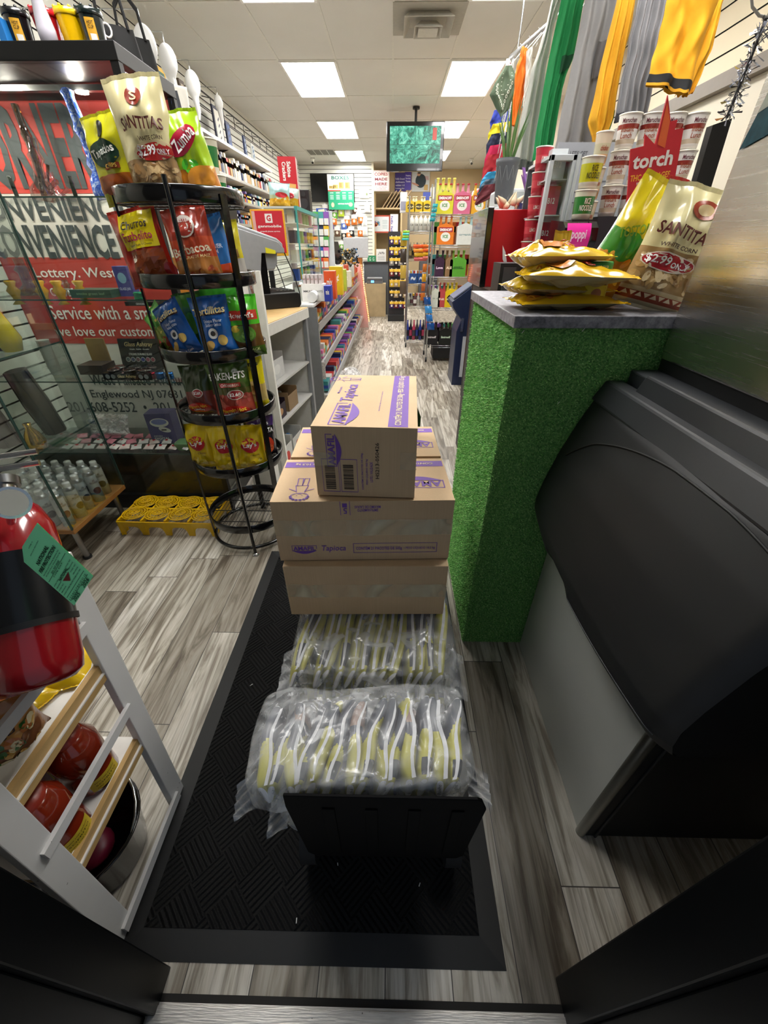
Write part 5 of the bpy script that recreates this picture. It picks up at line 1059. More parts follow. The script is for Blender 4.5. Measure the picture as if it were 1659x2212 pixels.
flat_snack('yellow snack pack second from the bottom with grey back showing', (cx_, cy_), R(-80), .16, .26, .04, 1.318, tiltx=-2, cols=[(1, '#c9a818')]).location = (cx_ - .13, cy_ + .03, 1.318)
flat_snack('yellow snack pack third in the pile, overhanging to the right', (cx_, cy_), R(-98), .15, .26, .04, 1.35, tiltx=-1).location = (cx_ - .12, cy_ + .00, 1.350)
flat_snack('golden snack pack on top of the pile on the turf counter', (cx_, cy_), R(-88), .17, .22, .045, 1.385, cols=[(1, '#e0b81c')]).location = (cx_ - .13, cy_ + .04, 1.388)
bag('snack_pack', 'small upright gold snack packet behind the yellow pile', 'snack', (at(1205, 560, Y=1.42).x, 1.42, 1.27), (0, 0, 0), .05, .17, .03, [(1, '#b89a28')], [])
p_ = at(1293, 630, Y=1.17)
t = thing('salsa_jar', 'jar of red salsa with green lid on the turf counter', 'jar', (p_.x, 1.22, 1.267))
mb = MB(); mb.lathe([(.001, 0), (.033, 0), (.038, .01), (.038, .075), (.034, .085), (.034, .09)], mat('#7a2c14', .15, 0, .4, 60, 0, .5), n=28); P = cylmap((0, 0, 0), .0385, 0); mb.build('jar_body', t)
mb = MB(); mb.grid(lambda u, v: P(-.04 + .08 * u, .012 + .045 * v, .0005), 14, 2, mat('#d8c01a', .5)); mb.ell(P, 0, .038, .013, .012, mat('#a86a3a', .5), off=.001); mb.text(P, 'SALSA', 0, .020, .03, .008, mat('#8a2a18', .5), off=.0015); mb.build('label', t)
mb = MB(); mb.lathe([(.037, .088), (.039, .09), (.039, .106), (.036, .109), (.001, .109)], mat('#2f8a44', .3), n=32); mb.text(cylmap((0, 0, 0), .039, .088), 'MILD SALSA', 0, .010, .03, .006, WHITE, off=.001); mb.build('lid', t)
bag('snack_bag', 'big cream chip bag with price spot on the turf counter', 'chips', (at(1392, 668, Y=1.19).x, 1.19, 1.275), (R(-4), R(12), R(-20)), .175, .245, .09, [(.045, '#d8c8a0'), (.13, '#a04a34'), (.17, '#c8b488'), (.50, '#a08050'), (1, '#ddd4a2')],
    [('T', '▲▼▲▼▲▼▲▼▲', 0, .09, .92, .045, '#e6d2ac'), ('T', 'SANTITAS', -.03, .645, .74, .10, '#5f2018', -.08), ('E', .08, .85, .18, .075, '#9a3a24'), ('E', .08, .85, .11, .045, '#d8c090', 0, .003), ('E', -.06, .395, .38, .080, '#e8dccc'), ('E', -.06, .395, .36, .070, '#b0222a', 0, .003), ('T', '$2.99', -.20, .40, .36, .08, '#ffffff'), ('T', 'ONLY', .12, .385, .24, .05, '#ffffff'), ('T', 'WHITE CORN', -.03, .53, .5, .035, '#4a3020'), ('S', -.42, .2, .42, .44, 44, ['#cbb080', '#8f6c3c', '#b89660', '#dcc69a'], .08)], neck=-.02)
bag('snack_bag', 'yellow, green and red chip bag leaning right behind the salsa jar', 'chips', (at(1285, 595, Y=1.34).x, 1.34, 1.268), (R(0), R(24), R(-24)), .14, .29, .08, [(.12, '#b0501c'), (.42, '#b8802c'), (.62, '#3a8a2a'), (1, '#d8c41c')], [('T', 'TOSTONES', 0, .66, .7, .08, '#7a9a20', .5), ('E', .0, .52, .2, .12, '#2f8a2c'), ('S', -.4, .06, .4, .42, 20, ['#d8902c', '#b04a18', '#e0b040'], .10)])
bag('snack_bag', 'red and silver backed chip bag leaning beside the yellow and green one', 'chips', (at(1335, 605, Y=1.40).x, 1.40, 1.268), (R(0), R(22), R(-14)), .13, .29, .07, [(1, '#b0241a')], [('R', -.1, .05, .45, .8, '#8d8d88'), ('T', 'Nutrition Facts', .15, .6, .4, .05, '#3a3a3a')])
bag('snack_bag', 'grey silver chip bag standing behind the large cream bag', 'chips', (at(1440, 640, Y=1.30).x, 1.30, 1.268), (0, R(14), R(20)), .14, .24, .06, [(1, '#777a76')], [])
# ================================================================ counter behind the turf
t = thing('service_counter', 'dark service counter running behind the turf-clad end', 'counter', (1.2, 3.0, 0), world=True)
mb = MB(); mb.box(.56, TY1 + .02, 0, 1.25, 3.15, 1.20, mat('#2a2624', .6)); mb.build('body', t)
MB().box(.545, TY1 + .02, 1.20, 1.26, 3.15, 1.225, GRAN).build('worktop', t)
CT = 1.226
# heated display: red side, black front
t = thing('beverage_dispenser', 'red and black drink dispenser cabinet behind the yellow snack pile', 'dispenser', (.62, 2.55, CT), world=True)
xa = at(1058, 520, Y=2.42).x; xb = at(1133, 520, Y=2.42).x; z_t = at(1100, 452, Y=2.42).z
MB().box(xa, 2.42, CT, xb, 2.80, z_t, mat('#b3161f', .3)).build('red_panel', t, bev=.004)
MB().box(xa - .03, 2.40, CT - .02 + .02, xa, 2.82, z_t + .008, BLACKG).build('black_front', t, bev=.004)
mb = MB(); P = plane(((xa + xb) / 2, 2.419, (CT + z_t) / 2 - .04), (1, 0, 0), (0, 0, 1)); mb.poly(P, [(-.01, .0), (.03, -.06), (.0, .03), (-.02, .06)], WHITE, off=.001); mb.build('emblem', t)
x = at(1100, 575, Y=2.1).x
wsolo(MB().box(x - .05, 2.05, CT, x + .09, 2.2, 1.345, BLACK).box(x - .035, 2.048, 1.24, x + .02, 2.05, 1.33, mat('#3a3a3c', .3)), 'black_holder', 'black plastic holder in front of the red dispenser', 'holder')
x = at(1165, 560, Y=2.05).x
wsolo(MB().box(x - .045, 2.02, CT, x + .045, 2.18, 1.355, mat('#d8bb10', .4)), 'yellow_box', 'plain yellow box under the white framed cooler', 'box')
# red cup towers
def cup_tower(px, Yd, zb, n, dz, cols, labs, grp, r0=.028, r1=.036, txt='LIMON'):
    x = at(px, 500, Y=Yd).x
    for k in range(n): paper_cup('snack_cup', labs(k), (x, Yd, zb + k * dz), r0, r1, dz * .97, cols, [(txt, .5, .03, .014, '#f0e8e0')], group=grp, lid='#d8d2c8')
cup_tower(1147, 2.28, CT + .12, 5, .083, ['#c03040', '#d04450', '#c03040'], lambda k: f'red snack cup, {ORD[k]} from the bottom of the red tower', 'red cups in a tower')
wsolo(MB().box(at(1147, 500, Y=2.28).x - .05, 2.22, CT, at(1147, 500, Y=2.28).x + .05, 2.34, CT + .118, BLACK), 'cup_stand', 'black stand beneath the tower of red cups', 'stand')
# white framed countertop cooler
t = thing('countertop_cooler', 'small white framed glass door cooler on the counter', 'cooler', (.8, 2.3, 1.36), world=True)
A = at(1150, 535, Y=2.16); B = at(1196, 535, Y=2.10); zt_ = at(1190, 335, Y=2.14).z
xa, xb = A.x, A.x + .105; W_ = mat('#b9bec2', .35); zb0 = 1.356
for b in ((xa, 2.12, zb0, xa + .016, 2.145, zt_), (xb - .016, 2.12, zb0, xb, 2.145, zt_), (xa, 2.12, zb0, xb, 2.145, zb0 + .05), (xa, 2.12, zt_ - .02, xb, 2.145, zt_)): MB().box(*b, W_).build('door_frame', t, bev=.002)
MB().box(xa + .016, 2.13, zb0 + .05, xb - .016, 2.134, zt_ - .02, GLASS).build('door_glass', t)
mb = MB(); mb.box(xb, 2.11, zb0, xb + .012, 2.45, zt_, W_); mb.box(xa, 2.145, zt_ - .01, xb, 2.45, zt_, W_); mb.box(xa, 2.44, zb0, xb, 2.45, zt_, mat('#6a7278', .5)); mb.box(xa, 2.145, zb0, xb, 2.45, zb0 + .01, W_); mb.build('cabinet', t)
for z in (zb0 + .16, zb0 + .28): MB().box(xa + .01, 2.15, z, xb, 2.44, z + .004, W_).build('shelf', t)
for k, (z, c, nm) in enumerate(((zb0 + .05, '#a02434', 'crimson'), (zb0 + .165, '#b84a5a', 'pink'), (zb0 + .285, '#cfd4d6', 'white'))):
    wsolo(MB().box(xa + .025, 2.20, z + (.0 if k else -.035), xb - .015, 2.30, z + (.10 if k else .09), gloss(c)).text(plane(((xa + xb) / 2 + .005, 2.20, z + .05), (1, 0, 0), (0, 0, 1)), 'B12', 0, 0, .03, .02, WHITE, off=.001), 'drink_carton', f'{nm} drink carton inside the small countertop cooler', 'carton')
# grey banner with outlines behind
xg0, xg1 = at(1205, 400, Y=2.35).x, at(1300, 400, Y=2.35).x
t = thing('promo_board', 'grey board with outlined rounded boxes behind the counter goods', 'board', ((xg0 + xg1) / 2, 2.45, CT), world=True)
P = plane((xg0, 2.449, 0), (1, 0, 0), (0, 0, 1)); mb = MB(); mb.box(xg0 - .0, 2.45, CT, xg1 + .22, 2.46, 1.80, mat('#8f9196', .6)); dk = mat('#4a4c50', .6)
for a_, b_ in ((.05, 1.30), (.05, 1.46), (.05, 1.62), (.17, 1.38), (.17, 1.54)):
    for q in ((a_, b_, a_ + .10, b_ + .004), (a_, b_ + .12, a_ + .10, b_ + .124), (a_, b_, a_ + .004, b_ + .12), (a_ + .096, b_, a_ + .10, b_ + .12)): mb.patch(P, *q, dk, off=.001, n=1)
mb.text(P, 'IMMUNITY', .09, 1.41, .09, .022, dk); mb.text(P, 'LET\'S GET', .10, 1.76, .08, .02, dk); mb.build('board', t)
# yellow and green cans
for k, (c, z, lab) in enumerate((('#2c7a30', 0, 'green noodle cup under the yellow one beside the grey board'), ('#c4c21c', 1, 'yellow noodle cup on top of the green one'))):
    x = at(1263, 430, Y=2.0).x; z0 = at(1263, 475, Y=2.0).z
    paper_cup('noodle_cup', lab, (x, 2.0, z0 + k * .098), .034, .040, .094, ['#d8d2c0', c, c, c, '#d8d8c0'], [('RICE\nNOODLES', .5, .05, .04, '#f0f0e0' if k == 0 else '#3a3a10')], group='yellow and green cups')
x = at(1263, 430, Y=2.0).x; z0 = at(1263, 475, Y=2.0).z
wsolo(MB().box(x - .05, 1.95, CT + .01 - .01, x + .05, 2.05, z0 - .001, mat('#1c1c1e', .5)), 'display_riser', 'dark riser under the green and yellow noodle cups', 'stand')
# poppi dispenser
t = thing('can_dispenser', 'black rounded can dispenser with bright pink front', 'dispenser', (.0, 0, 0), world=True)
A = at(1212, 540, Y=1.86); B = at(1262, 540, Y=1.86); zt_ = at(1240, 478, Y=1.86).z; xm = A.x; xw = B.x - A.x
mb = MB(); prof = [(1.86 + .0, A.z - .0), (1.86 - .018, A.z + .03), (1.86 - .012, zt_ - .02), (1.86 + .02, zt_), (2.03, zt_ + .01), (2.03, A.z)]
mb.prism([(y, z) for y, z in prof], xm + xw - .0, xm + xw + .03, BLACKG, axis='x'); mb.prism([(y + .006, z) for y, z in prof], xm - .004, xm + xw, BLACKG, axis='x'); mb.box(xm, 1.9, CT, xm + xw + .02, 2.02, A.z, BLACK); mb.build('housing', t)
PN = mat('#e0249a', .35, emit=0); mb = MB()
mb.grid(lambda u, v: Vector((xm + xw * u, 1.857 - .008 - .014 * sin(pi * v * .9 + .3), A.z + .006 + (zt_ - A.z - .012) * v)), 4, 8, PN); P = plane((xm + xw / 2, 1.833, (A.z + zt_) / 2), (1, 0, 0), (0, 0, 1)); mb.text(P, 'poppi', 0, 0, xw * .62, .038, mat('#f8e0f0', .4), off=.002, bold=.03); mb.build('pink_front', t)
t['label'] = 'black rounded can dispenser with bright pink front'
mb = MB(); x = at(1230, 555, Y=1.80).x; mb.box(x - .04, 1.80, CT + .04 - .04 + .0, x + .07, 1.845, at(1230, 548, Y=1.80).z, metal('#c8c8c8', .3)); wsolo(mb, 'chrome_holder', 'shiny chrome holder below the pink dispenser', 'holder')
# wall of instant noodle cups on a riser
xr0 = at(1290, 470, Y=2.12).x; zc0 = at(1330, 468, Y=2.12).z
wsolo(MB().box(xr0 - .02, 2.06, CT, xr0 + .36, 2.22, zc0 - .002, mat('#26252b', .5)), 'display_riser', 'dark riser under the wall of instant lunch cups', 'stand')
NCUP = None
for j in range(3):
    for i in range(4):
        x = xr0 + .035 + i * .084; lab = f"white instant lunch noodle cup, {['bottom', 'middle', 'top'][j]} row, {ORD[i]} from the left"
        if NCUP is None: NCUP = paper_cup('noodle_cup', lab, (x, 2.12, zc0 + j * .106), .032, .040, .103, ['#e4e0da', '#c9b8a0', '#e6e2dc', '#e6e2dc', '#8a3028', '#e6e2dc', '#e6e2dc'], [('Maruchan', .78, .05, .014, '#5a1a28'), ('Instant\nLunch', .45, .045, .034, '#9a4a20')], group='instant lunch cups on the riser', face=-pi / 2 - .3)
        else: dup(NCUP, (x, 2.12, zc0 + j * .106), (i * .15 - .1), lab)
# noodle cups seen end-on at the left
for j in range(3):
    x = xr0 - .055; mbx = paper_cup('noodle_cup', f"noodle cup with picture lid at the left of the white cups, {['bottom', 'middle', 'top'][j]} of three", (x, 2.10, zc0 - .05 + j * .106), .024, .032, .10, ['#d8a878', '#c8c0a0', '#d8c8b0'], [('chicken', .5, .03, .016, '#a03a20')], group='picture noodle cups')
wsolo(MB().box(xr0 - .09, 2.05, CT, xr0 - .022, 2.15, zc0 - .051, mat('#26252b', .5)), 'display_riser', 'narrow riser under the picture noodle cups', 'stand')
# torch sign
pp = lambda px, py: at(px, py, Y=1.72)
O = pp(1350, 520); P = plane((O.x, 1.72, 0), (1, 0, 0), (0, 0, 1)); q = lambda px, py: (pp(px, py).x - O.x, pp(px, py).z)
t = thing('beverage_sign', 'red beverages sign with flame shaped top on the turf counter', 'sign', (O.x + .05, 1.72, 1.267), world=True)
RS_ = mat('#c2202c', .5); OR = mat('#d8602a', .5); YL = mat('#e8b030', .5); mb = MB()
out = [q(1348, 525), q(1363, 322), q(1392, 315), q(1394, 290), q(1415, 312), q(1443, 205), q(1449, 262), q(1464, 258), q(1458, 280), q(1477, 276), q(1452, 420), q(1440, 525)]
mb.prism([(a + O.x, b) for a, b in out], 1.72, 1.726, RS_); mb.box(O.x + .01, 1.722, 1.267, O.x + .09, 1.728, out[0][1] + .02, RS_)
mb.poly(P, [q(1420, 312), q(1441, 222), q(1447, 262), q(1436, 320)], OR, off=.001)
def w2(txt, a, b, c, dm, m, bo=.02):
    p0, p1 = q(a, (b + dm) / 2), q(c, (b + dm) / 2); h = q(a, b)[1] - q(a, dm)[1]; mb.text(P, txt, (p0[0] + p1[0]) / 2, (p0[1] + p1[1]) / 2, p1[0] - p0[0], abs(h), m, bold=bo, off=.002, rot=.10)
w2('torch', 1368, 328, 1452, 362, WHITE, .03); w2('THC BEVERAGES', 1362, 374, 1445, 388, YL, .02); w2('NON ALCOHOLIC', 1375, 391, 1420, 398, WHITE); w2('LOW DOSAGE', 1372, 408, 1440, 426, WHITE, .03); w2('HIGH MOOD', 1372, 432, 1432, 450, WHITE, .03)
mb.build('sign_board', t)
# black frame and tinsel on the right wall above the ice machine
mb = MB(); A = at(1500, 425, Y=1.62); B = at(1575, 262, Y=1.62)
mb.hexa([(at(1495, 425, Y=1.7).x, 1.70, at(1495, 425, Y=1.7).z), (at(1530, 425, Y=1.7).x, 1.70, at(1530, 425, Y=1.7).z), (at(1530, 425, Y=1.7).x, 1.73, at(1530, 425, Y=1.7).z), (at(1495, 425, Y=1.7).x, 1.73, at(1495, 425, Y=1.7).z)],
        [(at(1540, 270, Y=1.7).x, 1.70, at(1540, 270, Y=1.7).z), (at(1582, 255, Y=1.7).x, 1.70, at(1582, 255, Y=1.7).z), (at(1582, 255, Y=1.7).x, 1.73, at(1582, 255, Y=1.7).z), (at(1540, 270, Y=1.7).x, 1.73, at(1540, 270, Y=1.7).z)], BLACK)
mb.box(at(1500, 425, Y=1.7).x, 1.70, 1.267, at(1500, 425, Y=1.7).x + .02, 1.73, at(1495, 425, Y=1.7).z + .01, BLACK)
wsolo(mb, 'menu_frame', 'tilted black framed board beside the steel ice machine head', 'frame')
mb = MB(); A = at(1570, 255, Y=1.5); B = at(1655, 40, Y=1.5); rr = random.Random(5); SV = metal('#b8bcc4', .25); DK = mat('#17171c', .4)
for k in range(260):
    f_ = rr.random(); c = A.lerp(B, f_); d_ = Vector((rr.random() - .5, rr.random() - .5, rr.random() - .5)) * .05; e = Vector((rr.random() - .5, 0, rr.random() - .5)) * .01; mb.add([c, c + d_, c + d_ * .9 + e], [(0, 1, 2)], SV if k % 3 else DK)
mb.tube([A, B], .004, DK); wsolo(mb, 'tinsel_garland', 'silver and black tinsel garland hanging beside the ice machine head', 'garland')
# grey cable in the top right corner
wsolo(MB().tube([at(1622, -20, Y=1.5), at(1625, 15, Y=1.5), at(1640, 34, Y=1.5), at(1670, 40, Y=1.5)], .003, mat('#9a9a98', .4)), 'hanging_cable', 'grey cable hanging in the top right corner', 'cable')
# ================================================================ hanging garments
def drape(name, lab, cat, L, Rr, Yd, cols, T=.035, nf=6, group=None, seed=1, amp=1.0, extra=None, ztop=2.62):
    """L,R: pixel outlines top to bottom at distance Yd; closed pleated cloth"""
    A = [at(px, py, Y=Yd) for px, py in L]; B = [at(px, py, Y=Yd) for px, py in Rr]
    # carry the cloth up to the rail
    for S_ in (A, B):
        pass
    n = len(A) - 1
    def S2(u, v, side):
        k = v * n; i = min(int(k), n - 1); f_ = k - i; a = A[i].lerp(A[i + 1], f_); b = B[i].lerp(B[i + 1], f_); p_ = a.lerp(b, u)
        ed = (max(0, 1 - abs(2 * u - 1) ** 4)) ** .5; w_ = (b - a).length
        fold = sin(u * pi * nf * 2 + seed + 1.2 * sin(v * 3 + seed)) * .016 * amp * min(1, w_ / .12) * (.5 + .6 * v) + .012 * amp * noise.noise(Vector((u * 6, v * 5, seed)))
        p_.y += side * T * ed * .5 * -1 + fold; p_.x += .007 * amp * noise.noise(Vector((v * 7, seed, u * 2))); p_.z += .010 * noise.noise(Vector((u * 7, seed, 1))) * (v > .9); return p_
    def mm(u, v):
        for vt, c in cols:
            if v <= vt: return mat(c, .8, 0, .08, 60)
        return mat(cols[-1][1], .8, 0, .08, 60)
    mb = MB(); mb.grid(lambda u, v: S2(u, 1 - v, 1), 54, 40, lambda u, v: mm(u, 1 - v)); mb.grid(lambda u, v: S2(1 - u, 1 - v, -1), 30, 30, lambda u, v: mm(1 - u, 1 - v))
    if extra: extra(mb, S2)
    m_ = A[0].lerp(B[0], .5)
    if m_.z < 2.58: mb.cyl(m_ - Vector((0, 0, .01)), (.90 + (4.55 - min(Yd, 4.5)) * .2075, min(Yd, 4.5), 2.61), .0025, CHROME, n=5)
    o = wsolo(mb, name, lab, cat, group); return o
G = 'garments hanging on the ceiling rail'
drape('hanging_jacket', 'glossy yellow jacket with dark trim, rightmost on the rail', 'jacket', [(1475, -130), (1445, 0), (1420, 100), (1398, 182)], [(1560, -130), (1555, 0), (1515, 110), (1488, 208)], 2.45, [(.90, '#e0a010'), (.97, '#17181a'), (1, '#d89a14')], nf=2, group=G, seed=2)
drape('hanging_trousers', 'glossy yellow trouser leg hanging right of the yellow jacket front', 'trousers', [(1560, -100), (1540, 0), (1500, 110), (1458, 205)], [(1600, -100), (1560, 10), (1535, 110), (1492, 205)], 2.55, [(.95, '#e0a416'), (1, '#d09010')], nf=2, group=G, seed=4)
drape('hanging_skirt', 'pleated grey cloth between the two yellow garments', 'skirt', [(1400, -120), (1378, 0), (1352, 130), (1328, 262)], [(1455, -120), (1448, 0), (1415, 150), (1390, 275)], 2.72, [(.95, '#7d7d80'), (1, '#3a3a40')], nf=5, group=G, seed=5, amp=1.0)
drape('hanging_jersey', 'narrow yellow jersey with green hem left of the pleated grey cloth', 'jersey', [(1362, -120), (1333, 0), (1300, 140), (1273, 262), (1280, 310)], [(1390, -120), (1375, 0), (1348, 130), (1325, 255), (1300, 318)], 2.92, [(.9, '#dca21c'), (1, '#c89018')], nf=3, group=G, seed=7,
      extra=lambda mb, S2: mb.grid(lambda u, v: S2(.86 + .1 * u, .72 + .24 * v, 1) + Vector((0, -.006, 0)), 3, 12, mat('#2f6a3a', .8)))
drape('hanging_shirt', 'grey cotton t-shirt with dark sleeve opening beside the yellow jersey', 't-shirt', [(1290, -120), (1265, 0), (1235, 150), (1205, 290), (1198, 345)], [(1345, -120), (1342, 20), (1310, 120), (1300, 240), (1280, 350)], 3.2, [(1, '#8b8a8a')], nf=3, group=G, seed=9, amp=1.1,
      extra=lambda mb, S2: mb.grid(lambda u, v: S2(.55 + .4 * u, .42 + .16 * v, 1) + Vector((0, -.02, 0)), 10, 8, mat('#6d6c6e', .8)))
drape('hanging_shirt', 'bright green t-shirt with long sleeve hanging on the rail', 't-shirt', [(1245, -120), (1212, 0), (1185, 130), (1165, 250), (1150, 345)], [(1300, -120), (1262, 0), (1240, 120), (1215, 190), (1188, 350)], 3.5, [(1, '#1f8a4c')], nf=3, group=G, seed=12,
      extra=lambda mb, S2: mb.grid(lambda u, v: S2(.5 + .42 * u, .50 + .10 * v, 1) + Vector((0, -.012, 0)), 8, 6, mat('#0f4a2c', .8)))
drape('hanging_sweatshirt', 'pale grey sweatshirt hanging left of the green t-shirt', 'sweatshirt', [(1205, -60), (1178, 60), (1150, 150), (1125, 260), (1110, 362)], [(1240, -60), (1195, 60), (1180, 150), (1168, 260), (1150, 372)], 3.8, [(.95, '#b4b5ae'), (1, '#6a6c68')], nf=3, group=G, seed=15)
drape('hanging_shirt', 'orange t-shirt with white edge behind the pale sweatshirt', 't-shirt', [(1128, 100), (1112, 160), (1103, 270)], [(1142, 110), (1140, 170), (1118, 276)], 4.05, [(1, '#e8781c')], nf=2, group=G, seed=17)
drape('hanging_jersey', 'white sleeve garment at the right of the orange t-shirt', 'jersey', [(1138, 110), (1136, 160), (1128, 230)], [(1150, 100), (1146, 170), (1136, 235)], 4.0, [(1, '#d8d4cc')], nf=1, group=G, seed=19)
def paisley(mb, S2):
    W = mat('#c8d0c0', .7); f = lambda a, b, o=0: S2(a, b, 1) + Vector((0, -.004 - o, 0))
    for k in range(14):
        u = .12 + .05 * k; vv = .35 + .45 * (1 - abs(2 * (k / 13) - 1)); mb.ell(lambda a, b, o=0: f(min(max(a, 0), 1), min(max(b, 0), 1), o), u + .04, vv, .045, .035, W, off=.001, n=8, rings=1); mb.ell(lambda a, b, o=0: f(min(max(a, 0), 1), min(max(b, 0), 1), o), u + .04, vv, .022, .018, mat('#4a5a48', .8), off=.003, n=8, rings=1)
    for k in range(12): mb.ell(lambda a, b, o=0: f(min(max(a, 0), 1), min(max(b, 0), 1), o), .2 + .055 * k, .15 + .4 * (1 - abs(2 * k / 11 - 1)), .03, .006, W, off=.001, n=6, rings=1)
drape('hanging_bandana', 'olive green paisley bandana at the end of the rail', 'bandana', [(1092, 142), (1072, 175), (1058, 205), (1072, 235), (1080, 250)], [(1106, 142), (1116, 165), (1112, 200), (1100, 235), (1082, 254)], 4.25, [(1, '#4d5f4a')], nf=2, group=G, seed=21, amp=.6, extra=paisley, T=.012)
for k, (c, nm, a, b) in enumerate((('#2a3a9a', 'royal blue', 238, 292), ('#d8c81a', 'yellow', 268, 312), ('#1c2440', 'navy', 290, 335), ('#c01c50', 'magenta', 315, 372), ('#a01a28', 'red', 335, 392), ('#2a86b0', 'sky blue', 372, 405), ('#4a5c6c', 'slate', 388, 420), ('#5c1a24', 'maroon', 400, 440))):
    o_ = -k * 5; drape('hanging_bandana', f'{nm} bandana in the overlapping row below the paisley one', 'bandana', [(1068 + o_ * .6, a), (1058 + o_ * .7, (a + b) / 2), (1060 + o_, b)], [(1106 - k * 3, a - 6), (1106 - k * 3, (a + b) / 2 - 4), (1064 + o_, b + 4)], 4.5 - .03 * k, [(1, c)], nf=2, group='overlapping bandanas', seed=30 + k, amp=.5, T=.008)
t = thing('garment_rail', 'square metal garment rail hanging from the ceiling on the right', 'rail', (1.1, 3.2, 2.6), world=True)
a_ = Vector((.90, 4.55, 2.62)); b_ = Vector((1.45, 1.9, 2.62)); mb = MB(); mb.tube([a_, b_], .015, metal('#c0c2c4', .3), n=4); mb.build('bar', t)
for f_ in (.05, .5, .95): p_ = a_.lerp(b_, f_); mb = MB(); mb.cyl(p_, (p_.x, p_.y, ZC - .006), .006, CHROME); mb.build('hanger_rod', t)
mb = MB(); mb.box(a_.x - .03, a_.y - .03, 2.54, a_.x + .03, a_.y - .025, 2.61, WHITE); mb.text(plane((a_.x, a_.y - .03, 2.575), (1, 0, 0), (0, 0, 1)), '17', 0, 0, .02, .025, mat('#7a2a2a', .5), off=.001); mb.build('size_tag', t)
for k in range(8):
    p_ = a_.lerp(b_, .06 + k * .05); mb = MB(); mb.tube([p_ + Vector((0, 0, .03)), p_ + Vector((.02, 0, .02)), p_ + Vector((.02, 0, -.02)), p_ + Vector((0, 0, -.06))], .002, CHROME, n=5); mb.build('hook', t)
# ================================================================ left slatwall: shelves, books, pegs
rr = random.Random(77)
def wall_shelf(z, y0, y1, lab, depth=.30):
    t = thing('wall_shelf', lab, 'shelf', (XL + depth / 2, (y0 + y1) / 2, z - .02), world=True)
    MB().box(XL + .001, y0, z - .018, XL + depth, y1, z, matte('#c9c6bb')).build('board', t, bev=.003)
    MB().box(XL + depth, y0, z - .022, XL + depth + .004, y1, z + .006, metal('#b9b9b5', .4)).build('price_rail', t)
    for k in range(max(2, int((y1 - y0) / 1.2))):
        y = y0 + .1 + k * (y1 - y0 - .2) / max(1, int((y1 - y0) / 1.2) - 1); mb = MB(); mb.prism([(XL, z - .02), (XL + .24, z - .02), (XL, z - .10)], y, y + .006, DARK, axis='y'); mb.build('bracket', t)
wall_shelf(2.40, 4.6, 8.3, 'top shelf on the left slat wall with framed pieces'); wall_shelf(2.10, 5.0, 10.6, 'second shelf on the left slat wall lined with upright packs')
wall_shelf(1.88, 5.0, 10.6, 'third shelf on the left slat wall with small colourful items'); wall_shelf(1.64, 5.2, 10.6, 'lowest visible shelf on the left slat wall')
pal = [('cream', '#ddd0b4'), ('white', '#dcdad6'), ('red', '#a82a28'), ('navy', '#22305a'), ('tan', '#b8925e'), ('purple', '#58407e'), ('orange', '#c8642a'), ('grey', '#8a8c90'), ('yellow', '#d0b028'), ('teal', '#2c7a80')]
pb = {}
def unit(kind, c, w_, d_, h_, extra=None):
    k = (kind, c, w_, d_, h_)
    if k in pb: return pb[k]
    mb = MB(); mb.box(-w_ / 2, -d_ / 2, 0, w_ / 2, d_ / 2, h_, mat(c, .45))
    if extra: extra(mb)
    pb[k] = [mb, None]; return pb[k]
def place(kind, c, dims, loc, rz, lab, cat, group, extra=None, bev=.001):
    e = unit(kind, c, *dims, extra)
    if e[1] is None: e[1] = solo(e[0], kind, lab, cat, loc, rz, group, bev=bev); return e[1]
    o = e[1].copy(); C.objects.link(o); o.location = loc; o.rotation_euler = (0, 0, rz); o['label'] = lab; o['group'] = group; return o
def stripe(c2, w_, h_, d_):
    def f(mb):
        for s_ in (1, -1): mb.box(-w_ / 2 - .0008, -d_ / 2 - .0008, h_ * .55, w_ / 2 + .0008, d_ / 2 + .0008, h_ * .8, mat(c2, .5))
    return f
def row(kind, cat, y0, y1, z, xf, dims_fn, gap, place_words, group, cols, face='x', max_n=48):
    y = y0; k = 0
    while y < y1 and k < max_n:
        nm, c = cols[rr.randrange(len(cols))]; w_, d_, h_ = dims_fn()
        c2 = cols[rr.randrange(len(cols))][1]
        place(kind, c, (d_, w_, h_), (xf - d_ / 2 - .004 - .01 * rr.random(), y + w_ / 2, z + .0005), 0, f'{nm} {cat} {ORD[k]} from the near end of {place_words}', cat, group, stripe(c2, d_, h_, w_)); y += w_ + gap; k += 1
row('boxed_pack', 'pack', 5.1, 9.6, 2.10, XL + .27, lambda: (rr.choice((.05, .07)), .16, rr.choice((.18, .21))), .025, 'the second left wall shelf', 'upright packs on the second wall shelf', pal[:5] + pal[7:8])
row('small_pack', 'small pack', 5.1, 8.6, 1.88, XL + .28, lambda: (.05, .12, rr.choice((.09, .13))), .022, 'the third left wall shelf', 'small items on the third wall shelf', pal)
row('small_pack', 'small pack', 5.3, 8.8, 1.64, XL + .28, lambda: (.06, .12, rr.choice((.10, .14))), .025, 'the lowest left wall shelf', 'small items on the lowest wall shelf', pal[1:])
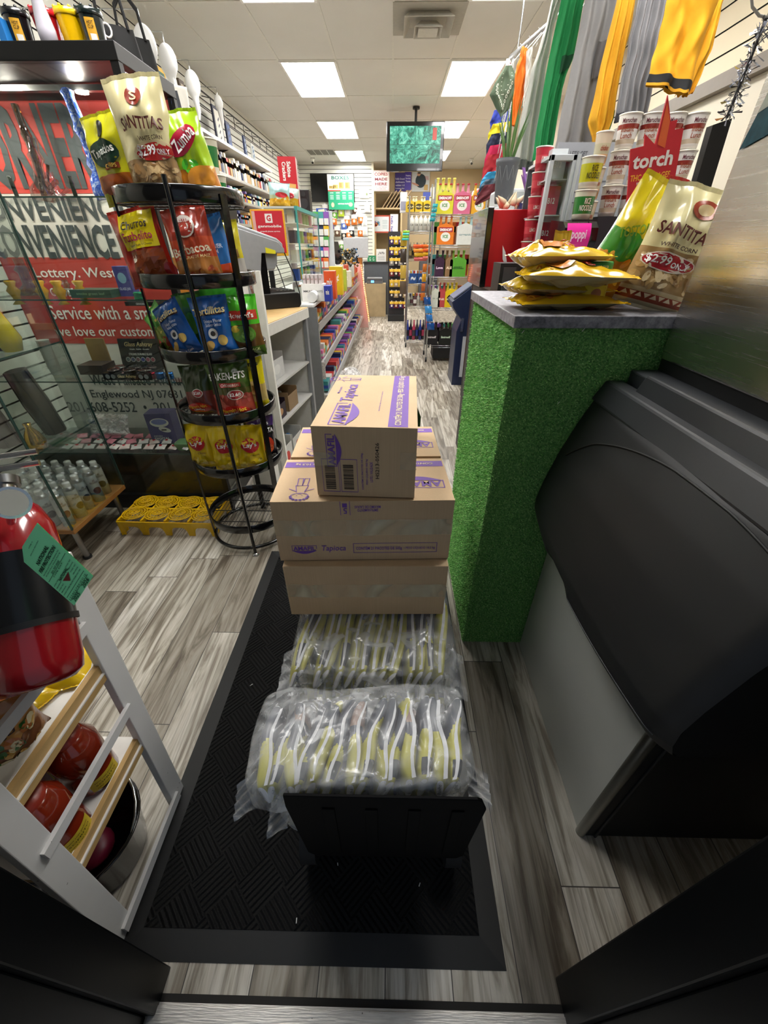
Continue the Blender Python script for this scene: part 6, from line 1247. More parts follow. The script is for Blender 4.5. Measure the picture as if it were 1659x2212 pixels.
# framed plaques and pouches on the top shelf
def panel(px0, py0, px1, py1, X, c, lab, name='wall_plaque', cat='plaque', inner=None, th=.015, txt=None, tc='#e0a81a'):
    """upright panel standing across the shelf, seen obliquely: pixel corners at wall distance X"""
    a = at(px0, py1, X=X); b = at(px1, py1, X=X); tz = at((px0 + px1) / 2, py0, X=X).z; y0_, y1_ = min(a.y, b.y), max(a.y, b.y); z0 = min(a.z, b.z)
    mb = MB(); mb.box(X - th, y0_, z0, X, y1_, tz, mat(c, .5))
    if inner: mb.box(X, y0_ + (y1_ - y0_) * .15, z0 + (tz - z0) * .12, X + .001, y1_ - (y1_ - y0_) * .15, tz - (tz - z0) * .12, mat(inner, .5))
    if txt: mb.text(plane((X, (y0_ + y1_) / 2, (z0 + tz) / 2), (0, 1, 0), (0, 0, 1)), txt, 0, 0, (y1_ - y0_) * .7, (tz - z0) * .6, mat(tc, .5), off=.002)
    return wsolo(mb, name, lab, cat)
XW = XL + .16
for k, (ya, yb, c, inn, nm, h) in enumerate(((4.75, 4.95, '#1f6a3a', '#e0b020', 'green and yellow patterned shirt pack', .34), (5.0, 5.2, '#e0b020', '#1f5a3a', 'yellow and green patterned shirt pack', .33), (5.3, 5.42, '#1a2038', '#2a3a6a', 'navy packaged item', .34), (5.5, 5.62, '#5a4a3a', '#c8b8a0', 'brown framed picture', .36), (6.35, 6.62, '#2a2c44', '#c8c4ba', 'tall dark framed picture', .36), (6.75, 6.9, '#1c2848', '#33508a', 'navy boxed item', .30), (7.45, 7.55, '#22305a', '#88a0c8', 'blue and white figurine box', .28), (7.8, 7.95, '#d8dcd8', '#4a6a8a', 'white tall box', .26))):
    mb = MB(); mb.box(XW - .02, ya, 2.4005, XW, yb, 2.40 + h, mat(c, .5)); mb.box(XW, ya + .03, 2.43, XW + .002, yb - .03, 2.37 + h, mat(inn, .5)); P = plane((XW + .002, (ya + yb) / 2, 2.40 + h / 2), (0, 1, 0), (0, 0, 1)); 
    for q in range(4): mb.patch(P, -.03, -.10 + q * .055, .03, -.08 + q * .055, mat(c, .5), off=.001, n=1, rot=.6)
    wsolo(mb, 'framed_item', f'{nm} standing on the top left wall shelf', 'frame', 'items on the top wall shelf')
wsolo(MB().box(XW, 6.3, 2.4005, XW + .08, 6.5, 2.44, mat('#c8cc2a', .5)), 'yellow_price_card', 'yellow card at the foot of the tall framed picture', 'card')
# white oval bundles on hooks, handbags
for k, (px, py, Yd, lab) in enumerate(((315, 98, 3.35, 'white oval wrapped hat hanging on the left wall, nearest of four'), (363, 132, 4.0, 'white oval wrapped hat, second nearest on the left wall'), (416, 182, 4.65, 'white oval wrapped hat, third nearest on the left wall'), (472, 222, 5.6, 'white oval wrapped hat, farthest on the left wall'))):
    c = at(px, py, Y=Yd); s_ = .085 if k < 3 else .06
    t = thing('wrapped_hat', lab, 'hat', (c.x, Yd, c.z - s_), group='white oval wrapped hats on the left wall')
    mb = MB(); mb.grid(lambda u, v: Vector((.060 * (s_ / .085) * sin(pi * v) * cos(2 * pi * u), .04 * (sin(pi * v) ** .7) * sin(2 * pi * u) * (1 + .08 * noise.noise(Vector((u * 6, v * 5, k)))), s_ * (1.0 + cos(pi * v)) - .05 * max(0, v - .8) * 4)), 26, 22, mat('#d8d8d6', .45, 0, .06, 8), wrap=True); mb.tube([(0, 0, .03), (.005, .01, -.08), (.0, .0, -.13)], [.03, .018, .008], mat('#d8d8d6', .5)); mb.build('hat', t)
    mb = MB(); mb.tube([(0, 0, 2 * s_), (0, 0, 2 * s_ + .05), (XL - c.x, .03, 2 * s_ + .07)], .003, CHROME); mb.build('hook', t)
for k, (px, py, Yd, lab) in enumerate(((250, 78, 2.75, 'black leather handbag with white ring hanging on the left wall'), (290, 100, 3.05, 'black handbag behind the first one on the left wall'))):
    c = at(px, py, Y=Yd); t = thing('handbag', lab, 'handbag', (c.x, Yd, c.z - .13), rz=R(25), group='handbags on the left wall'); m = mat('#050505', .8, 0, .2, 20)
    mb = MB(); mb.grid(lambda u, v: Vector(((.10 - .02 * v) * cos(2 * pi * u), .05 * sin(2 * pi * u) * (1 - .6 * v), .16 * v + .01 * noise.noise(Vector((u * 5, v * 4, k))))), 28, 12, m, wrap=True); mb.build('body', t)
    for s_ in (-1, 1): MB().tube([(-.06, .02 * s_, .15), (-.05, .02 * s_, .26), (0, .02 * s_, .32), (.05, .02 * s_, .26), (.06, .02 * s_, .15)], .006, m).build('strap', t)
    if k == 0: mb = MB(); mb.tube([(-.03 + .018 * cos(a), -.052, .13 + .022 * sin(a)) for a in [q * pi / 6 for q in range(12)]], .004, WHITE, closed=True, n=6); mb.build('ring', t)
# black banded cloth/flag with white border behind the carousel
c0 = at(245, 130, Y=2.72)
t = thing('printed_flag', 'black and white printed cloth with pale border hanging behind the showcase', 'flag', (c0.x + .25, 2.75, 1.3), world=True)
pts = [at(238, 140, Y=2.7), at(400, 190, Y=3.3), at(420, 300, Y=3.3), at(260, 330, Y=2.7)]
mb = MB(); FS = lambda u, v: (pts[0].lerp(pts[1], u)).lerp(pts[3].lerp(pts[2], u), v) + Vector((.012 * sin(u * 14 + v * 3), .012 * cos(u * 10), 0))
mb.grid(FS, 30, 20, lambda u, v: mat('#d5d2c8', .8) if (u > .88 or v < .12) else (mat('#3a3d42', .8) if u > .45 else mat('#a8a8aa', .8))); mb.build('cloth', t, solid=.004)
mb = MB(); P = lambda x, z, off=0: FS(x, 1 - z) + Vector((.006, -.006, 0)); mb.ell(P, .30, .62, .10, .14, mat('#16171a', .8), off=0, n=12, rot=.5); mb.ell(P, .38, .50, .06, .20, mat('#1d1e22', .8), off=0, n=10); mb.build('print', t)
# picture ledger: green coloured grid rack (wire rail) near ceiling
t = thing('wire_rail', 'thin wire gridwork rail along the top of the left slat wall', 'rail', (XL + .15, 7.2, 2.75), world=True)
mb = MB()
for z in (2.72, 2.84): mb.tube([(XL + .10, 6.1, z), (XL + .10, 11.5, z)], .006, DARK, n=5)
mb.build('long_wire', t)
for k in range(14): MB().tube([(XL + .005, 6.1 + k * .41, 2.86), (XL + .10, 6.1 + k * .41, 2.84), (XL + .10, 6.1 + k * .41, 2.72)], .005, DARK, n=5).build('cross_wire', t)
# ================================================================ back slat wall (left)
YW = YB1 - .02
def on(px, py, Yd): return at(px, py, Y=Yd)
def flat_panel(name, lab, cat, px0, py0, px1, py1, Yd, c, th=.02, deco=None, rough=.5, group=None):
    a, b = on(px0, py1, Yd), on(px1, py0, Yd); w_, h_ = b.x - a.x, b.z - a.z; mb = MB(); mb.box(-w_ / 2, 0, 0, w_ / 2, th, h_, mat(c, rough)); P = plane((0, 0, 0), (1, 0, 0), (0, 0, 1))
    if deco: deco(mb, P, w_, h_)
    return solo(mb, name, lab, cat, ((a.x + b.x) / 2, Yd - th, a.z), 0, group)
def T_(mb, P, txt, x, z, a, b, c, w_, h_, **k): mb.text(P, txt, x * w_, z * h_, a * w_, b * h_, mat(c, .5), off=.004, **k)
flat_panel('wall_television', 'black switched-off television on the back slat wall', 'television', 675, 375, 765, 437, YW, '#06070a', .06, rough=.12)
def boxes_deco(mb, P, w_, h_):
    mb.patch(P, -w_ / 2, 0, w_ / 2, h_ * .54, mat('#1f9a70', .5), off=.003, n=1); T_(mb, P, 'BOXES', 0, .90, .68, .10, '#1f6a5a', w_, h_, bold=.03)
    for k, (x, hh) in enumerate(((-.36, .08), (-.20, .11), (.02, .18), (.26, .18))): mb.patch(P, (x - .09) * w_, .60 * h_, (x + .10) * w_, (.60 + hh) * h_, mat('#b8a05a', .6), off=.004, n=1); mb.patch(P, (x - .07) * w_, .63 * h_, (x + .03) * w_, (.58 + hh) * h_, mat('#8f7a40', .6), off=.005, n=1)
    mb.patch(P, -w_ / 2, .525 * h_, 0, .56 * h_, mat('#c03a30', .5), off=.004, n=1)
    for k in range(4):
        T_(mb, P, 'SIZE', -.36 + k * .24, .48, .14, .03, '#f0f0f0', w_, h_)
        for q in range(4): mb.patch(P, (-.43 + k * .24) * w_, (.30 + q * .035) * h_, (-.29 + k * .24) * w_, (.315 + q * .035) * h_, mat('#bfe0d2', .5), off=.004, n=1)
    T_(mb, P, 'MOVING FAST?', .08, .17, .42, .04, '#ffffff', w_, h_, bold=.03); mb.ell(P, -.34 * w_, .14 * h_, .06 * w_, .07 * h_, mat('#e8b8a0', .5), off=.004, rings=1); mb.ell(P, .36 * w_, .15 * h_, .08 * w_, .06 * h_, mat('#e0c8a0', .5), off=.004, rings=1)
flat_panel('boxes_poster', 'white and green BOXES poster hanging in front of the wall television', 'poster', 711, 376, 763, 453, YW - .10, '#e6e6e0', .008, boxes_deco)
flat_panel('info_sheet', 'small white instruction sheet on the back slat wall beside the poster', 'paper', 776, 408, 797, 428, YW, '#d5d8d2', .004, lambda mb, P, w_, h_: [T_(mb, P, 'FedEx', -.1, .4, .4, .12, '#555', w_, h_) if False else None, mb.patch(P, .2 * w_, .3 * h_, .35 * w_, .55 * h_, mat('#7a8a5a', .5), off=.003, n=1)])
def copies(mb, P, w_, h_):
    for q in ((-.47, .03, .47, .045), (-.47, .955, .47, .97), (-.47, .03, -.455, .97), (.455, .03, .47, .97)): mb.patch(P, q[0] * w_, q[1] * h_, q[2] * w_, q[3] * h_, mat('#a03a3a', .5), off=.003, n=1)
    T_(mb, P, 'COPIES', 0, .82, .80, .15, '#a83c40', w_, h_, bold=.015); T_(mb, P, 'MADE', 0, .58, .78, .14, '#8a3a48', w_, h_, bold=.03); T_(mb, P, 'HERE', 0, .35, .74, .14, '#8a3a48', w_, h_, bold=.03); T_(mb, P, 'No Cash Refunds', 0, .20, .7, .05, '#a04a50', w_, h_); T_(mb, P, '201-608-5252', 0, .11, .6, .05, '#a04a50', w_, h_)
flat_panel('copies_sign', 'white COPIES MADE HERE sign with red lettering by the wall corner', 'sign', 806, 368, 841, 413, YB1 - .06, '#e4dcd4', .006, copies)
flat_panel('purple_banner', 'purple shipping banner, left of the two, behind the hanging monitor', 'banner', 853, 373, 878, 414, YB2 - .02, '#3c2a86', .006, lambda mb, P, w_, h_: [T_(mb, P, t_, -.05, .68 - k * .17, .8, .10, '#e0dcf0', w_, h_) for k, t_ in enumerate(('FedEx Ground', 'delivers', 'within 1-5', 'business days'))])
flat_panel('purple_banner', 'brighter purple shipping banner overlapping to the right', 'banner', 874, 367, 889, 411, YB2 - .03, '#4a34a4', .006, lambda mb, P, w_, h_: [T_(mb, P, t_, 0, .72 - k * .14, .75, .09, '#e8e4f8', w_, h_) for k, t_ in enumerate(('Shipping', 'Sunday', 'Thanks'))])
def man(mb, P, w_, h_):
    mb.ell(P, .0, .52 * h_, .30 * w_, .34 * h_, mat('#20323a', .6), off=.003, rings=1); mb.ell(P, -.12 * w_, .84 * h_, .10 * w_, .09 * h_, mat('#c89a80', .6), off=.004, rings=1); mb.ell(P, -.10 * w_, .90 * h_, .10 * w_, .04 * h_, mat('#3a2a22', .6), off=.005, rings=1); mb.ell(P, -.30 * w_, .36 * h_, .22 * w_, .05 * h_, mat('#c49078', .6), off=.005, rings=1, rot=-.3)
    for k in range(4): mb.patch(P, (.26 + k * .05) * w_, .55 * h_, (.28 + k * .05) * w_, .75 * h_, mat('#b84a4a', .6), off=.003, n=1, rot=.3)
    mb.patch(P, .2 * w_, .06 * h_, .42 * w_, .34 * h_, mat('#c8a868', .6), off=.003, n=1)
flat_panel('person_poster', 'poster of a person in dark shirt packing, on the beige back wall', 'poster', 889, 369, 929, 414, YB2 - .02, '#c8cccb', .006, man)
# recess shelf with cardboard
t = thing('wooden_shelving', 'light wood shelving with leaning cardboard in the back corner', 'shelving', (.15, 12.9, 0), world=True)
a, b = on(812, 450, 12.9), on(866, 415, 12.9); WL = mat('#cdb68a', .6)
mb = MB(); mb.box(a.x - .04, 12.7, 0, a.x, 13.2, b.z, WL); mb.build('side', t); MB().box(b.x, 12.7, 0, b.x + .04, 13.2, b.z, WL).build('side', t); MB().box(a.x, 12.7, a.z - .03, b.x, 13.2, a.z, WL).build('board', t); MB().box(a.x, 12.7, .9, b.x, 13.2, .93, WL).build('board', t); MB().box(a.x, 13.19, .0, b.x, 13.2, b.z, mat('#8c7a58', .7)).build('back_panel', t)
for k in range(6):
    x = a.x + .16 + k * .09; mb = MB(); M_ = Matrix.Translation((x, 12.75, a.z + .001)) @ Matrix.Rotation(R(38), 4, 'Y'); mb.box(0, 0, 0, .02, .35, .42 + .03 * (k % 3), CARD, M=M_); wsolo(mb, 'flat_carton', f'flattened cardboard carton {ORD[k]} from the left, leaning on the wooden shelf', 'cardboard', 'flattened cartons on the wooden shelving')
# map in red frame and note papers
def usmap(mb, P, w_, h_):
    mb.patch(P, -.44 * w_, .08 * h_, .44 * w_, .92 * h_, mat('#cfd4d6', .5), off=.003, n=1)
    for x, z, r, c in ((-.32, .55, .07, '#5a8a4a'), (-.24, .60, .07, '#8a6a9a'), (-.16, .50, .09, '#c8784a'), (-.08, .58, .07, '#6a9ab8'), (-.20, .42, .06, '#b84a3a'), (-.04, .46, .05, '#7aa8c8')): mb.ell(P, x * w_, z * h_, r * w_, r * h_ * 1.2, mat(c, .5), off=.004, rings=1, n=8)
    for z in (.7, .62, .54, .42, .34, .26): mb.patch(P, .12 * w_, z * h_, .36 * w_, (z + .02) * h_, mat('#6a8a88', .5), off=.004, n=1)
flat_panel('framed_map', 'red framed map of the country behind the grey desk', 'map', 799, 465, 843, 503, 12.69, '#b84a34', .02, usmap)
flat_panel('tall_carton', 'tall white shipping carton with vertical lettering right of the framed map', 'carton', 843, 463, 860, 510, 12.69, '#dcdad4', .08, lambda mb, P, w_, h_: [mb.text(P, 'FedEx', 0 - .3 * w_, z * h_, .38 * h_, .26 * w_, mat('#4a3a9a', .5), rot=-pi / 2, off=.004, bold=.02) for z in (.72, .26)])
# ================================================================ grey reception desk with printer
a, b = on(788, 684, 10.6), on(838, 568, 10.6)
t = thing('reception_desk', 'dark grey desk block at the end of the aisle', 'desk', ((a.x + b.x) / 2, 10.8, 0), world=True)
MB().box(a.x, 10.75, 0, b.x, 11.2, on(800, 568, 10.75).z, mat('#55595e', .5)).build('body', t); MB().box(a.x - .02, 10.72, on(800, 568, 10.75).z, b.x + .02, 11.22, on(800, 568, 10.75).z + .025, DARK).build('top', t)
a, b = on(790, 682, 10.4), on(833, 613, 10.4)
wsolo(MB().box(a.x, 10.4, 0, b.x, 10.7, b.z, mat('#b5a27c', .7, 0, .25, 6)), 'plywood_crate', 'bare plywood crate in front of the grey desk', 'crate')
t = thing('printer', 'small grey printer with blue display on the plywood crate', 'printer', ((a.x + b.x) / 2, 10.5, b.z))
MB().box(-.20, -.08, 0, .17, .2, .085, mat('#6a6c6e', .4)).build('body', t, bev=.01); MB().box(-.19, -.10, .085, .16, .15, .12, mat('#8a8c8e', .4)).build('lid', t, bev=.01); MB().box(-.10, -.085, .02, -.03, -.08, .065, mat('#5a9ae8', .4, emit=1.2)).build('display', t)
flat_panel('flyer', 'white JVP flyer standing on the grey desk', 'flyer', 813, 538, 834, 567, 10.74, '#e2e2de', .004, lambda mb, P, w_, h_: [T_(mb, P, 'JVPs', 0, .68, .7, .22, '#202020', w_, h_, shear=.4)] + [mb.patch(P, -.35 * w_, z * h_, .35 * w_, (z + .02) * h_, mat('#8a8a8a', .5), off=.003, n=1) for z in (.2, .28, .36, .44)])
flat_panel('green_sign', 'small green sign left of the white flyer', 'sign', 794, 552, 812, 567, 10.76, '#2a8a5a', .006, lambda mb, P, w_, h_: [T_(mb, P, 'G  G', 0, .5, .6, .5, '#d8f0e0', w_, h_)])
flat_panel('brown_cabinet_side', 'orange-brown wooden cabinet end left of the grey desk', 'cabinet', 764, 555, 783, 612, 9.9, '#a8651c', .30).location.z = on(764, 612, 9.9).z
bpy.data.objects['brown_cabinet_side'].name = 'wooden_cabinet'
o = bpy.data.objects['wooden_cabinet']; o.location.z = 0; o.scale = (1, 1, 1)
for v in o.data.vertices:
    if v.co.z > .01: v.co.z = on(764, 555, 9.6).z
# monitor on the counter, seen from behind
mp = on(768, 512, 9.6)
t = thing('desktop_monitor', 'silver backed desktop monitor at the far end of the counter', 'monitor', (mp.x, 9.6, 1.02))
MB().box(-.25, -.02, .18, .25, .02, .52, mat('#b9bcbf', .35)).build('screen_housing', t, bev=.01); mb = MB(); mb.box(-.03, 0, .01, .03, .03, .2, CHROME); mb.box(-.12, -.08, 0, .12, .08, .012, CHROME); mb.build('stand', t)
mp = on(730, 545, 7.6)
t = thing('register_screen', 'black tilted point of sale screen seen edge-on over the counter', 'monitor', (mp.x, 7.6, 1.02), R(60))
MB().box(-.20, -.012, .14, .20, .012, .46, BLACKG, M=Matrix.Rotation(R(-18), 4, 'X')).build('screen', t, bev=.006); mb = MB(); mb.box(-.03, 0, .0, .03, .03, .18, DARK); mb.box(-.10, -.07, 0, .10, .09, .012, DARK); mb.build('stand', t)
# ================================================================ back-wall hooks with toys and accessories
k = 0; hk = [('black', '#1c1c20'), ('green', '#5aa02c'), ('orange', '#d0702a'), ('red', '#b02c30'), ('lime', '#b8d038'), ('white', '#d8d8d8'), ('purple', '#5a3a7a'), ('brown', '#5a4030'), ('blue', '#4a68b8')]
hp_ = {}
def hang_item(kind, nm, c, px, py, Yd, s_, lab, cat, group, txt=False):
    p_ = at(px, py, Y=Yd); key = (kind, nm)
    if key not in hp_:
        mb = MB(); P = bagmap(.13, .18, .03, len(hp_)); mb.grid(lambda u, v: P((u * 2 - 1) * .065, v * .18, 0, 1), 8, 8, lambda u, v: gloss(c) if v < .6 else mat('#cfccc8' if kind != 'pouch' else '#cfa828', .4)); mb.grid(lambda u, v: P((1 - u * 2) * .065, v * .18, 0, -1), 8, 8, gloss(c))
        mb.ell(P, 0, .07, .03, .03, gloss('#d8d0c0'), off=.003, n=9, rings=1); mb.box(-.015, -.002, .18, .015, .002, .20, mat('#d8d8d8', .5)); mb.cyl((0, -.03, .198), (0, .08, .195), .0025, CHROME, n=5)
        hp_[key] = solo(mb, kind, lab, cat, p_, 0, group); hp_[key].scale = (s_, 1, s_); return
    o = hp_[key].copy(); C.objects.link(o); o.location = p_; o.scale = (s_, 1, s_); o['label'] = lab; o['group'] = group
for j in range(4):
    for i in range(8):
        nm, c = hk[rr.randrange(9)]; px = 702 + i * 12.5 + rr.randrange(-5, 6); py = 466 + j * 25 + rr.randrange(-8, 9)
        if 790 < px and j > 2: continue
        hang_item('hanging_accessory', nm, c, px, py, YB1 - .06, 1.15, f'{nm} accessory on the back slat wall hooks, {ORD[j]} row down, {ORD[i]} from the left', 'accessory', 'hanging accessories on the back wall')
# pouches on the gondola right of the desk
t = thing('pouch_gondola', 'dark pegboard gondola hung with pouches right of the grey desk', 'rack', (.5, 9.9, 0), world=True)
a, b = on(838, 690, 9.9), on(872, 500, 9.9); MB().box(a.x, 9.9, 0, b.x + .05, 9.94, b.z, mat('#26262a', .6)).build('pegboard', t); MB().box(a.x, 9.7, 0, b.x + .05, 10.1, .12, DARK).build('base', t)
pc = [('purple', '#3c2560'), ('black', '#1c1820'), ('yellow', '#c8a828'), ('maroon', '#6a1c28'), ('grey', '#8a8a88'), ('tan', '#a89068')]
for j in range(7):
    for i in range(4):
        nm, c = pc[(j * 5 + i * 3 + (j * i) % 2) % 6] if j > 1 else pc[(i % 2) * 2]
        hang_item('pouch', nm, c, 846 + i * 9.5, 528 + j * 23, 9.84, .75, f'{nm} pouch on the dark gondola, {ORD[j]} row down, {ORD[i]} from the left', 'pouch', 'pouches on the dark gondola')
# ================================================================ middle-left counter and slanted candy rack
CZ = 1.0
t = thing('sales_counter', 'long white sales counter along the left with shelves facing the aisle', 'counter', (-1.0, 6.2, 0), world=True)
W2_ = mat('#c8c8c6', .4); G2 = mat('#9a9c9e', .4, .3)
MB().box(-1.05, 3.75, 0, -.98, 8.9, CZ - .03, mat('#a9aaa8', .5)).build('back_panel', t); MB().box(-1.30, 3.72, CZ - .03, -.66, 8.9, CZ, mat('#d8d8d6', .4)).build('worktop', t, bev=.01)
MB().box(-1.05, 3.72, 0, -.64, 3.75, CZ - .03, mat('#77797b', .4, .4)).build('end_panel', t)
mb = MB(); mb.prism([(-1.05, 0), (-.48, 0), (-.62, CZ + .12), (-1.05, CZ + .12)], 8.9, 8.94, mat('#d0a8a0', .6), axis='y'); mb.build('end_panel', t)
TI = [(.80, -.640, -1.0), (.50, -.615, -1.0), (.20, -.59, -1.0)]
for z, xf, xb in TI:
    MB().hexa([(xb, 3.76, z + .10), (xf, 3.76, z), (xf, 8.88, z), (xb, 8.88, z + .10)], [(xb, 3.76, z + .112), (xf, 3.76, z + .012), (xf, 8.88, z + .012), (xb, 8.88, z + .112)], W2_).build('slanted_shelf', t)
    MB().box(xf, 3.76, z - .02, xf + .006, 8.88, z + .04, G2).build('price_rail', t)
    g_ = NT('glitter_panel') if z == TI[0][0] else None
    if g_: n_ = g_.noise(g_.tc.outputs['Object'], 220, 2, .8); g_.base(g_.ramp(n_, [(.4, '#77736e'), (.55, '#c8c2ba'), (.6, '#f0ece8')])); g_.rough(.3); GLIT = g_.m
    MB().box(xf - .22, 3.745, z - .13, xf + .004, 3.757, z + .02, GLIT).build('glitter_end', t)
# LED string on the far end panel
t = thing('led_string', 'string of glowing orange-red lights down the far end of the candy rack', 'lights', (-.55, 8.86, 0), world=True)
mb = MB(); mb.tube([(-.60, 8.87, 1.1), (-.47, 8.87, .12)], .004, mat('#d8d0c8', .5), n=5); mb.build('wire', t)
for k in range(30): f_ = k / 29; MB().box(-.605 + .13 * f_, 8.85, 1.09 - .97 * f_, -.585 + .13 * f_, 8.866, 1.105 - .97 * f_, mat('#ff7a4a', .5, emit=3)).build('bulb', t)
cn = [('white', '#d4d2cc'), ('yellow', '#d0a820'), ('blue', '#2a4a9a'), ('green', '#4a9a4a'), ('red', '#b83030'), ('pink', '#c86a9a'), ('teal', '#3a8a8a'), ('orange', '#d0702a'), ('navy', '#20284a'), ('violet', '#7a4a9a')]
def cbox(kind, nm, c, x, y, z, w_, d_, h_, lab, group, txt=None, rz=0, tilt=0):
    key = (kind, nm, w_, d_, h_)
    def ex(mb):
        c2 = cn[(len(pb) * 3) % 10][1]; mb.box(-d_ / 2 - .0005, -w_ / 2 - .0005, h_ * .25, d_ / 2 + .0005, w_ / 2 + .0005, h_ * .6, mat(c2, .45)); 
        if txt: mb.text(plane((0, -w_ / 2, h_ * .45), (1, 0, 0), (0, 0, 1)), txt, 0, 0, d_ * .8, h_ * .25, WHITE, off=.002, bold=.02)
    return place(kind, c, (d_, w_, h_), (x, y, z), rz, lab, 'candy box' if 'candy' in kind else 'box', group, ex)
pb.clear()
for ti, (z, xf, xb) in enumerate(TI):
    for dp in range(2):
        y = 3.80; k = 0
        while y < 8.75 and k < 40:
            w_ = rr.choice((.07, .10, .14)); nm, c = cn[rr.randrange(10)]
            if ti == 0 and k == 0 and dp == 0: nm, c, w_ = 'yellow', '#d0a020', .14
            h_ = rr.choice((.07, .09, .11)); x = xf - .075 - dp * .16
            cbox('candy_box', nm, c, x, y + w_ / 2, z + .014 + (.028 + .044 * dp), w_, .12, h_, f'{nm} candy box, {["top", "middle", "bottom"][ti]} slanted tier, {["front", "rear"][dp]} row, {ORD[k]} from the near end', 'candy boxes on the slanted rack', 'HALLS' if (ti == 0 and k == 0 and dp == 0) else None)
            y += w_ + .018; k += 1
# goods on the worktop
def top_y(px, py, Z=CZ): return at(px, py, Z=Z)
t = thing('immunity_shots_box', 'white open display box of immunity shots at the near end of the counter', 'box', (at(680, 640, Y=4.0).x, 4.0, CZ + .001))
mb = MB(); mb.box(-.10, -.07, 0, .10, .07, .13, WHITE); P = plane((0, -.07, 0), (1, 0, 0), (0, 0, 1)); mb.text(P, 'IMMUNITY SHOTS', 0, .075, .17, .016, DARK, bold=.01); mb.text(P, 'ginger', .03, .04, .04, .01, DARK); mb.build('box', t, bev=.002)
for k in range(5): MB().box(-.085 + k * .035, -.05, .13, -.060 + k * .035, .04, .20, mat('#cfc4c4', .4)).text(plane((-.0725 + k * .035, -.05, .165), (1, 0, 0), (0, 0, 1)), 'SHOT', 0, 0, .018, .012, mat('#a03a3a', .5), off=.001).build('shot_pack', t)
k = 0
for px, c, nm, y, h_, w_ in ((712, '#d8501c', 'orange', 4.15, .22, .10), (726, '#d8b818', 'yellow', 4.5, .24, .12), (706, '#2a3a9a', 'blue', 3.95, .12, .06), (735, '#a8b43a', 'lime', 4.9, .20, .12), (745, '#c8c0a8', 'cream', 5.4, .16, .14), (728, '#d8cfc0', 'ivory', 6.0, .20, .16), (742, '#b8482a', 'rust', 6.6, .18, .14), (752, '#c8c4bc', 'pale grey', 7.2, .16, .18), (757, '#d06030', 'bright orange', 7.9, .16, .16)):
    goods_box('counter_display', f'{nm} display box on the sales counter worktop', at(px, 580, Y=y).x, y, CZ + .001, w_, .12, h_, c, [('5¢' if nm == 'yellow' else 'mix', 0, .6, .5, .3, '#f0e8d8')])
wsolo(MB().cyl((-.68, 3.78, CZ + .045), (-.72, 5.2, CZ + .045), .040, mat('#dcdcda', .4), n=20), 'paper_roll', 'long white paper roll lying along the counter edge', 'roll')
# red candy bags on the far upper tier
for k in range(9): bag_ = place('candy_bag', '#b8402a', (.10, .05, .16), (-.70, 7.0 + k * .2, .91), .1, f'red and orange candy bag, {ORD[k]} from the near side by the orange lights', 'candy bag', 'candy bags near the orange lights', lambda mb: mb.box(-.051, -.026, .04, .051, .026, .09, mat('#d8a060', .4)))
# teal framed glass ticket case on the counter
t = thing('ticket_case', 'tall clear glass dispenser case with teal frame on the counter', 'case', (-.85, 4.3, CZ), world=True)
TE = mat('#3c9a96', .4); x0, x1, y0, y1, zt_ = -1.06, -.78, 4.0, 5.1, 1.66
for x in (x0, x1 - .012):
    for y in (y0, y1): mb = MB(); mb.box(x, y, CZ + .001, x + .012, y + .012, zt_, mat('#c8d4d2', .3) if x == x0 else TE); mb.build('frame_post', t)
MB().box(x0, y0, zt_, x1, y1 + .012, zt_ + .012, mat('#c4cccb', .3)).box(x1 - .02, y0 - .002, zt_ - .012, x1 + .004, y1 + .014, zt_ + .014, TE).build('top', t)
MB().box(x1 - .004, y0 + .012, CZ + .001, x1, y1, zt_, GLASS).build('glass_side', t); MB().box(x0 + .012, y0, CZ + .001, x1 - .012, y0 + .004, zt_, GLASS).build('glass_front', t)
MB().box(x0, y1 - .3, CZ + .001, x0 + .01, y1, zt_, mat('#d8c8cc', .5)).build('back_panel', t)
for q in range(4): MB().box(x0 + .015, y0 + .015, CZ + .14 + q * .14, x1 - .015, y1 - .01, CZ + .145 + q * .14, WHITE).build('shelf', t)
rr = random.Random(31)
for q in range(5):
    for i in range(6):
        nm, c = cn[rr.randrange(10)]; z = CZ + .006 + q * .14 if q == 0 else CZ + .146 + (q - 1) * .14
        place('ticket_pack', c, (.05, .08, .09), (x1 - .08, y0 + .12 + i * .17, z), 0, f'{nm} pack in the teal glass case, {ORD[q]} level up, {ORD[i]} from the front', 'pack', 'packs in the teal glass case')
ZTC = zt_ + .0145
bag('snack_bag', 'pale blue and yellow banana chip bag on top of the teal case', 'chips', (at(608, 490, Y=4.02).x, 4.06, ZTC), (0, R(4), R(10)), .17, .145, .07, [(.3, '#d0a020'), (.45, '#b8c8a0'), (1, '#a8cfd0')], [('E', .1, .5, .3, .12, '#c02838'), ('S', -.4, .05, .4, .4, 10, ['#e0b030', '#c89020'], .12)])
bag('snack_bag', 'crumpled yellow snack bag right of the pale blue one on the teal case', 'chips', (at(625, 490, Y=3.95).x, 4.12, ZTC), (0, R(8), R(-10)), .13, .12, .06, [(.5, '#c89a20'), (1, '#b8c8c0')], [('E', 0, .6, .3, .16, '#b8303a')])
pS = on(598, 345, 4.25); pE = on(636, 345, 4.25)
t = thing('cracker_box', 'tall red Saltine Crackers box standing on the teal glass case', 'box', ((pS.x + pE.x) / 2, 4.3, ZTC), R(6))
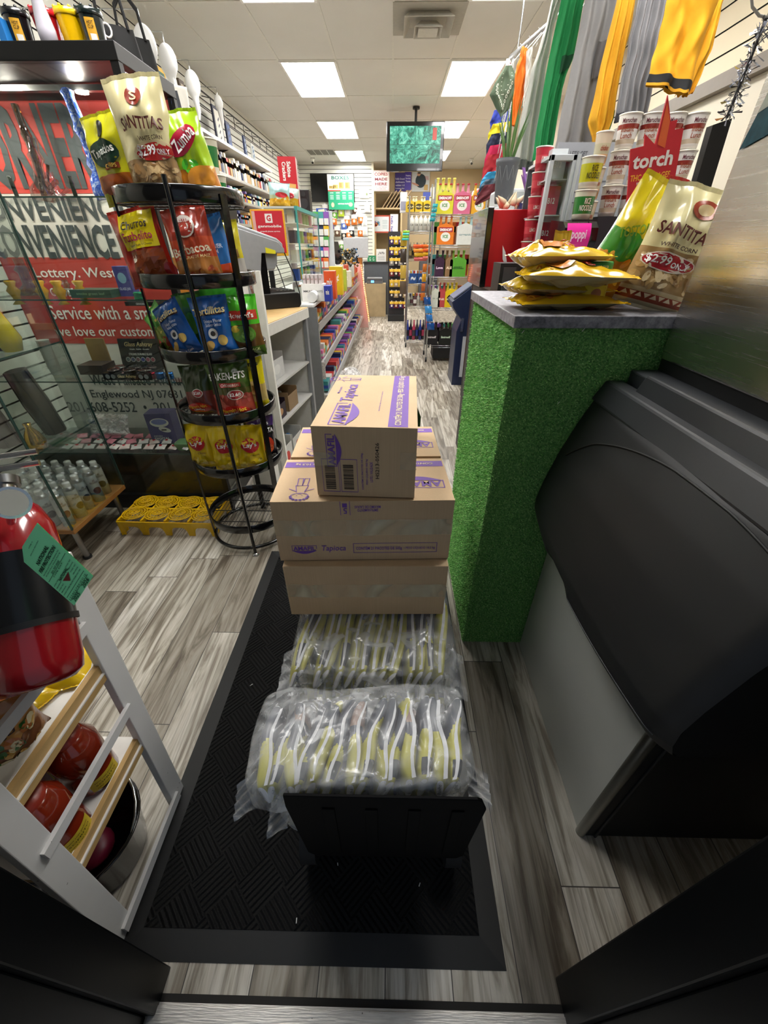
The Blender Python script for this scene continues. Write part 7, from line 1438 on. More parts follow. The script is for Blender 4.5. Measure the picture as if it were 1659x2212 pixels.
w_ = (pE.x - pS.x); h_ = pS.z - ZTC + .02; mb = MB(); mb.box(-w_ / 2, -.05, 0, w_ / 2, .08, h_, mat('#c01c2a', .35)); mb.box(w_ / 2 - .001, -.049, .005, w_ / 2 + .001, .079, h_ - .005, mat('#d8b8b4', .5)); P = plane((0, -.05, 0), (1, 0, 0), (0, 0, 1))
mb.text(P, 'Saltine', w_ * .10, h_ * .76, h_ * .30, w_ * .22, WHITE, rot=-pi / 2, bold=.03); mb.text(P, 'Crackers', -w_ * .18, h_ * .72, h_ * .36, w_ * .22, WHITE, rot=-pi / 2, bold=.03)
for x, z, r_ in ((-.12, .36, .2), (.2, .42, -.1), (.05, .24, .5), (.25, .16, .1), (-.15, .12, .3)): mb.patch(P, (x - .2) * w_, (z - .065) * h_, (x + .2) * w_, (z + .065) * h_, mat('#d8a45a', .6), off=.001 + abs(x) * .004, n=1, rot=r_)
mb.build('box', t, bev=.002)
p_ = on(656, 447, 4.75); t = thing('loudspeaker', 'small black loudspeaker on the far end of the teal case', 'speaker', (p_.x, 4.85, ZTC)); h_ = on(656, 411, 4.85).z - ZTC; MB().box(-.055, -.06, 0, .055, .07, h_, BLACK).build('cabinet', t, bev=.004); mb = MB(); mb.cyl((0, -.061, h_ * .4), (0, -.066, h_ * .4), .04, DARK, n=20); mb.cyl((0, -.061, h_ * .8), (0, -.066, h_ * .8), .018, DARK, n=16); mb.build('driver', t)
# red framed phone sign
A, B = on(553, 540, 3.80), on(612, 452, 3.80); t = thing('phone_sign', 'red mobile phone sign in a yellow frame standing on the counter', 'sign', ((A.x + B.x) / 2, 3.8, CZ), world=True)
mb = MB(); mb.box(A.x, 3.79, 1.34, B.x, 3.81, B.z, mat('#e0a820', .4)); mb.build('frame', t, bev=.002); mb = MB(); mb.box(A.x + .08, 3.79, CZ + .001, A.x + .12, 3.81, 1.34, BLACK); mb.box(A.x + .03, 3.75, CZ + .001, A.x + .17, 3.85, CZ + .012, BLACK); mb.build('stand', t); mb = MB(); mb.box(A.x, 3.788, 1.36, A.x + .004, 3.79, B.z, mat('#e0a820', .4)); mb.build('edge_strip', t); mb = MB(); P = plane(((A.x + B.x) / 2 + .01, 3.786, B.z), (1, 0, 0), (0, 0, 1)); w_ = B.x - A.x
mb.box(A.x + .012, 3.786, 1.36, B.x - .010, 3.79, B.z - .010, mat('#c41c30', .35)); mb.box(A.x + .012, 3.785, 1.37, A.x + .035, 3.786, B.z - .012, mat('#d8a8a0', .5))
P = plane(((A.x + B.x) / 2 + .01, 3.786, B.z), (1, 0, 0), (0, 0, 1)); mb.patch(P, -.028, -.085, .028, -.028, WHITE, off=.001, n=1); mb.text(P, 'G', 0, -.056, .034, .038, mat('#c41c30', .4), off=.002, bold=.04); mb.text(P, 'genmobile', 0, -.108, w_ * .72, .022, WHITE, off=.001, bold=.02); mb.text(P, 'prepaid phone service', 0, -.14, w_ * .6, .012, WHITE, off=.001); mb.build('panel', t)
# hanging card rack with packaged goods behind the case
t = thing('card_rack', 'rack of pegged phone accessories and tickets behind the teal case', 'rack', (-.8, 5.6, CZ), world=True)
a, b = on(668, 580, 5.5), on(712, 455, 5.5)
MB().box(a.x - .02, 5.55, CZ, b.x + .02, 5.57, b.z, mat('#b8bcbe', .5)).build('grid_panel', t); MB().box(a.x, 5.45, CZ, b.x, 5.65, CZ + .03, DARK).build('base', t)
for j in range(5):
    for i in range(4):
        nm, c = cn[(i * 3 + j * 2) % 10]; p_ = on(672 + i * 11, 488 + j * 23, 5.5)
        place('card_pack', c, (.06, .02, .13), (p_.x, 5.53, p_.z), 0, f'{nm} carded pack, {ORD[j]} row down, {ORD[i]} from the left, behind the teal case', 'pack', 'carded packs on the accessory rack', lambda mb: mb.box(-.025, -.0105, .01, .025, -.010, .07, mat('#d0d0cc', .4)))
flat_panel('blue_leaflet', 'blue and cream leaflet board standing above the accessory rack', 'leaflet', 686, 450, 703, 492, 5.548, '#2a4a9a', .01, lambda mb, P, w_, h_: mb.patch(P, -.2 * w_, .05 * h_, .48 * w_, .95 * h_, mat('#d8d0b0', .5), off=.003, n=1, rot=.1))
# dark foliage-like figurines on the counter
for k, (px, py, Yd, c, nm) in enumerate(((748, 560, 7.0, '#22281e', 'dark tangled'), (762, 545, 8.4, '#1c2630', 'blue-black tangled'), (757, 555, 7.8, '#2c2a20', 'brown and gold tangled'))):
    p_ = on(px, py, Yd); mb = MB(); q_ = random.Random(k)
    mb.cyl((0, 0, 0), (0, 0, .08), .05, gloss('#4a3a2a'), n=14)
    for i in range(60):
        v = Vector((q_.gauss(0, .05), q_.gauss(0, .05), .12 + q_.random() * .24)); mb.sphere(v, .008 + q_.random() * .016, gloss(c) if i % 5 else gloss('#b88a30' if k != 1 else '#3a7ab0'), n=4)
    solo(mb, 'trinket_tree', f'{nm} trinket tree on the sales counter', 'ornament', (p_.x, Yd, CZ + .001))
# ================================================================ coffee machine unit
t = thing('cupboard_unit', 'white open-front unit with worn wood top under the drink machine', 'cupboard', (-.9, 3.0, 0), world=True)
q0 = at(568, 702, Z=1.02); q1 = at(660, 664, Z=1.02); dirv = (q1 - q0); dirv.z = 0; L_ = dirv.length; dv = dirv.normalized(); nv = Vector((-dv.y, dv.x, 0))
def UP_(s_, d_, z): return q0 + dv * s_ + nv * d_ + Vector((0, 0, z - 1.02))
def ubox(s0, s1, d0, d1, z0, z1, m, nm, bev=0):
    mb = MB(); mb.hexa([UP_(s0, d0, z0), UP_(s1, d0, z0), UP_(s1, d1, z0), UP_(s0, d1, z0)], [UP_(s0, d0, z1), UP_(s1, d0, z1), UP_(s1, d1, z1), UP_(s0, d1, z1)], m); return mb.build(nm, t, bev=bev)
LM = mat('#c0c0bc', .45, .1)
ubox(-.02, L_ + .02, -.01, .42, .985, 1.02, WOODL, 'worktop'); ubox(-.022, L_ + .02, -.014, -.010, .95, 1.016, matte('#d0cec6'), 'front_trim')
ubox(-.01, .045, 0, .03, 0, .985, LM, 'post', .002); ubox(L_ - .02, L_ + .02, 0, .03, 0, .985, mat('#8f9296', .4, .3), 'post', .002); ubox(0, L_, .38, .41, 0, .985, mat('#77736a', .6), 'back_panel'); ubox(L_ - .01, L_ + .01, .03, .40, 0, .985, mat('#c9c8c4', .5), 'side_panel'); ubox(-.01, .01, .03, .40, 0, .985, mat('#c9c8c4', .5), 'side_panel')
for z in (.36, .62): ubox(.04, L_ - .02, .01, .38, z, z + .015, LM, 'shelf')
ub = lambda lab, s_, d_, z, w_, dd, h_, c, nm='open_carton', inside='#8a7a60', logo=None: None
def open_box(lab, s_, d_, z, w_, dd, h_, c, logo=None, fill=None):
    rot_ = math.atan2(dv.y, dv.x); p_ = UP_(s_, d_, z); t2 = thing('open_carton', lab, 'box', p_, rot_); m = mat(c, .6); mb = MB(); e = .004
    mb.box(-w_ / 2, 0, 0, w_ / 2, e, h_ * .8, m); mb.box(-w_ / 2, dd - e, 0, w_ / 2, dd, h_, m); mb.box(-w_ / 2, 0, 0, -w_ / 2 + e, dd, h_, m); mb.box(w_ / 2 - e, 0, 0, w_ / 2, dd, h_, m); mb.box(-w_ / 2, 0, 0, w_ / 2, dd, e, m)
    if logo: mb.ell(plane((0, 0, 0), (1, 0, 0), (0, 0, 1)), 0, h_ * .4, w_ * .22, h_ * .2, mat(logo, .5), off=.001)
    mb.build('carton', t2)
    if fill:
        q_ = random.Random(len(lab))
        for i in range(5): MB().sphere((-w_ * .3 + i * w_ * .15, dd * .5 + q_.random() * .03, h_ * .62), w_ * .11, gloss(fill), n=8, sc=(1, 1, .8)).build('item', t2)
open_box('grey-white open carton with orange top flap on the upper shelf of the unit', .25, .06, .636, .26, .22, .16, '#c4c4c2', '#d8d8d4', '#d0662a')
open_box('black and red printed open carton on the left of the middle shelf', .16, .04, .376, .20, .20, .13, '#2a1c28', '#b8885a', '#a8a8a0')
open_box('plain brown open carton on the right of the middle shelf', .42, .04, .376, .20, .22, .14, '#8a7050', None, '#9aa0a0')
open_box('white open carton with red spot on the bottom shelf of the unit', .15, .03, .0, .20, .22, .22, '#d0d0cc', '#c83c34', '#d8d8d6')
open_box('white carton with blue cap item on the right of the bottom shelf', .40, .04, .0, .20, .20, .20, '#c8c8c4', '#b03028', '#3a6a9a')
# machine
t = thing('drink_machine', 'silver and black bean drink machine on the wood-topped unit', 'coffee machine', (0, 0, 0))
mw_, mh = .26, .50; rot_ = R(38); mc_ = at(590, 668, Z=1.021); t.location = (mc_.x, mc_.y, 1.021); t.rotation_euler = (0, 0, rot_)
SL_ = mat('#a8acb0', .3, .5); MB().box(-.10, .005, .10, .0, mw_ - .005, .36, BLACKG).build('inner_column', t); mb = MB()
# local: x along unit (front of machine towards +x), y depth away from the aisle
mb.prism([(-.24, 0), (.22, 0), (.235, .02), (.235, .085), (.21, .10), (-.10, .10), (-.155, .30), (-.18, .44), (-.24, .47)], 0, mw_, BLACK, axis='y'); mb.build('base_body', t, bev=.006)
mb = MB(); mb.prism([(-.04, .30), (-.085, .10), (-.24, .10), (-.27, .50), (-.20, .49), (.10, .41), (.14, .37), (.14, .345), (-.03, .345)], -.012, .0, SL_, axis='y'); mb.build('silver_side', t, bev=.004)
mb = MB(); mb.prism([(-.25, .46), (.08, .38), (.14, .36), (.14, .40), (.10, .43), (-.20, .515), (-.26, .52)], .002, mw_, SL_, axis='y'); mb.build('top_cover', t, bev=.01)
mb = MB(); mb.prism([(-.10, .24), (.06, .24), (.09, .28), (.10, .37), (-.11, .40)], .015, mw_ - .015, mat('#8f9396', .35, .3), axis='y'); mb.build('brew_head', t, bev=.012)
mb = MB(); mb.prism([(-.145, .11), (-.13, .11), (-.16, .27), (-.18, .27)], -.016, -.012, mat('#6a4a44', .4), axis='y'); P = plane((-.152, -.016, .19), (-.17, 0, 1), (-1, 0, -.17)); mb.text(P, 'PUNCH', 0, 0, .10, .016, mat('#a89088', .4), off=.001); mb.build('control_strip', t)
mb = MB(); mb.box(-.08, .02, .10, .20, mw_ - .02, .115, CHROME)
for k in range(9): mb.box(-.07 + k * .03, .03, .115, -.06 + k * .03, mw_ - .03, .118, DARK)
mb.build('drip_tray', t)
MB().tube([(.14, .01, .36), (.20, .01, .22), (.235, .01, .085), (.235, mw_ - .01, .085), (.20, mw_ - .01, .22), (.14, mw_ - .01, .36)], .004, BLACK).build('clear_shield_frame', t)
mb = MB(); mb.grid(lambda u, v: Vector((.14 + .095 * v ** .8, .01 + (mw_ - .02) * u, .36 - .275 * v)), 2, 8, GLASS); mb.build('clear_shield', t)
mb = MB(); mb.prism([(-.0, .378), (.07, .36), (.07, .34), (0, .345)], -.016, -.011, mat('#c8c020', .4), axis='y'); mb.build('yellow_decal', t)
# tall white paper cup sleeve beside the carousel and extra white carton top
p_ = on(563, 640, 2.42); wsolo(MB().hexa([(p_.x - .03, 2.40, .55), (p_.x + .012, 2.40, .55), (p_.x + .012, 2.43, .55), (p_.x - .03, 2.43, .55)], [(on(548, 585, 2.42).x - .008, 2.40, on(548, 585, 2.42).z), (on(560, 585, 2.42).x + .004, 2.40, on(560, 585, 2.42).z), (on(560, 585, 2.42).x + .004, 2.43, on(560, 585, 2.42).z), (on(548, 585, 2.42).x - .008, 2.43, on(548, 585, 2.42).z)], WHITE).box(p_.x - .03, 2.40, 0, p_.x + .012, 2.43, .55, WHITE), 'leaflet_stand', 'narrow white printed leaflet stand between the carousel and the machine', 'stand')
# bags on the floor by the rack
for k, (px, py, c, lab, r_) in enumerate(((665, 830, '#c8c4c0', 'crumpled clear plastic bag with orange contents on the floor by the unit', .13), (688, 800, '#b8b8b6', 'grey plastic bag on the floor below the candy rack', .14))):
    p_ = at(px, py + 40, Z=.02); mb = MB()
    mb.grid(lambda u, v: Vector((r_ * sin(pi * v * .96 + .1) * cos(2 * pi * u) * (1 + .35 * noise.noise(Vector((cos(2 * pi * u) * 1.5, sin(2 * pi * u) * 1.5, v * 3 + k)))), r_ * sin(pi * v * .96 + .1) * sin(2 * pi * u) * (1 + .35 * noise.noise(Vector((cos(2 * pi * u) * 1.5, sin(2 * pi * u) * 1.5, v * 3 + k + 9)))), r_ * 1.6 * (1 - cos(pi * v)) / 2 + .04 * noise.noise(Vector((u * 6, v * 6, 0))))), 30, 20, film_mat('#e8e6e4', .5, .15, 20), wrap=True)
    t2 = thing('plastic_bag', lab, 'bag', (max(p_.x, -.5) + .02, p_.y, .03)); mb.build('film', t2)
    for i in range(4): MB().sphere((-.05 + .035 * i, .02 * (i % 2), .06), .035, gloss('#c8482a' if k == 0 else '#9a9a98'), n=8).build('item', t2)
# ================================================================ chrome wire racks with bottles
def wire_rack(lab, x0, x1, y0, y1, zs, ztop):
    t = thing('wire_rack', lab, 'rack', ((x0 + x1) / 2, (y0 + y1) / 2, 0), world=True)
    for x in (x0, x1):
        for y in (y0, y1): mb = MB(); mb.cyl((x, y, .06), (x, y, ztop), .012, CHROME, n=8); mb.build('post', t); mb = MB(); mb.cyl((x - .012, y, .035), (x + .012, y, .035), .033, DARK, n=12); mb.build('caster', t)
    for z in zs:
        mb = MB()
        for q in (-.012, .012): mb.tube([(x0, y0, z + q), (x1, y0, z + q), (x1, y1, z + q), (x0, y1, z + q)], .0035, CHROME, n=5, closed=True)
        k = 0; n_ = int((x1 - x0) / .022)
        for k in range(n_): x = x0 + (k + .5) * (x1 - x0) / n_; mb.cyl((x, y0, z + .014), (x, y1, z + .014), .0022, CHROME, n=4)
        mb.build('wire_shelf', t)
ZA = [1.786, 1.566, 1.227, .907, .594, .09]; ZB = [1.71, 1.40, 1.05, .69, .21]
AX0, AX1, AY = .235, .62, 7.0; BX0, BX1, BY = .50, 1.12, 6.0
wire_rack('farther chrome wire rack on wheels in the aisle, stocked with bottles and packs', AX0, AX1, AY, AY + .45, ZA, 1.98); wire_rack('nearer chrome wire rack on wheels stocked with bottle carriers', BX0, BX1, BY, BY + .45, ZB, 2.05)
def sixpack(lab, x, y, z, w_, h_, c, bott, band=None, txt=None, tc='#ffffff', sub=None, logo=None, n=3):
    t = thing('bottle_carrier', lab, 'six pack', (x, y, z)); mb = MB(); hb = h_ * .78
    mb.prism([(-w_ / 2, 0), (w_ / 2, 0), (w_ / 2, hb * .8), (w_ / 2 - .01, hb * .86), (.0, hb), (-w_ / 2 + .01, hb * .86), (-w_ / 2, hb * .8)], 0, .12, mat(c, .4)); P = plane((0, 0, 0), (1, 0, 0), (0, 0, 1))
    if band: mb.patch(P, -w_ * .42, hb * .58, w_ * .42, hb * .80, mat(band, .4), off=.001, n=1); mb.ell(P, 0, hb * .36, w_ * .3, hb * .22, mat('#e8e4dc', .4), off=.0008, rings=1)
    if logo: mb.ell(P, 0, hb * .45, w_ * .36, hb * .25, mat(logo, .4), off=.001, rings=1)
    if txt: mb.text(P, txt, 0, hb * (.69 if band else .45), w_ * .74, hb * .13, mat(tc, .4), off=.002, bold=.04)
    if sub: mb.text(P, sub, 0, hb * .38, w_ * .32, hb * .15, mat('#3a8a3a', .4), off=.002, bold=.03)
    mb.build('carton', t)
    for k in range(n):
        xx = -w_ * .32 + k * w_ * .64 / max(1, n - 1); MB().lathe([(.022, hb * .5), (.024, hb * .85), (.014, hb * 1.10), (.014, h_ * .97), (.017, h_ * .97), (.017, h_ * 1.02), (.001, h_ * 1.02)], [gloss(bott)] * 3 + [gloss(band or bott)] * 3, c=(xx, .035, 0), n=10).build('bottle', t)
    return t
zb = [z + .018 for z in ZB]
for px, lab, c, b_, band, txt, sub, z, nn in ((957, 'yellow and green bottle carrier at the left of the top shelf', '#d4cc2a', '#c8d060', '#a8202c', 'SMIRNOFF', 'ICE', 0, 3), (993, 'pink bottle carrier in the middle of the top shelf', '#d0688a', '#d890a8', '#a8202c', 'SMIRNOFF', 'ICE', 0, 3), (1029, 'yellow-orange bottle carrier at the right of the top shelf', '#e0a420', '#e0b040', '#a8202c', 'SMIRNOFF', 'ICE', 0, 3), (963, 'orange bottle carrier on the second shelf', '#e07a20', '#d87828', '#a8202c', 'SMIRNOFF', 'ICE', 1, 3)):
    p_ = at(px, 500, Y=BY + .05); sixpack(lab, p_.x, BY + .05, zb[z], .203 if px < 1020 else .18, .285, c, b_, band, txt, sub=sub)
for px, lab, c, b_, txt, tc, z, w_, logo in ((996, 'white lemon seltzer carrier right of the orange one on the second shelf', '#d8dad4', '#a8c8c8', 'organic', '#8aa0a0', 1, .20, None), (1023, 'blue carrier at the right end of the second shelf', '#2858a8', '#3a68b8', 'O', '#e03030', 1, .09, None), (948, 'dark purple tall pack on the third shelf', '#3a2038', '#2a1a28', 'Love', '#e8d0e0', 2, .11, None), (987, 'green Angry Orchard carrier on the third shelf', '#5aa034', '#6a9a30', 'ANGRY\nORCHARD', '#1a4a20', 2, .20, None), (968, 'brown carrier left of the green one on the third shelf', '#8a6a4a', '#6a4a2a', 'ALE', '#f0e0c0', 2, .09, None), (944, 'pale floral pack at the left of the fourth shelf', '#c8cabc', '#b8b8a8', '* *', '#6a7a6a', 3, .11, None), (957, 'red and pink pack left of the yellow one on the fourth shelf', '#b8484a', '#a83a3c', 'fruit', '#f0d8c8', 3, .09, None), (979, 'yellow Mike-style lemonade pack on the fourth shelf', '#e0c018', '#c8b030', "mike's", '#e8e0b0', 3, .17, '#16140e'), (940, 'black Guinness-like carrier with red fruit print on the bottom shelf, left', '#1c1a1c', '#2a1c18', 'Smirnoff', '#e8e0e0', 4, .17, None), (973, 'black carrier with green script on the bottom shelf, right', '#1a1c18', '#241a18', 'Smirnoff', '#c8e0c8', 4, .17, None)):
    lab = lab.replace('Guinness-like ', '').replace('Mike-style ', '').replace('Angry Orchard', 'orchard cider'); p_ = at(px, 600, Y=BY + .05); sixpack(lab, p_.x, BY + .05, zb[z], w_ * 1.05, .285, c, b_, None, txt, tc, logo=logo, n=3 if w_ > .12 else 2)
for k in range(4): p_ = at(932 + k * 20, 780, Y=BY + .18); sixpack(f'dark bottle carrier at the rear of the bottom shelf, {ORD[k]} from the left', p_.x, BY + .25, zb[4], .12, .25, '#3a2a2c', '#4a3030', None, None, n=2)
wsolo(MB().box(BX0 + .1, BY + .05, .04, BX1 - .06, BY + .4, .185, mat('#0a0a0b', .6, 0, .3, 20)), 'black_crate', 'black lumpy crate on the floor under the nearer wire rack', 'crate')
for k in range(3): p_ = at(950 + k * 12, 440, Y=BY + .25); sixpack(f'yellow and cream cans pack at the rear of the top shelf, {ORD[k]} from the left', p_.x, BY + .28, zb[0], .10, .36, '#d8c88a', '#d8d060', None, 'CAN', '#8a3a2a', n=2)
za = [z + .018 for z in ZA]; pb.clear()
for lv in range(1, 5):
    for k in range(6): nm, c = cn[(k * 7 + lv * 3) % 10]; place('stock_box', c, (.09, .12, .24), (BX0 + .07 + k * .098, BY + .33, zb[lv]), 0, f'{nm} box, rear of nearer wire rack, {ORD[lv]} shelf down, {ORD[k]} from left', 'box', 'boxes at the rear of the nearer wire rack', stripe('#2a2a2e', .09, .24, .12))
for lv in range(1, 6):
    for k in range(5): nm, c = cn[(k * 3 + lv * 7) % 10]; place('small_carton', c, (.068, .10, .15), (AX0 + .05 + k * .073, AY + .33, za[lv]), 0, f'{nm} small carton, rear of farther rack, {ORD[lv]} shelf down, {ORD[k]} from left', 'box', 'small cartons at the rear of the farther wire rack', stripe('#3a3a3a', .068, .15, .10))
for k in range(3): p_ = at(887 + k * 18, 440, Y=AY + .04); sixpack(f'yellow carrier with dark arch emblem, {ORD[k]} from the left on the farther rack', p_.x, AY + .04, za[0] if False else 1.804, .13, .17, '#d4b018', '#c8c0a0', None, 'ALE', '#e8d890', logo='#3a3218', n=2)
for k in range(5):
    p_ = at(889 + k * 9.5, 500, Y=AY + .05); mb = MB(); mb.lathe([(.001, 0), (.034, 0), (.034, .13), (.020, .155), (.012, .16), (.012, .18), (.001, .18)], [mat('#dcdcd4', .4)] * 6, c=(0, 0, 0), n=14); mb.text(cylmap((0, 0, 0), .034, 0), 'RUM', 0, .07, .04, .03, mat('#6a6a60', .5), off=.001)
    solo(mb, 'white_bottle', f'white bottle {ORD[k]} from the left on the second shelf of the farther rack', 'bottle', (p_.x, AY + .05, za[1]), group='white bottles on the farther rack')
for lv, (cset, nm) in enumerate(((['#5a4a30', '#8a7a50', '#2a241c', '#b8a070'], 'brown'), (['#c8ccd0', '#8a98a8', '#dfe4e8', '#6a7a8a'], 'silver'), (['#b8b4a8', '#8a8a80', '#5a3a40', '#d8d4cc'], 'grey'), (['#2a3a8a', '#1a1a2a', '#b03a5a', '#3a3a44'], 'dark'))):
    for k in range(7):
        p_ = at(884 + k * 7.2, 600, Y=AY + .05); h_ = (.20, .17, .18, .30)[lv]; mb = MB(); mb.lathe([(.001, 0), (.026, 0), (.027, h_ * .6), (.012, h_ * .8), (.011, h_), (.001, h_)], [gloss(cset[k % 4])] * 5, n=12); mb.lathe([(.0275, h_ * .2), (.0278, h_ * .5)], gloss(cset[(k + 1) % 4]), n=12)
        solo(mb, 'bottle', f'{nm} bottle {ORD[k]} from the left, {ORD[lv + 2]} shelf down of the farther rack', 'bottle', (p_.x, AY + .06 + .02 * (k % 2), za[2 + lv]), group='bottles on the farther wire rack')
for k in range(2): p_ = at(892 + k * 18, 612, Y=AY + .04); goods_box('blue_carton', f'blue and white carton on the fourth shelf down of the farther rack, {["left", "right"][k]}', p_.x, AY + .02, za[3], .12, .03, .13, '#1f4a8a', [('~', 0, .5, .6, .4, '#e0e4e8')])
# hanging strips
def strip(lab, pxs, Yd, cols, w_=.06, name='hanging_strip'):
    mb = MB(); 
    for i in range(len(pxs) - 1):
        a, b = at(*pxs[i], Y=Yd), at(*pxs[i + 1], Y=Yd); n_ = 4
        for q in range(n_):
            p0 = a.lerp(b, q / n_); p1 = a.lerp(b, (q + .85) / n_); mb.grid(lambda u, v: p0.lerp(p1, v) + Vector(((u - .5) * w_ * (1 + .2 * sin(q * 3)), -.014 * sin(pi * u) * sin(pi * v) - .01 * (q % 2), 0)), 5, 4, gloss(cols[(i * n_ + q) % len(cols)]))
    a = at(*pxs[0], Y=Yd); mb.cyl(a + Vector((0, 0, -.01)), a + Vector((0, .06, .01)), .003, CHROME, n=5); return wsolo(mb, name, lab, 'hanging goods')
strip('bundle of orange, yellow and pink bagged snacks hanging on the farther rack', [(905, 528), (908, 565)], 6.95, ['#d8501c', '#e88a20', '#e0b020', '#c85a5a'], .17)
strip('second layer of orange bagged snacks hanging beside the first', [(925, 528), (924, 562)], 6.9, ['#e86a1c', '#e8601c', '#e0b020', '#d06a5a'], .14)
strip('strip of orange snack packs hanging down the farther rack', [(918, 570), (912, 652)], 6.85, ['#c8702a', '#d8a020', '#b86030'], .06)
strip('strip of dark packs hanging between the two racks', [(930, 548), (927, 640)], 6.1, ['#2a2420', '#8a4a2a', '#1c1c20', '#6a5a4a'], .05)
strip('strip of blue packs hanging low between the two racks', [(922, 642), (931, 715)], 5.95, ['#1c4a8a', '#3a8ac8', '#2a6ab0'], .09)
strip('turquoise gloves hanging at the top between the racks', [(941, 440), (933, 480)], 5.95, ['#2aa0a8', '#1f8a94'], .06)
strip('small green and turquoise tags hanging on the left post of the farther rack', [(878, 498), (875, 520)], 6.95, ['#8ac83a', '#3ab0a8'], .09)
strip('long strip of yellow and dark packs hanging left of the farther rack', [(872, 500), (870, 640)], 6.99, ['#a88a2a', '#3a3028', '#b89a40', '#5a4a3a'], .09)
for lab, px, py0, py1, c in (('box of white cans stacked on top of the farther rack, left', 872, 415, 455, '#cfd0d4'), ('small blue and white packs on top of the farther rack', 922, 415, 428, '#3a4a9a'), ('white tag packs stacked at the top right of the farther rack', 938, 404, 430, '#d8d4d0')):
    a, b = at(px - 8, py1, Y=7.2), at(px + 8, py0, Y=7.2); zb_ = min(a.z, 1.81); wsolo(MB().box(a.x, 7.2, 1.805, b.x, 7.3, b.z, mat(c, .5)).box(a.x + .01, 7.199, 1.83, b.x - .01, 7.2, (1.83 + b.z) / 2, mat('#8a8ca0', .5)), 'stacked_pack', lab, 'pack')
# ================================================================ navy kiosk and glass cooler at the right of the aisle
t = thing('atm_kiosk', 'navy blue cash machine with sloping keypad right of the wire racks', 'cash machine', (.95, 5.2, 0), world=True)
NV = mat('#1c2644', .35); kx = at(985, 640, Y=5.0).x
mb = MB(); mb.prism([(kx + .02, 0), (kx + .5, 0), (kx + .5, 1.45), (kx + .32, 1.45), (kx + .22, 1.10), (kx - .06, .90), (kx - .04, .84), (kx + .06, .72), (kx + .02, .6)], 4.85, 5.25, NV, axis='y'); mb.build('body', t, bev=.006)
mb = MB(); mb.hexa([(kx - .04, 4.86, .925), (kx + .18, 4.86, 1.075), (kx + .18, 5.2, 1.075), (kx - .04, 5.2, .925)], [(kx - .045, 4.86, .935), (kx + .175, 4.86, 1.085), (kx + .175, 5.2, 1.085), (kx - .045, 5.2, .935)], mat('#6a7088', .3)); mb.build('keypad', t)
MB().box(kx + .10, 4.845, .1, kx + .16, 4.85, .55, mat('#b8bcc4', .4)).build('white_label', t); MB().box(kx + .06, 4.83, .60, kx + .09, 4.85, .74, CHROME).build('handle', t)
t = thing('glass_cooler', 'glass sided cooler with thin black frame beyond the turf counter', 'cooler', (1.1, 3.8, 0), world=True)
X0, Y0_, Y1_ = .785, 3.25, 4.45; ZT = 1.60
for y in (Y0_, Y1_): MB().box(X0, y, .05, X0 + .022, y + .022, ZT, BLACK).build('frame_post', t)
MB().box(X0, Y0_, ZT, 1.4, Y1_ + .022, ZT + .05, mat('#c4c8ca', .35)).build('top', t, bev=.006); MB().box(X0 + .006, Y0_ + .022, .12, X0 + .012, Y1_, ZT, GLASS).build('glass_side', t); MB().box(X0, Y0_, 0, 1.4, Y1_ + .02, .12, BLACK).build('base', t); MB().box(1.36, Y0_ + .02, .12, 1.4, Y1_, ZT, mat('#b0a898', .6)).build('back_wall', t); MB().box(X0 + .03, Y1_, .12, 1.36, Y1_ + .02, ZT, GLASS).build('glass_end', t)
for z in (.5, .85, 1.2): MB().box(X0 + .03, Y0_ + .03, z, 1.36, Y1_ - .01, z + .01, GLASS).build('shelf', t)
for lv, z in enumerate((.121, .511, .861, 1.211)):
    for k in range(7): nm, c = cn[(k * 3 + lv * 4) % 10]; place('cooler_item', c, (.09, .12, .16), (X0 + .14, Y0_ + .12 + k * .16, z + .0005), 0, f'{nm} pack in the glass cooler, {ORD[lv]} level up, {ORD[k]} from the near end', 'pack', 'packs in the glass cooler')
mb = MB(); mb.tube([(X0 + .01, Y1_ - .05, 1.3), (X0 + .01, Y1_ - .03, .3)], .004, mat('#ff8a5a', .5, emit=1.5), n=5); wsolo(mb, 'orange_light_line', 'thin orange light strip inside the glass cooler', 'light')
# items on the cooler top: plants, pot, white box, shell
pz = ZT + .051
wsolo(MB().box(X0 + .02, 3.9, pz, X0 + .30, 4.2, pz + .12, mat('#c8ccce', .35)), 'white_appliance', 'white rounded appliance on top of the glass cooler', 'appliance', bev=.02)
pt_ = at(1095, 395, Y=3.45)
t = thing('potted_succulent', 'spiky snake plant in a grey lattice pot above the red dispenser', 'plant', (pt_.x, 3.5, pz), world=False)
hz = max(.12, pt_.z - pz)
mb = MB(); mb.lathe([(.001, 0), (.055, 0), (.06, .02), (.072, .20), (.078, .21), (.078, .235), (.06, .235), (.06, .20), (.001, .20)], mat('#55585c', .5), n=24)
for k in range(10): a = k * pi / 5; mb.tube([(.0595 * cos(a), .0595 * sin(a), .02), (.0745 * cos(a + .6), .0745 * sin(a + .6), .195)], .0015, mat('#8a8e90', .4), n=4); mb.tube([(.0595 * cos(a), .0595 * sin(a), .02), (.0745 * cos(a - .6), .0745 * sin(a - .6), .195)], .0015, mat('#8a8e90', .4), n=4)
mb.build('pot', t, M=Matrix.Translation((0, 0, hz * .0)))
for k in range(9):
    a = k * 2.4; L_ = .22 + .04 * (k % 4); mb = MB(); mb.tube([(.02 * cos(a), .02 * sin(a), .20), (.05 * cos(a), .05 * sin(a), .20 + L_ * .5), (.10 * cos(a), .09 * sin(a), .20 + L_)], [.008, .009, .001], gloss('#4a6a3a' if k % 2 else '#5f8048'), n=5); mb.build('leaf', t)
pt_ = at(1143, 385, Y=2.62)
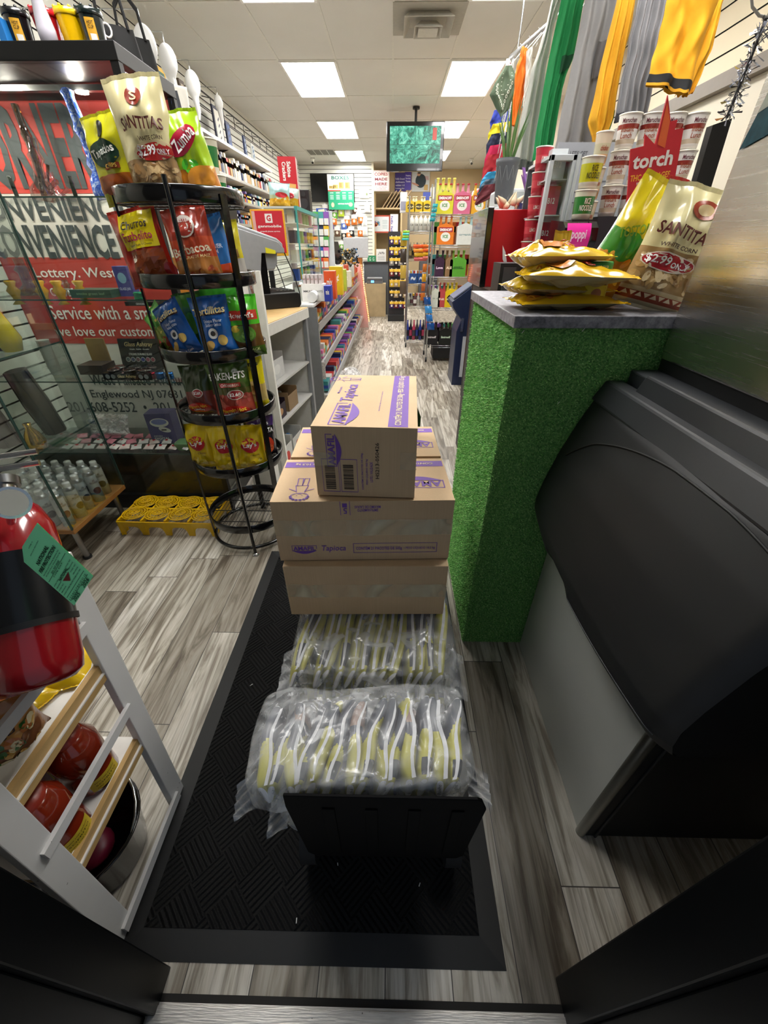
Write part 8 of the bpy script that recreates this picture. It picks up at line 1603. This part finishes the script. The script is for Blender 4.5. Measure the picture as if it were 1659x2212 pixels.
t = thing('coral_ornament', 'purple coral shaped ornament on a dark box behind the small cooler', 'ornament', (at(1140, 430, Y=2.62).x, 2.62, at(1140, 440, Y=2.62).z)); q_ = random.Random(6); zc_ = t.location.z
for k in range(16): a = q_.random() * 6.3; mb = MB(); mb.tube([(0, 0, 0), (.02 * cos(a), .02 * sin(a), .06), (.05 * cos(a), .03 * sin(a), .10 + q_.random() * .06)], [.008, .006, .003], mat('#8a62a8', .5), n=5); mb.build('branch', t)
wsolo(MB().box(t.location.x - .05, 2.57, CT, t.location.x + .05, 2.67, zc_ - .001, mat('#2a2a5a', .5)), 'dark_blue_box', 'tall dark blue box under the purple coral ornament', 'box')
xs_ = at(1105, 435, Y=2.6); t = thing('seashell_cluster', 'cream seashell cluster on top of the red dispenser', 'shells', (xs_.x, 2.62, z_t + .001))
for k in range(9): a = k * .7; MB().lathe([(.001, 0), (.018, .006), (.012, .03), (.001, .06)], mat('#cdbf9f', .5), n=10, M=Matrix.Translation((.035 * cos(a), .03 * sin(a), .012 + .01 * (k % 3))) @ Matrix.Rotation(.6 * (k % 3 - 1), 4, 'X') @ Matrix.Rotation(.9 * cos(a), 4, 'Y')).build('shell', t)
# hats / brown pile along the right back wall
for k in range(11):
    nm, c = [('brown', '#6a4a34'), ('tan', '#b08a60'), ('cream', '#d8c8b0'), ('dark brown', '#4a3628'), ('red', '#b02a30'), ('white', '#dcd8d0')][(k * 5) % 6]; Yd = 9.2 - k * .25; p_ = at(948 + k * 10, 425 - k * 2.2, Y=Yd)
    t = thing('cap', f'{nm} cap {ORD[k]} from the far end of the hat pile along the right', 'cap', (p_.x + .1, Yd, 1.965 + .004 * (k % 2)), k * .7, 'caps piled on the right shelf')
    MB().lathe([(.09, 0), (.095, .02), (.08, .09), (.04, .125), (.001, .13)], mat(c, .8), n=20).build('crown', t); MB().grid(lambda u, v: Vector(((.085 + .09 * v * sin(pi * u) ** .5) * cos(-.9 + 1.8 * u), (.085 + .09 * v * sin(pi * u) ** .5) * sin(-.9 + 1.8 * u), .012 - .012 * v)), 12, 4, mat(c, .8)).build('brim', t, solid=.004)
p_ = at(1000, 430, Y=6.9)
t = thing('high_shelf', 'long high shelf along the right wall carrying the pile of caps', 'shelf', (1.6, 6.6, 1.94), world=True)
MB().box(.9, 6.6, 1.94, 2.1, 9.5, 1.962, mat('#a89a84', .6)).build('board', t)
for y in (6.65, 9.4): MB().box(1.86, y, 0, 1.9, y + .04, 1.94, mat('#8a8478', .5)).build('leg', t); MB().box(1.02, y, 1.62, 1.06, y + .04, 1.94, mat('#8a8478', .5)).build('leg', t) if False else None
# back right low goods so the corner is not bare
for k, (x, y, w_, h_, c, lab) in enumerate(((1.7, 12.6, .9, 1.5, '#8a7a66', 'tall tan storage cabinet in the far right corner'), (1.0, 12.9, .5, 1.1, '#4a4a4e', 'dark grey cabinet against the beige back wall'))):
    t = thing('storage_cabinet', lab, 'cabinet', (x, y, 0)); MB().box(-w_ / 2, -.2, 0, w_ / 2, .2, h_, mat(c, .6)).build('body', t, bev=.005)
    for s_ in (-1, 1): d_ = MB().box(min(s_ * .005, s_ * (w_ / 2 - .01)), -.215, .03, max(s_ * .005, s_ * (w_ / 2 - .01)), -.2, h_ - .03, mat(c, .5)).build('door', t, bev=.003); MB().cyl((s_ * .03, -.23, h_ * .5), (s_ * .03, -.23, h_ * .6), .006, CHROME, n=8).build('handle', d_)
